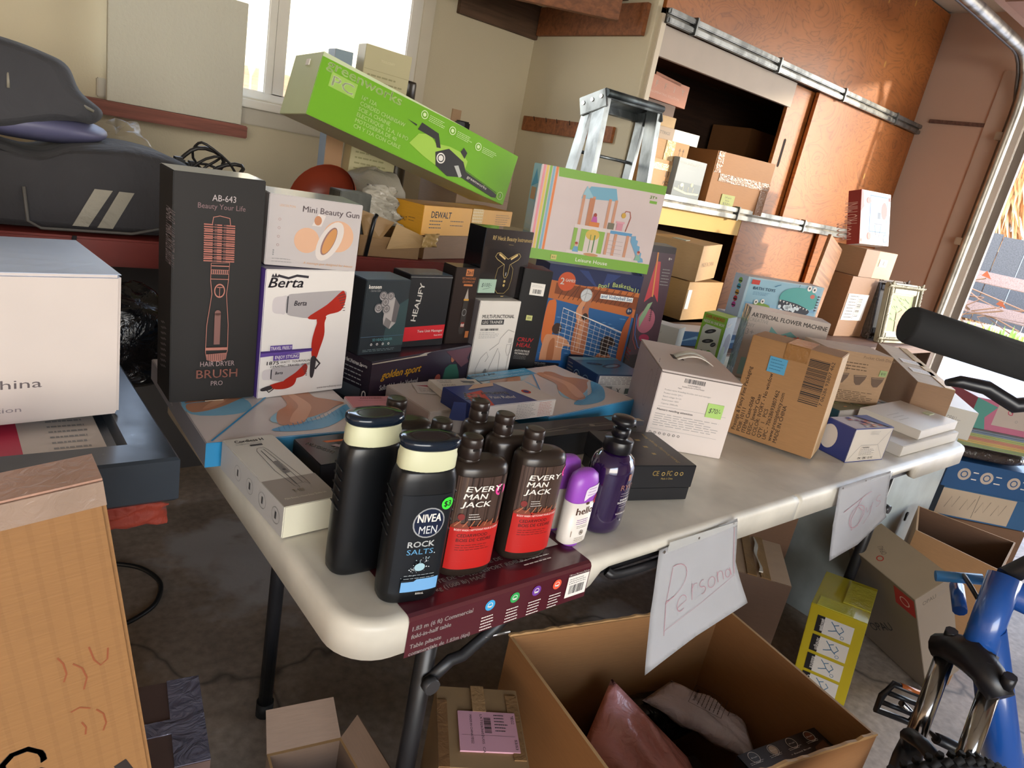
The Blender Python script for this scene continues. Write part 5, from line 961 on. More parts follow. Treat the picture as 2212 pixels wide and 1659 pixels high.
# bags on the tool bench
def bag(name, label, prof, y0, y1, mat, edge=.03, parts=()):
    """prof: outline in x-z; the bag is puffed between y0 and y1"""
    t = empty(name, (0, 0, 0)); cx = sum(p[0] for p in prof) / len(prof); cz = sum(p[1] for p in prof) / len(prof); zm = min(p[1] for p in prof)
    t.location = (cx, (y0 + y1) / 2, zm); tag(t, label, 'bag'); m = MB(); L = []
    N = 64; q = [Vector((p[0], p[1])) for p in prof]; S_ = []
    for i in range(N):
        u = i / N * len(q); k = int(u); f = u - k; p0, p1, p2, p3 = q[(k - 1) % len(q)], q[k % len(q)], q[(k + 1) % len(q)], q[(k + 2) % len(q)]
        S_.append(.5 * ((2 * p1) + (p2 - p0) * f + (2 * p0 - 5 * p1 + 4 * p2 - p3) * f * f + (3 * p1 - p0 - 3 * p2 + p3) * f ** 3))
    for yy, sc in ((y0, .80), (y0 + edge * .3, .93), (y0 + edge, 1), (y1 - edge, 1), (y1 - edge * .3, .93), (y1, .80)):
        L.append([((p.x - cx) * sc, yy - (y0 + y1) / 2, max(0, (p.y - cz) * sc + cz - zm)) for p in S_])
    m.loft(L, mat); m.build('bag_body', t); return t
BC = M('2e2d30', .85, 'cloth')
t = bag('duffel_bag', 'long black duffel bag with two grey diagonal stripes on the red-topped bench', [(-.62, .942), (-.3, .942), (.05, .943), (.10, .955), (.128, 1.01), (.115, 1.085), (.03, 1.108), (-.08, 1.10), (-.155, 1.075), (-.30, 1.10), (-.6, 1.11), (-.68, 1.03)], 1.02, 1.30, BC, .04)
def loc_(t, p): return tuple(Vector(p) - Vector(t.location))
for x_ in (-.101, -.060):
    m = MB(); m.loft([[loc_(t, (x_ + dx, yv, z_)) for dx, yv, z_ in ((0, 1.0185 + dy, .957), (.026, 1.0185 + dy, .957), (.066 - (.0 if x_ < -.1 else .004), 1.0185 + dy, 1.029), (.036, 1.0185 + dy, 1.029))] for dy in (0, .004)], M('8a8578', .6, 'cloth'), smooth=False); m.build('stripe', t)['label'] = 'grey diagonal stripe'
m = MB(); m.tube([loc_(t, p) for p in ((-.175, 1.018, 1.02), (-.17, 1.017, .96), (-.15, 1.018, .948), (0, 1.02, .95), (.07, 1.022, .97))], .003, M('55524e', .6), 6); m.build('piping', t)
m = MB(); m.tube([loc_(t, p) for p in ((-.25, 1.03, 1.09), (-.18, 1.026, 1.065), (-.12, 1.025, 1.062), (-.02, 1.028, 1.085), (.08, 1.03, 1.09))], .004, M('1c1c1e', .5), 6); m.build('zipper', t)
m = MB(); m.tube([loc_(t, p) for p in ((-.10, 1.0, .942), (-.105, .998, .90), (-.104, 1.0, .86))], .006, M('1c1c1e', .7), 8, flat=.4); m.build('strap', t)
t = bag('backpack', 'dark grey soft backpack piled on the blue ball at the far left', [(-.52, 1.115), (-.25, 1.10), (-.10, 1.137), (-.055, 1.14), (-.038, 1.165), (-.075, 1.195), (-.095, 1.235), (-.13, 1.25), (-.20, 1.262), (-.35, 1.27), (-.5, 1.26), (-.6, 1.2)], 1.06, 1.32, M('37373b', .85, 'cloth'), .05)
m = MB(); m.tube([loc_(t, p) for p in ((-.30, 1.066, 1.20), (-.18, 1.063, 1.197), (-.12, 1.063, 1.19), (-.06, 1.066, 1.165))], .003, M('7a7668', .5), 6); m.build('zipper', t)
m = MB(); m.tube([loc_(t, p) for p in ((-.15, 1.062, 1.155), (-.10, 1.062, 1.155))], .002, M('8a8578', .5), 6); m.tube([loc_(t, p) for p in ((-.19, 1.062, 1.205), (-.19, 1.06, 1.18))], .0025, M('8a8578', .5), 6); m.build('zip_pull', t)
blob('exercise_ball', 'soft dusty blue ball squeezed between the backpack and the duffel bag', 'ball', (-.150, 1.17, 1.09), (.13, .10, .030), M('5a5a78', .5), 2, .03, 2.1)
blob('clear_bag', 'crumpled clear plastic bag behind the duffel bag under the window board', 'plastic bag', (.04, 1.42, B1 + .0), (.085, .06, .095), M('b5ab95', .12, 'film', al=.45), 6, .22, 2.6)
t = empty('cable_bundle', (.18, 1.2, B1)); tag(t, 'tangle of black straps and cables at the end of the duffel bag', 'cable')
m = MB(); rd = random.Random(12)
for k in range(5):
    c_ = (rd.uniform(-.03, .045), rd.uniform(-.03, .03)); m.tube([(c_[0] + .05 * math.cos(a_) * (1 + .2 * math.sin(k + a_ * 2)), c_[1] + .02 * math.sin(a_), .10 + k * .012 + .045 * math.sin(a_ + k)) for a_ in [i * math.pi / 9 for i in range(18)]], .0045 if k % 2 else .003, M('1d1b1a', .5), 7, closed=True)
m.build('strap', t)
m = MB(); m.box(-.07, -.02, .13, -.045, .01, .155, BK, .005).box(-.04, -.02, .125, -.02, .01, .15, BK, .005); m.build('buckle', t)
m = MB(); m.box(-.06, -.04, 0, .06, .04, .10, M('2a2624', .7), .01); m.build('pouch', t)
# ladder
AL = M('8f9698', .38, 'metal')
t = empty('step_ladder', (1.60, 1.36, 0)); tag(t, 'worn aluminium step ladder with rivets, standing between table and cabinet', 'ladder')
capM = Matrix.Translation((1.469 - 1.60, 1.290 - 1.36, 1.484)) @ Euler((R(-20), R(-1), R(3.8))).to_matrix().to_4x4()
m = MB(); m.box(0, 0, .022, .32, .115, .030, AL, .001, capM).box(0, -.002, -.004, .32, .004, .032, AL, .003, capM).box(0, .10, -.004, .32, .115, .030, AL, .002, capM); m.tube([tuple(capM @ Vector((x_, -.003, .014))) for x_ in (0, .16, .32)], .013, M('5f696c', .5, 'metal'), 10)
for x_ in (-.003, .313): m.box(x_, -.002, -.03, x_ + .010, .117, .030, AL, .002, capM)
for x_ in (-.003,):
    for y_ in (.018, .058, .098): m.tube([tuple(capM @ Vector((x_ - .003, y_, .008))), tuple(capM @ Vector((x_ + .001, y_, .008)))], .007, M('b0b2b0', .3, m=.9), 12)
m.build('top_cap', t)
def lrail(p0, p1, w, d, name='rail'):
    m = MB(); p0, p1 = Vector(p0), Vector(p1); L = []
    for p in (p0, p1): L.append([(p.x - 1.60 + a_, p.y - 1.36 + b_, p.z) for a_, b_ in ((0, 0), (w, 0), (w, .004), (.004, .004), (.004, d - .004), (w, d - .004), (w, d), (0, d))])
    m.loft(L, AL, smooth=False); m.build(name, t)
lrail((1.472, 1.292, 1.50), (1.40, 1.185, 0), .024, .055); lrail((1.472, 1.352, 1.48), (1.40, 1.52 - .04, 0), .02, .035, 'rear_leg')
lrail((1.765, 1.312, 1.50), (1.86 - .05, 1.185, 0), .024, .055); lrail((1.765, 1.372, 1.48), (1.81 - .04, 1.52 - .11, 0), .02, .035, 'rear_leg')
for z_ in (.28, .56, .84, 1.12):
    f = z_ / 1.5; m = MB(); m.box(1.402 + .072 * f - 1.60 + .025, 1.187 + .107 * f - 1.36, z_, 1.812 - .047 * f - 1.60, 1.255 + .107 * f - 1.36, z_ + .025, AL, .003); m.build('step', t)
m = MB(); m.tube([(1.475 + .01 - 1.6, 1.36 + .03 - 1.36, 1.30), (1.775 - 1.6, 1.375 + .02 - 1.36, 1.30)], .006, AL, 8); m.build('cross_brace', t)
# shelf contents in the cabinet
ZS = 1.1975
b = Box('brown_carton', 'brown taped carton with a green handwritten note on the cabinet shelf', 'carton', (2.375, 1.455, ZS), (0, 0, -12), (.36, .22, .238), CK('9a6b3e'), {'R': M('d3c3a8', .6, 'card')})
b.part('packing_tape', 'F', .12, .48, 1.0, .62, M('7a4f2a', .22, 'tape')); b.part('packing_tape', 'F', .86, .0, .98, .47, M('7a4f2a', .22, 'tape')); b.part('packing_tape', 'F', .02, .62, .12, 1, M('8a5a30', .15, 'tape'))
n_ = b.part('price_note', 'F', .24, .05, .46, .27, M('a9b37a', .7), label='green handwritten price note', lift=.003); n_.text('24 pcs', .5, .70, .16, DK, w=.5).text('box', .5, .45, .16, DK, w=.3).text('$50/-', .5, .15, .2, DK, w=.6); b.done()
b = Box('motion_light_box', 'grey box printed motion sensor lights, left of the brown carton on the shelf', 'box', (2.105, 1.435, ZS), (0, 0, 2), (.20, .03, .172), M('7f8a90', .4)); a = b.f('F')
a.rect(.02, .02, .98, .45, M('6c787e')).text('MOTION SENSOR LIGHTS', .45, .86, .06, WH, w=.78, bold=.01).lines(.3, .7, .74, .70, 1, WH, .03).poly([(.05, .25), (.5, .18), (.95, .2), (.95, .24), (.5, .22), (.05, .30)], M('d8cfa0')).ell(.3, .38, .06, .04, M('d9d6b5')).ell(.65, .42, .04, .04, M('e3d99a'))
for i in range(4): a.rect(.18 + i * .18, .25, .19 + i * .18, .36, M('c9c9a9'))
b.done()
b = Box('kraft_box', 'plain pale kraft box between the motion light box and the brown carton', 'box', (2.30, 1.50, ZS), (0, 0, 2), (.062, .12, .138), M('cfae84', .6, 'card')); b.done()
b = Box('taped_carton', 'lower taped carton with dark arrow marks at the shelf left end', 'carton', (1.96, 1.475, ZS), (0, 0, -4), (.19, .2, .148), M('bb9268', .6, 'card')); b.part('packing_tape', 'F', 0, .72, 1, .9, M('d0b080', .15, 'tape')); a = b.f('F')
for u in (.62, .70): a.rect(u, .56, u + .02, .8, DK).poly([(u - .02, .76), (u + .04, .76), (u + .01, .86)], DK)
a.text('PCS', .7, .35, .1, DK, w=.2).text('LBS', .68, .15, .1, DK, w=.2); b.done()
b = Box('taped_carton', 'upper taped carton with up arrows, second layer of the shelf stack', 'carton', (1.95, 1.51, ZS + .1485), (0, 0, -14), (.23, .18, .078), M('b8946a', .6, 'card')); b.part('packing_tape', 'F', .48, 0, .68, 1, M('d6bf98', .15, 'tape')); a = b.f('F')
for u in (.80, .88): a.rect(u, .3, u + .012, .6, M('6a4a30')).poly([(u - .02, .58), (u + .032, .58), (u + .006, .75)], M('6a4a30'))
b.done()
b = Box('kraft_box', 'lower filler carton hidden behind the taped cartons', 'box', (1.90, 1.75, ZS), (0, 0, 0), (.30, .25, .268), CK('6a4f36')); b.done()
b = Box('white_box', 'long box with a bright white end in the shelf stack', 'box', (1.96, 1.515, ZS + .2275), (0, 0, -6), (.30, .14, .048), M('6f5a48', .5), {'F': M('7a6550', .5)}); a = b.f('F'); a.rect(.5, 0, 1, 1, M('d9d6d0')).line([(.80, 0), (1, .5)], .001, GY).line([(.8, 1), (1, .5)], .001, GY).text('SETTINGS', .3, .4, .25, DK, w=.25); b.done()
b = Box('kraft_box', 'small pale kraft box under the orange lettered carton', 'box', (1.965, 1.53, ZS + .276), (0, 0, -8), (.15, .10, .042), M('b0946a', .6, 'card')); b.done()
b = Box('lettered_carton', 'orange-brown carton with white lettering on top of the shelf stack', 'carton', (1.945, 1.545, ZS + .3705), (0, 0, 4), (.27, .14, .088), M('b36a45', .5, 'card'))
a = b.f('F')
for i, ch in enumerate('FFIY'): a.text(ch, .16 + i * .23, .52, .27, M('e0c4b0'), bold=.008)
a.text('ILLUMINATING SOLUTION', .42, .25, .10, M('d0a58c'), w=.75); b.mesh('open_flap', MB(), 'raised top flap').box(.02, .0, .088, .20, .004, .10, M('9a5c3c', .6, 'card'), 0, Matrix.Rotation(R(3), 4, 'Y')); b.done()
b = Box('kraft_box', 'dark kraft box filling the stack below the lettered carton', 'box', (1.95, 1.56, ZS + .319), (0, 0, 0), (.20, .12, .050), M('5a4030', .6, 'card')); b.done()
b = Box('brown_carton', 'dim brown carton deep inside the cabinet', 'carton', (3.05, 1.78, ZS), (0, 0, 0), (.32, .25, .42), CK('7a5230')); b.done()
b = Box('export_carton', 'tan carton stamped MADE IN CHINA in the lower cabinet opening', 'carton', (2.06, 1.17, .905 + .0), (0, -2, 18), (.245, .30, .145), M('b3936a', .6, 'card'), {'T': M('a58660', .6, 'card')})
b.f('F').text('MADE IN CHINA', .45, .40, .12, M('5a4636'), w=.62); b.part('top_label', 'T', .15, .3, .35, .5, M('8f9a94')); b.done()
b = Box('tall_kraft_carton', 'tall pale carton standing under the MADE IN CHINA carton', 'carton', (2.05, 1.185, .74), (0, 0, 8), (.30, .25, .160), M('b8935f', .6, 'card')); b.part('white_label', 'F', .02, .3, .12, .8, WH); b.done()
# stack in the far corner
b = Box('hoop_game_box', 'white and red mini basketball hoop box on top of the corner stack', 'box', (2.935, .985, TZ + .4285), (-16, -2, -2), (.280, .060, .240), M('c4c0c0', .42), {'L': M('93302e', .4), 'T': M('d9c9c4', .4)})
a = b.f('F'); a.poly([(0, 0), (.22, 0), (.06, 1), (0, 1)], M('c9574f')).poly([(0, 0), (.3, 0), (.24, .3), (.1, .7), (0, .6)], M('d98a80')).line([(.30, .25), (.30, .92), (.88, .92), (.88, .25)], .006, M('1c559c'), True).rect(.31, .26, .87, .91, M('7fb4dc')).rect(.42, .38, .80, .84, M('d6e9f4')).rect(.47, .42, .75, .78, M('7fb4dc')).rect(.56, .50, .66, .62, M('33404e')).ell(.78, .66, .10, .14, M('b5402e'))
a.line([(.48, .38), (.52, .22), (.60, .12), (.66, .22), (.70, .38)], .004, M('6a7480')).line([(.45, .40), (.73, .40)], .006, M('4a5460')).ell(.30, .16, .06, .06, M('b5503c')).ring(.86, .14, .07, M('3a6f9a'), .2).text('ALL', .86, .11, .04, M('3a6f9a')).ell(.25, .82, .07, .05, M('c9574f')).rect(.93, .86, .98, .93, M('c43a2e')).rect(.04, .04, .1, .1, M('c9a27a'))
a = b.f('L'); a.text('HOOPS', .35, .25, .3, M('e0b0a5'), w=1.3, rot=90).text('PRO MINI', .75, .58, .25, M('e0b0a5'), w=1.6, rot=90); b.done()
b = Box('corner_carton', 'plain brown carton under the basketball hoop box', 'carton', (2.975, .960, TZ + .285), (0, 0, -6), (.27, .15, .126), CK('a07f62'), {'F': M('c4a484', .6, 'card')}); n_ = b.part('barcode_label', 'F', .5, .45, .74, .72, WH); n_.bars(.15, .2, .85, .8, DK, 12); b.f('F').rect(0, 0, .42, 1, M('8f6e56', .6, 'card')); b.done()
b = Box('shipping_carton', 'large brown carton with a white shipping label at the base of the corner stack', 'carton', (2.92, .955, TZ + .0), (0, 0, -4), (.24, .17, .284), CK('8a6547')); n_ = b.part('shipping_label', 'F', .05, .28, .80, .72, WH, label='white shipping label'); n_.bars(.55, .15, .75, .85, DK, 24, True).lines(.1, .5, .9, .1, 8, INK).rect(.5, .05, .52, .95, DK); b.done()
def picframe(name, label, x, y, z, w, h, rot, body, pic):
    t = empty(name, (x, y, z), tuple(R(a_) for a_ in rot)); tag(t, label, 'picture frame'); m = MB(); bw = w * .17
    for x0, z0, x1, z1 in ((0, 0, bw, h), (w - bw, 0, w, h), (bw, 0, w - bw, bw), (bw, h - bw, w - bw, h)): m.box(x0, -.015, z0, x1, .01, z1, body, .004)
    rd = random.Random(4)
    for i in range(44):
        u = i / 43
        for x_, z_ in ((bw * .4, u * h), (w - bw * .4, u * h), (u * w, h - bw * .35), (u * w, bw * .35)): m.tube([(x_ - .008, -.016, z_ - .005), (x_ + .008 * rd.random(), -.021, z_ + .008)], .004, body, 5)
    m.build('frame', t); m = MB(); m.box(bw, -.004, bw, w - bw, .004, h - bw, M('c9c4b4')); a = m.art(w - 2 * bw, h - 2 * bw, frame((bw, -.0045, bw), (1, 0, 0), (0, 0, 1), (0, -1, 0)))
    if pic:
        a.rect(.04, .02, .96, .98, M('5a7a2e'))
        for i in range(40): u, v = rd.uniform(.05, .9), rd.uniform(.3, .95); a.poly([(u, v), (u + .06, v + .01), (u + .12, v - .05), (u + .05, v - .02)], M(rd.choice(('44661f', '7f9a36', '2f4f1e', '9aa84a'))))
        a.poly([(.4, .02), (.35, .5), (.6, .62), (.95, .4), (.96, .02)], M('94501f'))
        for i in range(14): u = rd.uniform(.4, .9); a.line([(u, .03), (u + .03, .2), (u, .45)], .004, M(rd.choice(('8a4a2a', 'c98a55', '9a5a34'))))
    m.build('picture', t); return t
picframe('picture_frame', 'ornate pale frame with a green and orange plant picture leaning in the corner', 3.15, .86, TZ + .0, .30, .285, (-8, 0, -8), M('97927c', .5, 'steel'), True)
picframe('picture_frame', 'second frame edge tucked behind the plant picture', 3.17, .93, TZ + .0, .30, .287, (-8, 0, -6), M('5a4c42', .6, 'wood'), False)
m = MB(); m.box(0, 0, 0, .16, .015, .42, M('9a6a45', .6, 'wood'), .002); tag(m.build('leaning_board', None, (2.62, .985, TZ + .06), (R(-8), R(22), 0)), 'brown board leaning beside the corner carton stack', 'board')
# beyond the table end: steel cabinet and boxes on it
b = Box('steel_cabinet', 'pale grey steel cabinet behind the right end of the table', 'cabinet', (1.86, .185, 0), (0, 0, 0), (.545, .42, .70), M('b3bcb9', .35, 'steel'), {'R': M('a58f6a', .5)}, bev=.006)
b.mesh('key_hole', MB(), 'black keyhole').tube([(.33, -.001, .36), (.33, -.004, .36)], .008, BK, 12).box(.326, -.004, .335, .334, -.001, .36, BK); b.done()
b = Box('cosmetic_box', 'white cosmetic box with OPAU lettering beyond the right table end', 'box', (1.985, .150, .701), (0, 0, -56), (.10, .24, .088), M('bdbab2', .45), {'T': M('d3d3cf', .35)}); b.f('F').text('OPAU', .36, .55, .16, M('6f6c68'), w=.26).lines(.52, .62, .6, .5, 2, GY); b.f('T').text('OPAU', .5, .5, .16, M('b5b5b0'), w=.25); b.done()
b = Box('long_carton', 'large tan carton with two white stickers beyond the right table end', 'carton', (1.83, .185, .701), (0, 0, -56), (.10, .60, .155), M('8f6e50', .6, 'card'), {'T': M('bda888', .55, 'card')})
for u in (.25, .48): b.part('white_sticker', 'T', .2, u, .85, u + .1, WH).lines(.1, .9, .7, .2, 3, GY)
b.part('packing_tape', 'T', .72, 0, .98, 1, M('c9b28a', .25, 'tape')); b.done()
# ------------------------------------------------------------------ left: tool chest and white box
t = empty('steel_table', (-.55, .48, 0)); tag(t, 'black steel work table with a grooved top under the white carton', 'work table')
TM = M('2a323b', .3, 'steel')
m = MB(); m.loft([[(x, y, z) for x, y in ((-.55 + i, -.235 + i), (.447 - i, -.235 + i), (.447 - i, .245 - i), (-.55 + i, .245 - i))] for i, z in ((0.004, .785), (0, .789), (0, .838), (.003, .841), (.045, .842), (.052, .832), (.06, .831))], TM, smooth=False)
m.build('table_slab', t)
m = MB(); m.tube([(.34, -.234, .808), (.34, -.242, .808)], .006, M('c9c49a', .25, m=.9), 16); m.build('screw', t)
for x_ in (-.48, -.02):
    for y_ in (-.16, .18): m = MB(); m.box(x_ - .02, y_ - .02, 0, x_ + .02, y_ + .02, .785, M('1a1c1e', .5, 'steel'), .003); m.build('leg', t)
b = Box('white_carton', 'large white carton marked made in china on the black work table', 'carton', (-.475, .345, .8425), (0, 0, 5.6), (.337, .19, .175), M('cfc4be', .5), {'T': M('bccbe3', .4)}, bev=.004)  # bluish top: sky reflection painted into its colour
a = b.f('F'); a.text('made in china', .56, .25, .06, M('5f5658'), w=.40).text('production', .60, .09, .035, M('8a8083'), w=.2); a = b.f('T'); a.text('JMEO', .55, .5, .2, M('5a79b5'), w=.3, rot=180)
b.mesh('bulging_flap', MB(), 'lifted top flap').loft([[(x_, y_, .1755 + .012 * math.sin(math.pi * min(1, (.337 - x_) / .25) * .5) * math.sin(math.pi * k / 8)) for y_, k in ((i * .19 / 8, i) for i in range(9))] + [(x_, .19, .175), (x_, 0, .175)] for x_ in (.001, .05, .1, .15, .2, .25, .29, .32, .336)], M('bccbe3', .4), smooth=False); b.done()  # flap repeats the painted sky tint of the top
b = Box('flat_mailer', 'flat white and red printed mailer under the white carton', 'mailer', (-.46, .272, .8425), (0, 0, 0), (.30, .07, .0), WH) if 0 else None
m = MB(); m.box(0, 0, 0, .36, .15, .0012, M('c4bcb5', .5)); a = m.art(.36, .15, frame((0, 0, .0012), (1, 0, 0), (0, 1, 0), (0, 0, 1))); a.rect(.60, 0, .78, 1, M('b8324e')).text('NAIL BEAUTY', .69, .25, .05, M('e0b5bf'), w=.35, rot=90).lines(.86, .97, .8, .1, 8, GY)
tag(m.build('printed_mailer', None, (-.525, .285, .8310)), 'flat white mailer with a red band under the white carton', 'mailer')
blob('rubbish_bag', 'black crinkled plastic bag between the black work table and the white table', 'plastic bag', (-.035, .932, .665), (.09, .075, .10), M('0f0f11', .12, 'film'), 3, .16, 2.6)
m = MB(); rd = random.Random(3); P = crumple((-.16, .262, .70), (1, .25, 0), (.1, .1, -1), .13, .05, 10, .006, 9)
sheet('red_rag', 'torn red cloth hanging under the black work table edge', 'rag', crumple((-.24, .262, .783), (1, .0, -.04), (0, .0, -1), .13, .03, 12, .006, 9), M('8a2f1c', .7, 'cloth'), .002)
# floor things, left
m = MB(); m.tube(smooth([(-.2, 1.30, .006), (-.05, 1.325, .006), (.026, 1.304, .006), (.084, 1.262, .006), (.113, 1.20, .006), (.113, 1.15, .006), (.085, 1.09, .006), (.04, 1.055, .006), (-.01, 1.035, .006), (-.15, .99, .006), (-.3, .98, .006)]), .006, M('191919', .4), 10)
tag(m.build('black_cable', None, (0, -.0, 0)), 'black cable looping across the concrete floor', 'cable')
b = Box('leaning_carton', 'large tan corrugated carton in the left foreground', 'carton', (-.62, -.005, .03), (0, 0, 0), (.42, .05, .85), M('93693d', .6, 'card'), bev=.004)
b.rot = (0, R(-8), 0); b.loc = (-.503, .10, .001)
a = b.f('F')
for i in range(26): a.rect(.02 + i * .038, .0, .03 + i * .038, .97, M('8f663b', .65, 'card'))
a.text('C', .715, .672, .042, M('2a2320'), rot=-70, bold=.006).text('O', .73, .632, .042, M('2a2320'), rot=-70, bold=.006).line([(.935, .615), (.955, .58)], .012, M('2a2320'))
MK = M('8a4a2a')
for q_ in ([(.86, .80), (.868, .79), (.87, .775), (.862, .765)], [(.885, .785), (.90, .775), (.905, .76), (.895, .745)], [(.92, .80), (.925, .78), (.935, .77), (.95, .775), (.955, .79)], [(.862, .72), (.88, .722), (.90, .715)], [(.878, .70), (.884, .69), (.88, .68)], [(.91, .71), (.922, .70), (.924, .685), (.915, .675)]): a.line(q_, .0016, MK)
b.part('packing_tape', 'F', 0, .972, 1, 1, M('9a8474', .2, 'tape')); b.part('packing_tape', 'T', 0, 0, 1, 1, M('b08a78', .2, 'tape')); b.done()
b = Box('taped_parcel', 'small brown parcel with shiny clear tape on the floor at the left', 'carton', (-.190, .380, 0), (0, 0, -10), (.185, .19, .25), M('6f5850', .6, 'card'))
b.part('packing_tape', 'T', .72, 0, 1, 1, M('a5a3b8', .12, 'film', m=.55)); b.part('packing_tape', 'T', 0, .36, .72, .52, M('a5a3b8', .12, 'film', m=.55)); b.done()
def carton_open(name, label, pts, z1, mat, inner, th=.005, flaps=(), z0=0, parts=None):
    """open carton from its four rim corners (counter-clockwise)"""
    c = Vector((sum(p[0] for p in pts) / 4, sum(p[1] for p in pts) / 4, z0)); t = empty(name, c); tag(t, label, 'carton')
    q = [Vector((p[0] - c.x, p[1] - c.y, 0)) for p in pts]; m = MB()
    def inset(d): return [p - p.normalized() * d * 1.4 for p in q]
    i_ = inset(th); h = z1 - z0
    for k in range(4):
        a_, b_, ai, bi = q[k], q[(k + 1) % 4], i_[k], i_[(k + 1) % 4]; up = Vector((0, 0, h))
        n_ = 24; lo = []; rd = random.Random(k)
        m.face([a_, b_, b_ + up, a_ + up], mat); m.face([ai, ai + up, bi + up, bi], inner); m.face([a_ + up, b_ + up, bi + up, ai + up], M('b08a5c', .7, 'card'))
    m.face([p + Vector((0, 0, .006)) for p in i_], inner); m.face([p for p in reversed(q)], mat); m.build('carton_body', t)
    for fl in flaps:
        k, ln, ang = fl[:3]; a_, b_ = q[k] + Vector((0, 0, h)), q[(k + 1) % 4] + Vector((0, 0, h)); e_ = (b_ - a_).normalized(); out = e_.cross(Vector((0, 0, 1))).normalized(); d = (out * math.cos(R(ang)) + Vector((0, 0, 1)) * math.sin(R(ang))) * ln; nn = e_.cross(d).normalized() * .0035
        ins = e_ * (ln * .06); A_ = [a_, b_, b_ + d - ins, a_ + d + ins]; m = MB(); m.loft([[tuple(p) for p in A_], [tuple(p + nn) for p in A_]], mat, smooth=False); m.build('flap', t)
    return t
b = Box('labelled_carton', 'brown carton with a pink shipping label beside the near table leg', 'carton', (.223, .072, 0), (0, 0, -31), (.138, .163, .38), M('8f7452', .6, 'card'))
n_ = b.part('shipping_label', 'T', .24, .18, .92, .66, M('cc9aa8', .5), label='pink shipping label', lift=.003); n_.text('LXT0263602U05  CA', .38, .92, .05, DK, w=.8, rot=-90, al='l').text('MADE IN CHINA', .20, .90, .045, DK, w=.45, rot=-90, al='l').bars(.44, .45, .56, .85, DK, 22, True).text('YEG2', .92, .92, .06, DK, w=.18, rot=-90, al='l').lines(.62, .85, .9, .5, 6, INK).text('YEG2', .2, .35, .05, DK, w=.15, rot=-90, al='l').text('53/53', .93, .30, .05, DK, w=.2, rot=-90, al='l').rect(.05, .38, .95, .385, DK)
b.part('packing_tape', 'T', .0, .0, .12, .8, M('7a5a3c', .15, 'tape')); b.part('packing_tape', 'T', .84, .1, .98, .9, M('8a6a48', .12, 'tape')); b.part('packing_tape', 'T', .42, .66, .58, 1, M('9a7a55', .12, 'tape'), lift=.0035); b.done()
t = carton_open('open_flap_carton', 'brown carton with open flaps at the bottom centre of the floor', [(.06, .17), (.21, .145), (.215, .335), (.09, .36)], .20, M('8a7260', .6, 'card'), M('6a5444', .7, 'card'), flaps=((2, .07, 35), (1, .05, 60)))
m = MB(); a = m.art(.1, .1, frame((0, 0, 0), (1, 0, 0), (0, 1, 0), (0, 0, 1))); m.bm.free()
# big open carton and what lies in it
Q = [(.401, -.150), (.905, -.262), (.966, .103), (.464, .220)]
t = carton_open('open_carton', 'big open brown carton full of packets below the Personal sign', Q, .42, M('8f6239', .6, 'card'), M('93683f', .6, 'card'))
for P0, P1, n_, w_, hh in (((.401, -.150), (.905, -.262), 40, .005, .006), ((.966, .103), (.464, .220), 50, .008, .004)):
    m = MB(); rd = random.Random(1); L = []
    for k in range(n_): u = k / (n_ - 1); p = Vector(P0).lerp(Vector(P1), u); h_ = .4215 + (rd.random() * hh); L.append([(p.x - .684 + dx, p.y + .022 + dy, z_) for dx, dy, z_ in ((0, -.001, .419), (0, .004, .419), (0, .004, h_), (0, -.001, h_))])
    m.loft(L, M('b08a5c', .7, 'card'), smooth=False); m.build('torn_edge', t)
m = MB(); m.box(-.2, -.13, .0065, .2, .1, .14, M('5a4a44', .7, 'cloth'), .03); o = m.build('clothing_pile', None, (.684, -.022, 0)); tag(o, 'dark folded clothing at the bottom of the big open carton', 'clothing'); o.rotation_euler = (0, 0, R(-13))
blob('black_packet', 'black glossy plastic packet with a small label at the back of the open carton', 'packet', (.80, .090, .145), (.115, .040, .05), M('151313', .1, 'film'), 8, .1, 3, rz=-16)
blob('black_packet', 'black crinkled packet in the middle of the open carton', 'packet', (.70, .005, .145), (.055, .075, .045), M('1b1817', .12, 'film'), 11, .15, 2.6, rz=20)
blob('black_packet', 'small dark packet at the left wall of the open carton', 'packet', (.53, .11, .145), (.05, .05, .05), M('24201c', .15, 'film'), 14, .15, 2.6)
def pillowpack(name, label, P, h, mat, bend=.01):
    """a bag from four corners, puffed in the middle"""
    A_, B_, C2, D_ = [Vector(p) for p in P]; n = 14; m = MB(); up = (B_ - A_).cross(D_ - A_).normalized(); rd = random.Random(len(label)); ph = [(rd.uniform(2, 7), rd.uniform(2, 7), rd.uniform(0, 6)) for _ in range(5)]; G = []
    for s_ in (1, -1):
        g = []
        for i in range(n + 1):
            r_ = []
            for j in range(n + 1):
                u, v = j / n, i / n; p = A_.lerp(B_, u).lerp(D_.lerp(C2, u), v); q = (max(0, 16 * u * (1 - u) * v * (1 - v))) ** .45; w = sum(math.sin(a_ * u * 3 + b_ * v * 3 + c_) for a_, b_, c_ in ph) * bend * .35 * q
                r_.append(m.bm.verts.new(p + up * (s_ * q * h / 2 + w)))
            g.append(r_)
        G.append(g)
    mi = m.mi(mat)
    for gi, g in enumerate(G):
        for i in range(n):
            for j in range(n):
                f = (g[i][j], g[i][j + 1], g[i + 1][j + 1], g[i + 1][j]); ff = m.bm.faces.new(f if gi == 0 else f[::-1]); ff.smooth = True; ff.material_index = mi
    bmesh.ops.remove_doubles(m.bm, verts=m.bm.verts[:], dist=1e-6)
    c = (A_ + B_ + C2 + D_) / 4
    for v in m.bm.verts: v.co -= c
    o = m.build(name, None, c); return tag(o, label, 'bag')
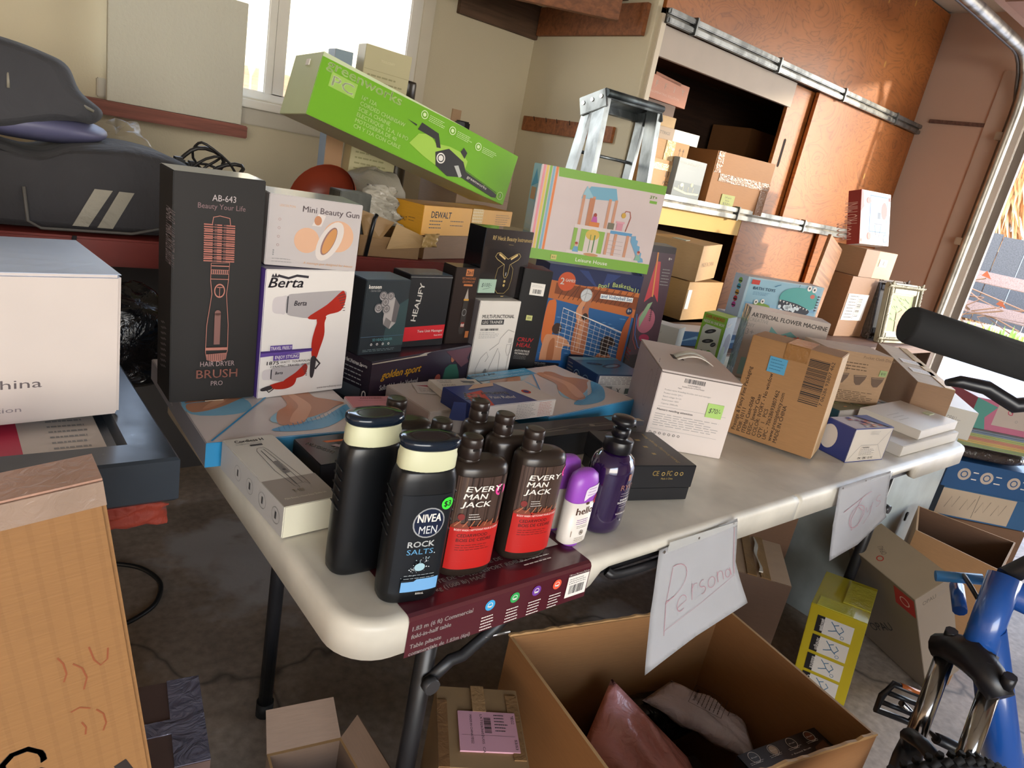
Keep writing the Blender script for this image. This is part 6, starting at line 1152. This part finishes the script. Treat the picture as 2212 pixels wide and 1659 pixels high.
o = pillowpack('pink_bag', 'pink translucent plastic bag with one pointed corner in the open carton', [(.525, .06, .19), (.685, -.16, .22), (.755, -.03, .225), (.655, .115, .335)], .065, M('e8a5a2', .22, 'film'), .02)
o = pillowpack('white_bag', 'white plastic bag with black printed warning text in the open carton', [(.76, .10, .25), (.85, -.12, .245), (.915, -.045, .25), (.85, .10, .265)], .055, M('cfc6d0', .3, 'film'), .012)
mm = MB(); ux, uy = Vector((.93, .37, 0)).normalized(), Vector((-.37, .93, 0)).normalized(); ar = mm.art(.065, .10, lambda x, y, e_: Vector((.852, -.002, .2865)) - Vector(o.location) + ux * (x - .0325) + uy * (y - .05) + Vector((0, 0, e_)))
ar.line([(.04, .96), (.96, .96), (.96, .30), (.04, .30)], .0012, DK, True).text('WARNING', .5, .86, .05, DK, w=.6, bold=.01).lines(.12, .88, .78, .38, 6, M('4a444a'), .25).line([(.3, .2), (.7, .2), (.5, .06)], .0016, DK, True)
mm.build('warning_print', o)['label'] = 'black printed warning panel'
b = Box('shoe_polish_box', 'dark box with round brush pictures at the front of the open carton', 'box', (.795, -.205, .145), (0, 0, -13.5), (.205, .070, .205), M('1d1a1a', .3), bev=.0015); b.loc = (.692, -.200, .147); b.rot = (0, 0, R(-10)); b.d = (.205, .070, .205)
a = b.f('T'); a.rect(.03, .05, .97, .62, M('2a2321', .3)).poly([(.7, .1), (.95, .1), (.95, .6), (.8, .5)], M('5a3a2a'))
for i, c_ in enumerate(('3a3a3c', 'c9b59a', '2a2a2c', '6a3a2a')): a.ring(.14 + i * .235, .80, .055, M('c9c0b4'), .12).ell(.14 + i * .235, .80, .042, .042, M(c_)).text('Brush', .14 + i * .235, .78, .035, WH, w=.07); a.lines(.05 + i * .235, .22 + i * .235, .67, .63, 2, WH, .5)
for u, v, t_ in ((.62, .5, 'Round Brush'), (.35, .28, 'Narrow Brush'), (.7, .16, 'Large Brush')): a.text('> ' + t_, u, v, .04, WH, w=.25)
b.done()
# ------------------------------------------------------------------ under and beyond the table, right
b = Box('exercise_box', 'yellow box with exercise pictograms and a blue corner under the table', 'box', (1.443, .079, .012), (.1, -4.8, -72.5), (.136, .22, .285), M('b9a51e', .4), {'T': M('bfae2a', .18, coat=.6), 'R': M('8f8a3a', .4)})
b.loc = (1.443, .079, .001)
a = b.f('F')
for i, t_ in enumerate(('Speed & Explosive', 'Strength', 'Balance', 'Core')):
    v = .74 - i * .2; a.rect(.30, v, .82, v + .17, M('d3cdc4')).rect(.16, v, .30, v + .17, BK).text(t_, .25, v + .085, .035, WH, w=.26, rot=-90, bold=.01)
    K = M('3a6a8a'); a.ell(.66, v + .03, .03, .03, M('d3cdc4')).ring(.66, v + .03, .035, K, .25)
    a.line([(.62, v + .05), (.54, v + .08), (.48, v + .12), (.42, v + .15)], .0022, K).line([(.54, v + .08), (.46, v + .06), (.40, v + .05)], .0022, K).line([(.60, v + .06), (.66, v + .10), (.60, v + .13)], .0022, K).line([(.48, v + .12), (.56, v + .14)], .0022, K)
a.poly([(.60, 0), (1, 0), (1, .13), (.60, .11)], M('2f7aa8')); b.part('clear_tape', 'T', .1, .0, .75, .25, M('d3c94a', .06, 'tape', al=.8)); b.part('clear_tape', 'T', .5, .3, 1, .9, M('d3c94a', .06, 'tape', al=.8)); b.done()
b = Box('slim_silver_carton', 'slim silver-grey carton leaning over with a red square logo', 'carton', (1.870, -.128, .001), (4.7, -36.1, -20.9), (.12, .239, .441), M('9c8d7c', .35, m=.3), {'T': M('a8987f', .45), 'L': M('7c6f62', .45)})
b.f('F').text('OPAU', .36, .90, .035, M('5a5148'), w=.36).lines(.6, .8, .92, .9, 2, GY); a = b.f('L'); a.rect(.70, .80, .98, .97, M('a8202a')).ring(.84, .885, .07, M('d9b5b0'), .2).text('OPAU', .4, .3, .06, DK, w=.6, rot=50)
a = b.f('T'); a.ring(.25, .62, .08, M('b03a2a'), .3).text('OPAU', .5, .68, .06, M('6a5f55'), w=.25, rot=70); b.done()
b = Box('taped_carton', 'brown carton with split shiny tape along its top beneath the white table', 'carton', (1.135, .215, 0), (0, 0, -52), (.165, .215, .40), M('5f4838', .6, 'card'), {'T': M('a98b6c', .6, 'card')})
b.part('packing_tape', 'T', .36, 0, .50, 1, M('8f6f48', .2, 'tape')); b.part('packing_tape', 'T', .56, 0, .70, 1, M('8f6f48', .2, 'tape')); b.mesh('split_tape', MB(), 'torn shiny tape strip').loft([[(.088 + .004 * math.sin(k), .02 + k * .02, .4035), (.094 + .004 * math.sin(k + 1), .02 + k * .02, .4035), (.094 + .004 * math.sin(k + 1), .02 + k * .02, .4075), (.088 + .004 * math.sin(k), .02 + k * .02, .4065)] for k in range(10)], M('d9d3c4', .08, 'tape'), smooth=False); b.done()
b = Box('printed_carton', 'brown carton with large black french lettering behind the yellow box', 'carton', (1.72, .30, 0), (0, 0, -38), (.30, .22, .375), M('6f4f38', .6, 'card')); b.loc = (1.44, .49, 0)
a = b.f('F'); a.text("C'est", .28, .60, .13, M('1c1613'), w=.5, bold=.014).text("l'Pour", .30, .40, .13, M('1c1613'), w=.55, bold=.014).text('VIO', .6, .15, .1, M('8a6a50'), w=.3); b.done()
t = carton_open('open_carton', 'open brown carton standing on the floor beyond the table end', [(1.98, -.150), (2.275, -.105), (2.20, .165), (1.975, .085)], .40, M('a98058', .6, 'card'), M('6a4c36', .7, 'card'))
m = MB(); m.box(.08, -.14, .30, .15, -.136, .34, WH); o = m.build('paper_label', t)
def B6(name, label, cat, z, h, loc, w, d, yaw, mat, faces=None): return Box(name, label, cat, (loc[0], loc[1], z), (0, 0, yaw), (w, d, h), mat, faces)
b = B6('floor_carton', 'plain brown carton at the bottom of the stack beyond the table', 'carton', 0, .30, (2.50, .175), .33, .24, -42, CK('6f5038')); b.done()
b = B6('drawing_box', 'blue and tan box with small line drawings, low in the stack', 'box', .301, .115, (2.49, .19), .34, .24, -42, M('2f5a84', .4)); a = b.f('F'); a.rect(0, .05, .80, .95, M('b5a48f', .5)).line([(.4, .1), (.4, .9)], .0015, INK)
for i in range(4): a.line([(.08 + i * .17, .3), (.12 + i * .17, .7), (.16 + i * .17, .35), (.2 + i * .17, .75)], .0015, INK)
b.done()
b = B6('icon_box', 'blue box with round white icons, third up in the stack', 'box', .417, .105, (2.475, .20), .33, .22, -42, M('26507f', .35), {'R': M('4f8fc4', .35)}); a = b.f('F')
for u in (.2, .45, .75): a.ell(u, .55, .07, .07, M('b5a89c')).ring(u, .55, .04, M('26507f'), .3).lines(u + .09, u + .16, .65, .4, 2, WH, .3)
b.done()
blob('dark_packet', 'dark glossy packet pressed between the blue box and the striped bundle', 'packet', (2.66, .20, .523), (.17, .11, .026), M('3a3230', .15, 'film'), 5, .05, 3.5, rz=-42)
t = empty('striped_bundle', (2.66, .20, .577)); t.rotation_euler = (0, 0, R(-42)); tag(t, 'clear-wrapped bundle of folded cloths in yellow, orange and green', 'bundle')
for i, c_ in enumerate(('7a9a4a', 'c9a83a', 'c4744a', '9fae4a', '5a7a9a')): m = MB(); m.box(-.17, -.11, i * .0125, .17 - i * .004, .11, i * .0125 + .012, M(c_, .7, 'cloth'), .005); m.build('cloth_layer', t)
m = MB(); m.box(-.18, -.12, -.001, .18, .12, .069, M('c9c4c0', .1, 'film', al=.22), .01); m.build('clear_wrap', t)
b = B6('pink_print_box', 'pink printed box with teal pattern on top of the stack beyond the table', 'box', .648, .11, (2.49, .20), .32, .2, -42, M('b56a86', .4), {'T': M('c9b5c0', .3)}); a = b.f('F'); a.rect(.25, .2, 1, .95, M('b5a8a0')).poly([(.0, .0), (.2, 0), (.15, .4), (.25, .8), (0, 1)], M('4f8f86')).text('G', .4, .62, .2, M('b03a5a'))
for i in range(4): a.ring(.5 + i * .1, .45, .015, GY, .3)
a.bars(.75, .2, .95, .4, DK, 12); b.done()
# paper signs taped to the table edge
def sign(label, P, strokes, tape):
    """P: grid of world points, rows from top to bottom"""
    t = empty('paper_sign', P[0][0]); tag(t, label, 'sign'); c = Vector(P[0][0]); n = 16
    rows = len(P); cols = len(P[0])
    def pt(u, v):
        a_ = u * (cols - 1); b_ = v * (rows - 1); i, j = min(int(a_), cols - 2), min(int(b_), rows - 2); fu, fv = a_ - i, b_ - j
        q = [Vector(P[j][i]), Vector(P[j][i + 1]), Vector(P[j + 1][i]), Vector(P[j + 1][i + 1])]
        return q[0].lerp(q[1], fu).lerp(q[2].lerp(q[3], fu), fv) - c + Vector((0, -.004 * math.sin(v * 5 + u * 2) * v, 0))
    m = MB(); V = [[m.bm.verts.new(pt(i / n, j / n)) for i in range(n + 1)] for j in range(n + 1)]; mi = m.mi(M('d3d3d6', .6)); fs = []
    for j in range(n):
        for i in range(n): f = m.bm.faces.new((V[j][i], V[j + 1][i], V[j + 1][i + 1], V[j][i + 1])); f.smooth = True; fs.append(f)
    bmesh.ops.solidify(m.bm, geom=fs, thickness=.0004)
    for f in m.bm.faces: f.material_index = mi
    def fr(x, y, e_):
        p = pt(x, 1 - y); du = pt(min(1, x + .01), 1 - y) - pt(max(0, x - .01), 1 - y); dv = pt(x, max(0, 1 - y - .01)) - pt(x, min(1, 1 - y + .01)); nn = du.cross(dv).normalized(); return p + nn * (.0012 + e_)
    a = Art(m, 1.0, 1.0, fr)
    for s_, w_, c_ in strokes: a.line(s_, w_, M(c_, .6))
    for u, v in ((.06, .97), (.48, .965), (.94, .97)): a.ell(u, v, .012, .012, M('4a4038'))
    m.build('paper', t)
    m = MB(); m.box(tape[0] - c.x, tape[1] - c.y, tape[2] - c.z, tape[3] - c.x, tape[1] + .001 - c.y, tape[4] - c.z, M('d6d6d3', .15, al=.5)); m.build('clear_tape', t); return t
def arc(cx, cy, rx, ry, a0, a1, n=10): return [(cx + rx * math.cos(R(a0 + (a1 - a0) * i / n)), cy + ry * math.sin(R(a0 + (a1 - a0) * i / n))) for i in range(n + 1)]
RP = 'b5808c'; w_ = .005
st = [([(.17, .22), (.17, .5), (.19, .80)], w_, RP), (arc(.22, .66, .16, .15, 100, -110, 12), w_, RP), ([(.16, .50), (.26, .52)], w_, RP), ([(.31, .38)] + arc(.36, .40, .055, .07, 0, 300, 12), w_, RP),
      ([(.48, .52), (.48, .36)], w_, RP), (arc(.52, .44, .04, .06, 180, 60, 6), w_, RP), (arc(.60, .46, .03, .035, 60, 270, 8) + arc(.60, .39, .03, .035, 90, -120, 8), w_, RP), (arc(.70, .42, .04, .055, 0, 360, 14), w_, RP),
      ([(.77, .50), (.77, .38)], w_, RP), (arc(.80, .44, .03, .05, 170, 0, 6) + [(.83, .38)], w_, RP), (arc(.885, .42, .028, .045, 20, 340, 12) + [(.915, .47), (.92, .38)], w_, RP), ([(.95, .92), (.96, .6), (.95, .38)], w_, RP), ([(.17, .26), (.55, .27), (.95, .36)], w_ * .6, RP)]
sign('white paper sign handwritten Personal, taped to the near table edge', [[(.50, -.0045, .728), (.60, -.0040, .735), (.700, -.0035, .742)], [(.495, -.022, .63), (.60, -.018, .65), (.712, -.02, .665)], [(.492, -.05, .535), (.61, -.045, .565), (.730, -.05, .60)]], st, (.52, -.0062, .70, .70, .738))
w_ = .008; st = [([(.14, .62), (.5, .74), (.62, .76)], w_, RP), ([(.44, .72), (.30, .45), (.34, .28), (.45, .30), (.50, .5), (.40, .60)], w_, RP), (arc(.40, .46, .13, .16, 0, 360, 16), w_, RP), ([(.56, .52), (.60, .42), (.66, .50)], w_, RP), ([(.68, .55), (.66, .35), (.56, .26)], w_, RP), (arc(.80, .56, .05, .05, 60, 250, 8) + arc(.80, .45, .05, .05, 90, -120, 8), w_, RP)]
sign('smaller white paper sign handwritten Toys, hanging from the table edge at the right', [[(1.06, -.0035, .742), (1.18, -.0035, .744), (1.30, -.0035, .743)], [(1.065, -.014, .66), (1.18, -.02, .675), (1.298, -.018, .69)], [(1.085, -.03, .578), (1.18, -.035, .60), (1.29, -.03, .645)]], st, (1.20, -.0062, .71, 1.31, .74))
# ------------------------------------------------------------------ bicycle in the near right corner
t = empty('bicycle', (.80, -.36, 0)); tag(t, 'blue bicycle with black suspension fork and pedal in the near right corner', 'bicycle'); o_ = Vector((.80, -.36, 0))
def bp(m, name, label=None, parent=None):
    o = m.build(name, parent or t)
    if not parent: o.location = -o_
    if label: o['label'] = label
    return o
BB = M('15151a', .35, 'steel'); BU = M('1c4f9c', .3, coat=.6); CH = M('a8a29c', .15, m=1.0)
wc = Vector((.800, -.380, .262)); ax = Vector((.45, .0, 0))
def wheelpt(a_, r_, off=0): return (wc.x + r_ * math.cos(a_) * .93, wc.y + off - r_ * math.cos(a_) * .37 + .0, wc.z + r_ * math.sin(a_))
def wp(a_, r_, off): return (wc.x + r_ * math.cos(a_) * .93 + off * .37, wc.y - r_ * math.cos(a_) * .37 + off * .93, wc.z + r_ * math.sin(a_))
m = MB(); m.tube([wp(2 * math.pi * i / 48, .236, 0) for i in range(48)], .025, M('0d0d0e', .75), 12, closed=True)
for i in range(72):
    a_ = 2 * math.pi * i / 72
    for off in (-.016, 0, .016): p = Vector(wp(a_ + (.04 if off == 0 else 0), .2595 - abs(off) * .25, off)); q = Vector(wp(a_, .268 - abs(off) * .25, off)); m.tube([p, q], .0055, M('0d0d0e', .75), 5)
fw = empty('front_wheel'); fw.parent = t; fw['kind'] = 'part'; del fw['kind']
def wpart(m, name): o = m.build(name, fw); o.location = -o_; return o
wpart(m, 'tyre')
m = MB(); m.tube([wp(2 * math.pi * i / 48, .208, 0) for i in range(48)], .011, M('2a2a2c', .4, 'steel'), 8, closed=True); wpart(m, 'rim')
m = MB()
for i in range(20): m.tube([wp(2 * math.pi * i / 20 + .3 * (-1) ** i, .02, .015 * (-1) ** i), wp(2 * math.pi * i / 20, .20, 0)], .001, CH, 4)
wpart(m, 'spokes'); m = MB(); m.tube([wp(0, 0, -.045), wp(0, 0, .045)], .014, BB, 12); wpart(m, 'hub')
crown = Vector((.985, -.325, .575)); dn = (wc - crown).normalized()
for s_ in (-1, 1):
    off = Vector((.37, .93, 0)) * .042 * s_; a_, b_ = crown + off, crown + dn * .19 + off
    m = MB(); m.tube([a_, b_], .0155, CH, 16); bp(m, 'stanchion', 'silver fork stanchion')
    m = MB(); m.tube([b_ - dn * .03, b_, b_ + dn * .08, wc + off * .9], [.019, .022, .020, .014], BB, 14); bp(m, 'lower_leg')
m = MB(); of = Vector((.37, .93, 0)) * .06; c_ = crown; m.tube([c_ - of, c_ - of * .5 + Vector((0, 0, .02)), c_ + Vector((0, 0, .028)), c_ + of * .5 + Vector((0, 0, .02)), c_ + of], [.022, .026, .03, .026, .022], BB, 12)
for k in range(4): m.tube([c_ - of * (1 - k * .6) + Vector((0, 0, .02)), c_ - of * (1 - k * .6) + Vector((-.005, 0, .045))], .010, BB, 8)
bp(m, 'fork_crown')
m = MB(); q_ = crown + dn * .17; m.tube([q_ - of * .7, q_ - of * .6 + Vector((-.035, .01, .045)), q_ + Vector((-.05, .015, .062)), q_ + of * .6 + Vector((-.035, .01, .045)), q_ + of * .7], .014, BB, 10, flat=.7); bp(m, 'brake_arch')
m = MB(); up_ = -dn; h0 = crown + Vector((.01, 0, .03)); h1 = h0 + up_ * .14; m.tube([h0, h1], .026, BU, 18); m.tube([h0 - up_ * .005, h0 + up_ * .01], .030, BB, 16); bp(m, 'head_tube')
m = MB(); m.tube([h0 + up_ * .05, Vector((1.12, -.40, .40)), Vector((1.28, -.47, .26))], [.028, .032, .03], BU, 18); bp(m, 'down_tube', 'blue down tube')
m = MB(); m.tube([h1 - up_ * .02, Vector((1.35, -.50, .60)), Vector((1.5, -.55, .56))], .024, BU, 16); bp(m, 'top_tube')
m = MB(); m.tube([Vector((1.28, -.47, .26)), Vector((1.52, -.55, .60))], .02, BU, 14); bp(m, 'seat_tube')
m = MB(); m.tube([Vector((1.28, -.47, .26)) + Vector((.37, .93, 0)) * .0, Vector((1.28, -.47, .26)) + Vector((.37, .93, 0)) * .09], .018, BB, 12)
pa, pb = Vector((1.31, -.385, .26)), Vector((1.16, -.30, .325)); m.tube([pa, pb], [.014, .011], BB, 10); bp(m, 'crank')
PC = Vector((1.043, -.248, .417)); e1 = (Vector((1.074, -.267, .432)) - Vector((1.042, -.229, .453))).normalized(); e1 = Vector((.75, -.62, -.22)).normalized(); e2 = Vector((-.25, .1, -.96)).normalized(); pm = MB()
def pq(u, v): return PC + e1 * u + e2 * v
pm.tube([pq(-.036, -.03), pq(.036, -.03), pq(.042, 0), pq(.036, .03), pq(-.036, .03), pq(-.042, 0)], .0065, BB, 8, closed=True); pm.tube([pq(-.036, -.010), pq(.036, -.010)], .005, BB, 8).tube([pq(-.036, .012), pq(.036, .012)], .005, BB, 8)
pd = bp(pm, 'pedal'); m = MB(); m.tube([pq(-.022, -.0315), pq(.022, -.0315)], .0062, M('b5602a', .3), 8); bp(m, 'reflector', 'orange pedal reflector', pd); m = MB(); m.tube([PC, pb], .006, CH, 8); bp(m, 'pedal_axle')
# bars
m = MB(); b0 = Vector((.497, -.221, 1.143)); b1 = Vector((.60, -.318, 1.127)); bd = (b1 - b0).normalized(); m.tube([b0, b0 + bd * .004, b0 + bd * .155], [.019, .0205, .0195], M('17181a', .85), 20)
bp(m, 'grip', 'black foam handlebar grip'); m = MB(); ce = h1 + Vector((.32, -.16, .24)); m.tube([b0 + bd * .14, b0 + bd * .24, ce + Vector((-.1, .02, .06)), ce + Vector((0, 0, .03))], .0125, BB, 12); bp(m, 'handlebar')
m = MB(); m.tube([h1, ce, ce + Vector((0, 0, .03))], .016, BB, 14); bp(m, 'stem')
m = MB(); lv = [Vector(p) for p in ((.581, -.253, 1.083), (.592, -.262, 1.087), (.617, -.283, 1.086), (.640, -.31, 1.073), (.66, -.335, 1.085))]; m.tube(lv, [.004, .007, .0085, .009, .009], BB, 10); bp(m, 'brake_lever')
m = MB(); m.tube(smooth([crown + Vector((.05, -.02, .05)), crown + Vector((.06, .05, .11)), crown + Vector((.12, .08, .10)), crown + Vector((.16, .02, .02)), crown + Vector((.2, -.02, -.1))]), .0035, M('1d1d20', .4), 8); bp(m, 'brake_cable')
m = MB(); c0 = crown + Vector((.09, .06, .05)); m.tube([c0, c0 + Vector((.05, .03, .02))], .012, BU, 10).tube([c0 + Vector((.02, .06, .03)), c0 + Vector((.06, .0, .05))], .010, M('3f86c9', .3), 10); bp(m, 'cable_guide', 'light blue cable guide')
# ------------------------------------------------------------------ outdoors, seen through the door and the window
WG = M('504e4c', .8, 'wood')
t = empty('plank_fence', (14.2, 8, -.02)); tag(t, 'dark grey vertical plank fence beyond the grass outside', 'fence'); rd = random.Random(9)
m = MB()
for i in range(46): y0 = -9 + i * .40; m.box(0, y0, .1, .03, y0 + .385, 1.62 + rd.uniform(-.06, .05), WG, .004)
m.build('plank_panel', t)
for i in range(7): m = MB(); m.box(-.14, -8.6 + i * 2.6, 0, -.03, -8.45 + i * 2.6, 1.75, WG, .005); m.build('post', t)
t = empty('rail_fence', (13.0, 5, -.02)); tag(t, 'low faded brown rail fence in front of the grey plank fence', 'fence'); RW2 = M('8f7468', .8, 'wood')
for z_ in (.30, .80): m = MB(); m.box(-.02, -8, z_, .03, 10, z_ + .19, RW2, .01); m.build('rail', t)
for i in range(8): m = MB(); m.box(.03, -7.5 + i * 2.3, 0, .13, -7.4 + i * 2.3, 1.1, RW2, .005); m.build('post', t)
m = MB(); rd = random.Random(4)
for i in range(2600):
    x, y = rd.uniform(11.2, 12.9), rd.uniform(1.0, 7.5); h = rd.uniform(.06, .2) * (1.6 if rd.random() < .1 else 1); a_ = rd.uniform(0, 6.28); dx, dy = .035 * math.cos(a_), .035 * math.sin(a_); lx, ly = rd.uniform(-.06, .06), rd.uniform(-.06, .06)
    m.face([(x - dx, y - dy, 0), (x + dx, y + dy, 0), (x + lx, y + ly, h)], M(('8a9a3a', '9fae4a', '6f8a30', 'b5b04a')[i % 4], .7))
tag(m.build('grass_strip', None, (0, 0, -.02)), 'sunlit strip of short grass along the fence outside', 'grass', kind='stuff')
m = MB(); m.box(5.2, -12, -.0195, 9.8, 12, -.005, M('b5aaa0', .8, 'ground')); struct(m.build('path'))
m = MB(); c_ = 0
for i in range(13):
    x, y = rd.uniform(12.6, 12.95), rd.uniform(2.6, 5.2); pts = [(x + rd.uniform(-.15, .15) * k, y + rd.uniform(-.3, .3) * k, .05 + k * rd.uniform(.1, .22)) for k in range(5)]; m.tube(pts, .012, M('7f5a40', .8), 4, cap=False)
    for k in range(3): p = pts[-1]; m.face([(p[0], p[1] - .08, p[2]), (p[0] + .02, p[1] + .08, p[2] + .03), (p[0], p[1] + .02, p[2] + .12)], M(('a85a35', 'c07a4a')[k % 2], .8))
tag(m.build('dry_shrub', None, (0, 0, -.02)), 'dry reddish shrub twigs growing at the rail fence outside', 'shrub')
t = empty('palm_tree', (15.4, 4.45, -.02)); tag(t, 'leaning palm trunk with shaggy orange dead fronds outside the garage door', 'tree')
BK2 = M('a5907a', .9, 'bark'); m = MB(); tp_ = [(0, 0, 0), (-.02, .02, 1.2), (-.05, -.08, 2.2), (-.1, -.35, 3.4), (-.15, -.7, 4.8), (-.2, -1.1, 6.5)]; m.tube(tp_, [.42, .36, .34, .32, .3, .3], BK2, 20); m.build('trunk', t)
m = MB()
for i in range(900):
    f = rd.random(); k = min(int(f * 4), 3) + 1; a_, b_ = Vector(tp_[k - 1 if k > 0 else 0]), Vector(tp_[k]); p = a_.lerp(b_, f * 4 % 1); th = rd.uniform(2.2, 4.6); rr = .36 + rd.random() * .12
    q = p + Vector((math.cos(th) * rr, math.sin(th) * rr, 0)); ln = rd.uniform(.3, .8); m.face([q, q + Vector((rd.uniform(-.05, .05), .06, 0)), q + Vector((math.cos(th) * .2 + rd.uniform(-.1, .1), math.sin(th) * .3 + rd.uniform(-.1, .1), -ln))], M(('c9935a', 'b57a44', 'd6b07a', 'a0673a')[i % 4], .8))
o = m.build('dead_fronds', t); o['kind'] = 'stuff'
t = empty('neighbour_house', (19, 6, -.02)); tag(t, 'pale blue house wall with a white framed window outside', 'house')
m = MB(); m.box(0, -9, 0, 4, 9, 6.5, M('a9bcc4', .8, 'wall')); m.build('wall', t)
for y_, z_ in ((-.6, 2.9), (-2.6, 2.9), (1.9, 4.2)):
    m = MB(); m.box(-.06, y_, z_, -.001, y_ + 1.3, z_ + 1.5, M('e3e3e0', .5), .01); f = m.build('window', t); m = MB(); m.box(-.075, y_ + .12, z_ + .12, -.06, y_ + 1.18, z_ + 1.38, M('4a6a86', .08)); m.build('pane', f)
t = empty('leafy_tree', (15.5, 6.3, -.02)); tag(t, 'yellow-green leafy branches hanging beside the palm outside', 'tree'); m = MB(); m.tube([(0, 0, 0), (0, -.2, 2.5), (-.1, -.8, 4.4)], [.16, .12, .06], BK2, 10); m.build('trunk', t); m = MB()
for i in range(1500):
    c = Vector((rd.gauss(0, .7), -1.2 + rd.gauss(0, 1.1), 4.6 + rd.gauss(0, .55))); d1, d2 = Vector((rd.uniform(-1, 1), rd.uniform(-1, 1), rd.uniform(-1, 1))).normalized() * .11, Vector((rd.uniform(-1, 1), rd.uniform(-1, 1), rd.uniform(-1, 1))).normalized() * .05
    m.face([c - d1, c + d2, c + d1, c - d2], M(('8fa83f', 'a9b84a', '6f8f35')[i % 3], .6))
o = m.build('leaves', t); o['kind'] = 'stuff'
t = empty('picket_fence', (1.0, 5.0, -.26)); tag(t, 'sunlit wooden picket fence outside the window', 'fence'); m = MB(); PW = M('c98a55', .7, 'wood')
for i in range(40): x_ = -3 + i * .155; m.loft([[(x_ + a_, y_, z_) for a_, z_ in ((0, 0), (.135, 0), (.135, 1.70), (.115, 1.76), (.02, 1.76), (0, 1.70))] for y_ in (0, .02)], PW, smooth=False)
m.build('pickets', t)
m = MB(); m.box(-3, .02, .5, 3.3, .06, .6, PW).box(-3, .02, 1.4, 3.3, .06, 1.5, PW); m.build('rails', t)
t = empty('white_shed', (1.9, 7.5, -.02)); tag(t, 'pale yellow shed gable glowing outside the right window pane', 'shed'); m = MB(); m.prism([(-.8, 0), (2.6, 0), (2.6, 3.0), (.9, 3.5), (-.8, 3.0)], 1.5, M('e3d6b0', .8), Matrix.Rotation(R(90), 4, 'X')); m.build('shed_body', t)
m = MB(); m.box(.1, -1.54, .2, 1.4, -1.5, 2.5, M('d9c79a', .6), .01); m.build('shed_door', t)
# the drawing helper for lettering is no part of the scene
bpy.data.objects.remove(_fo, do_unlink=True)
bpy.context.view_layer.update()
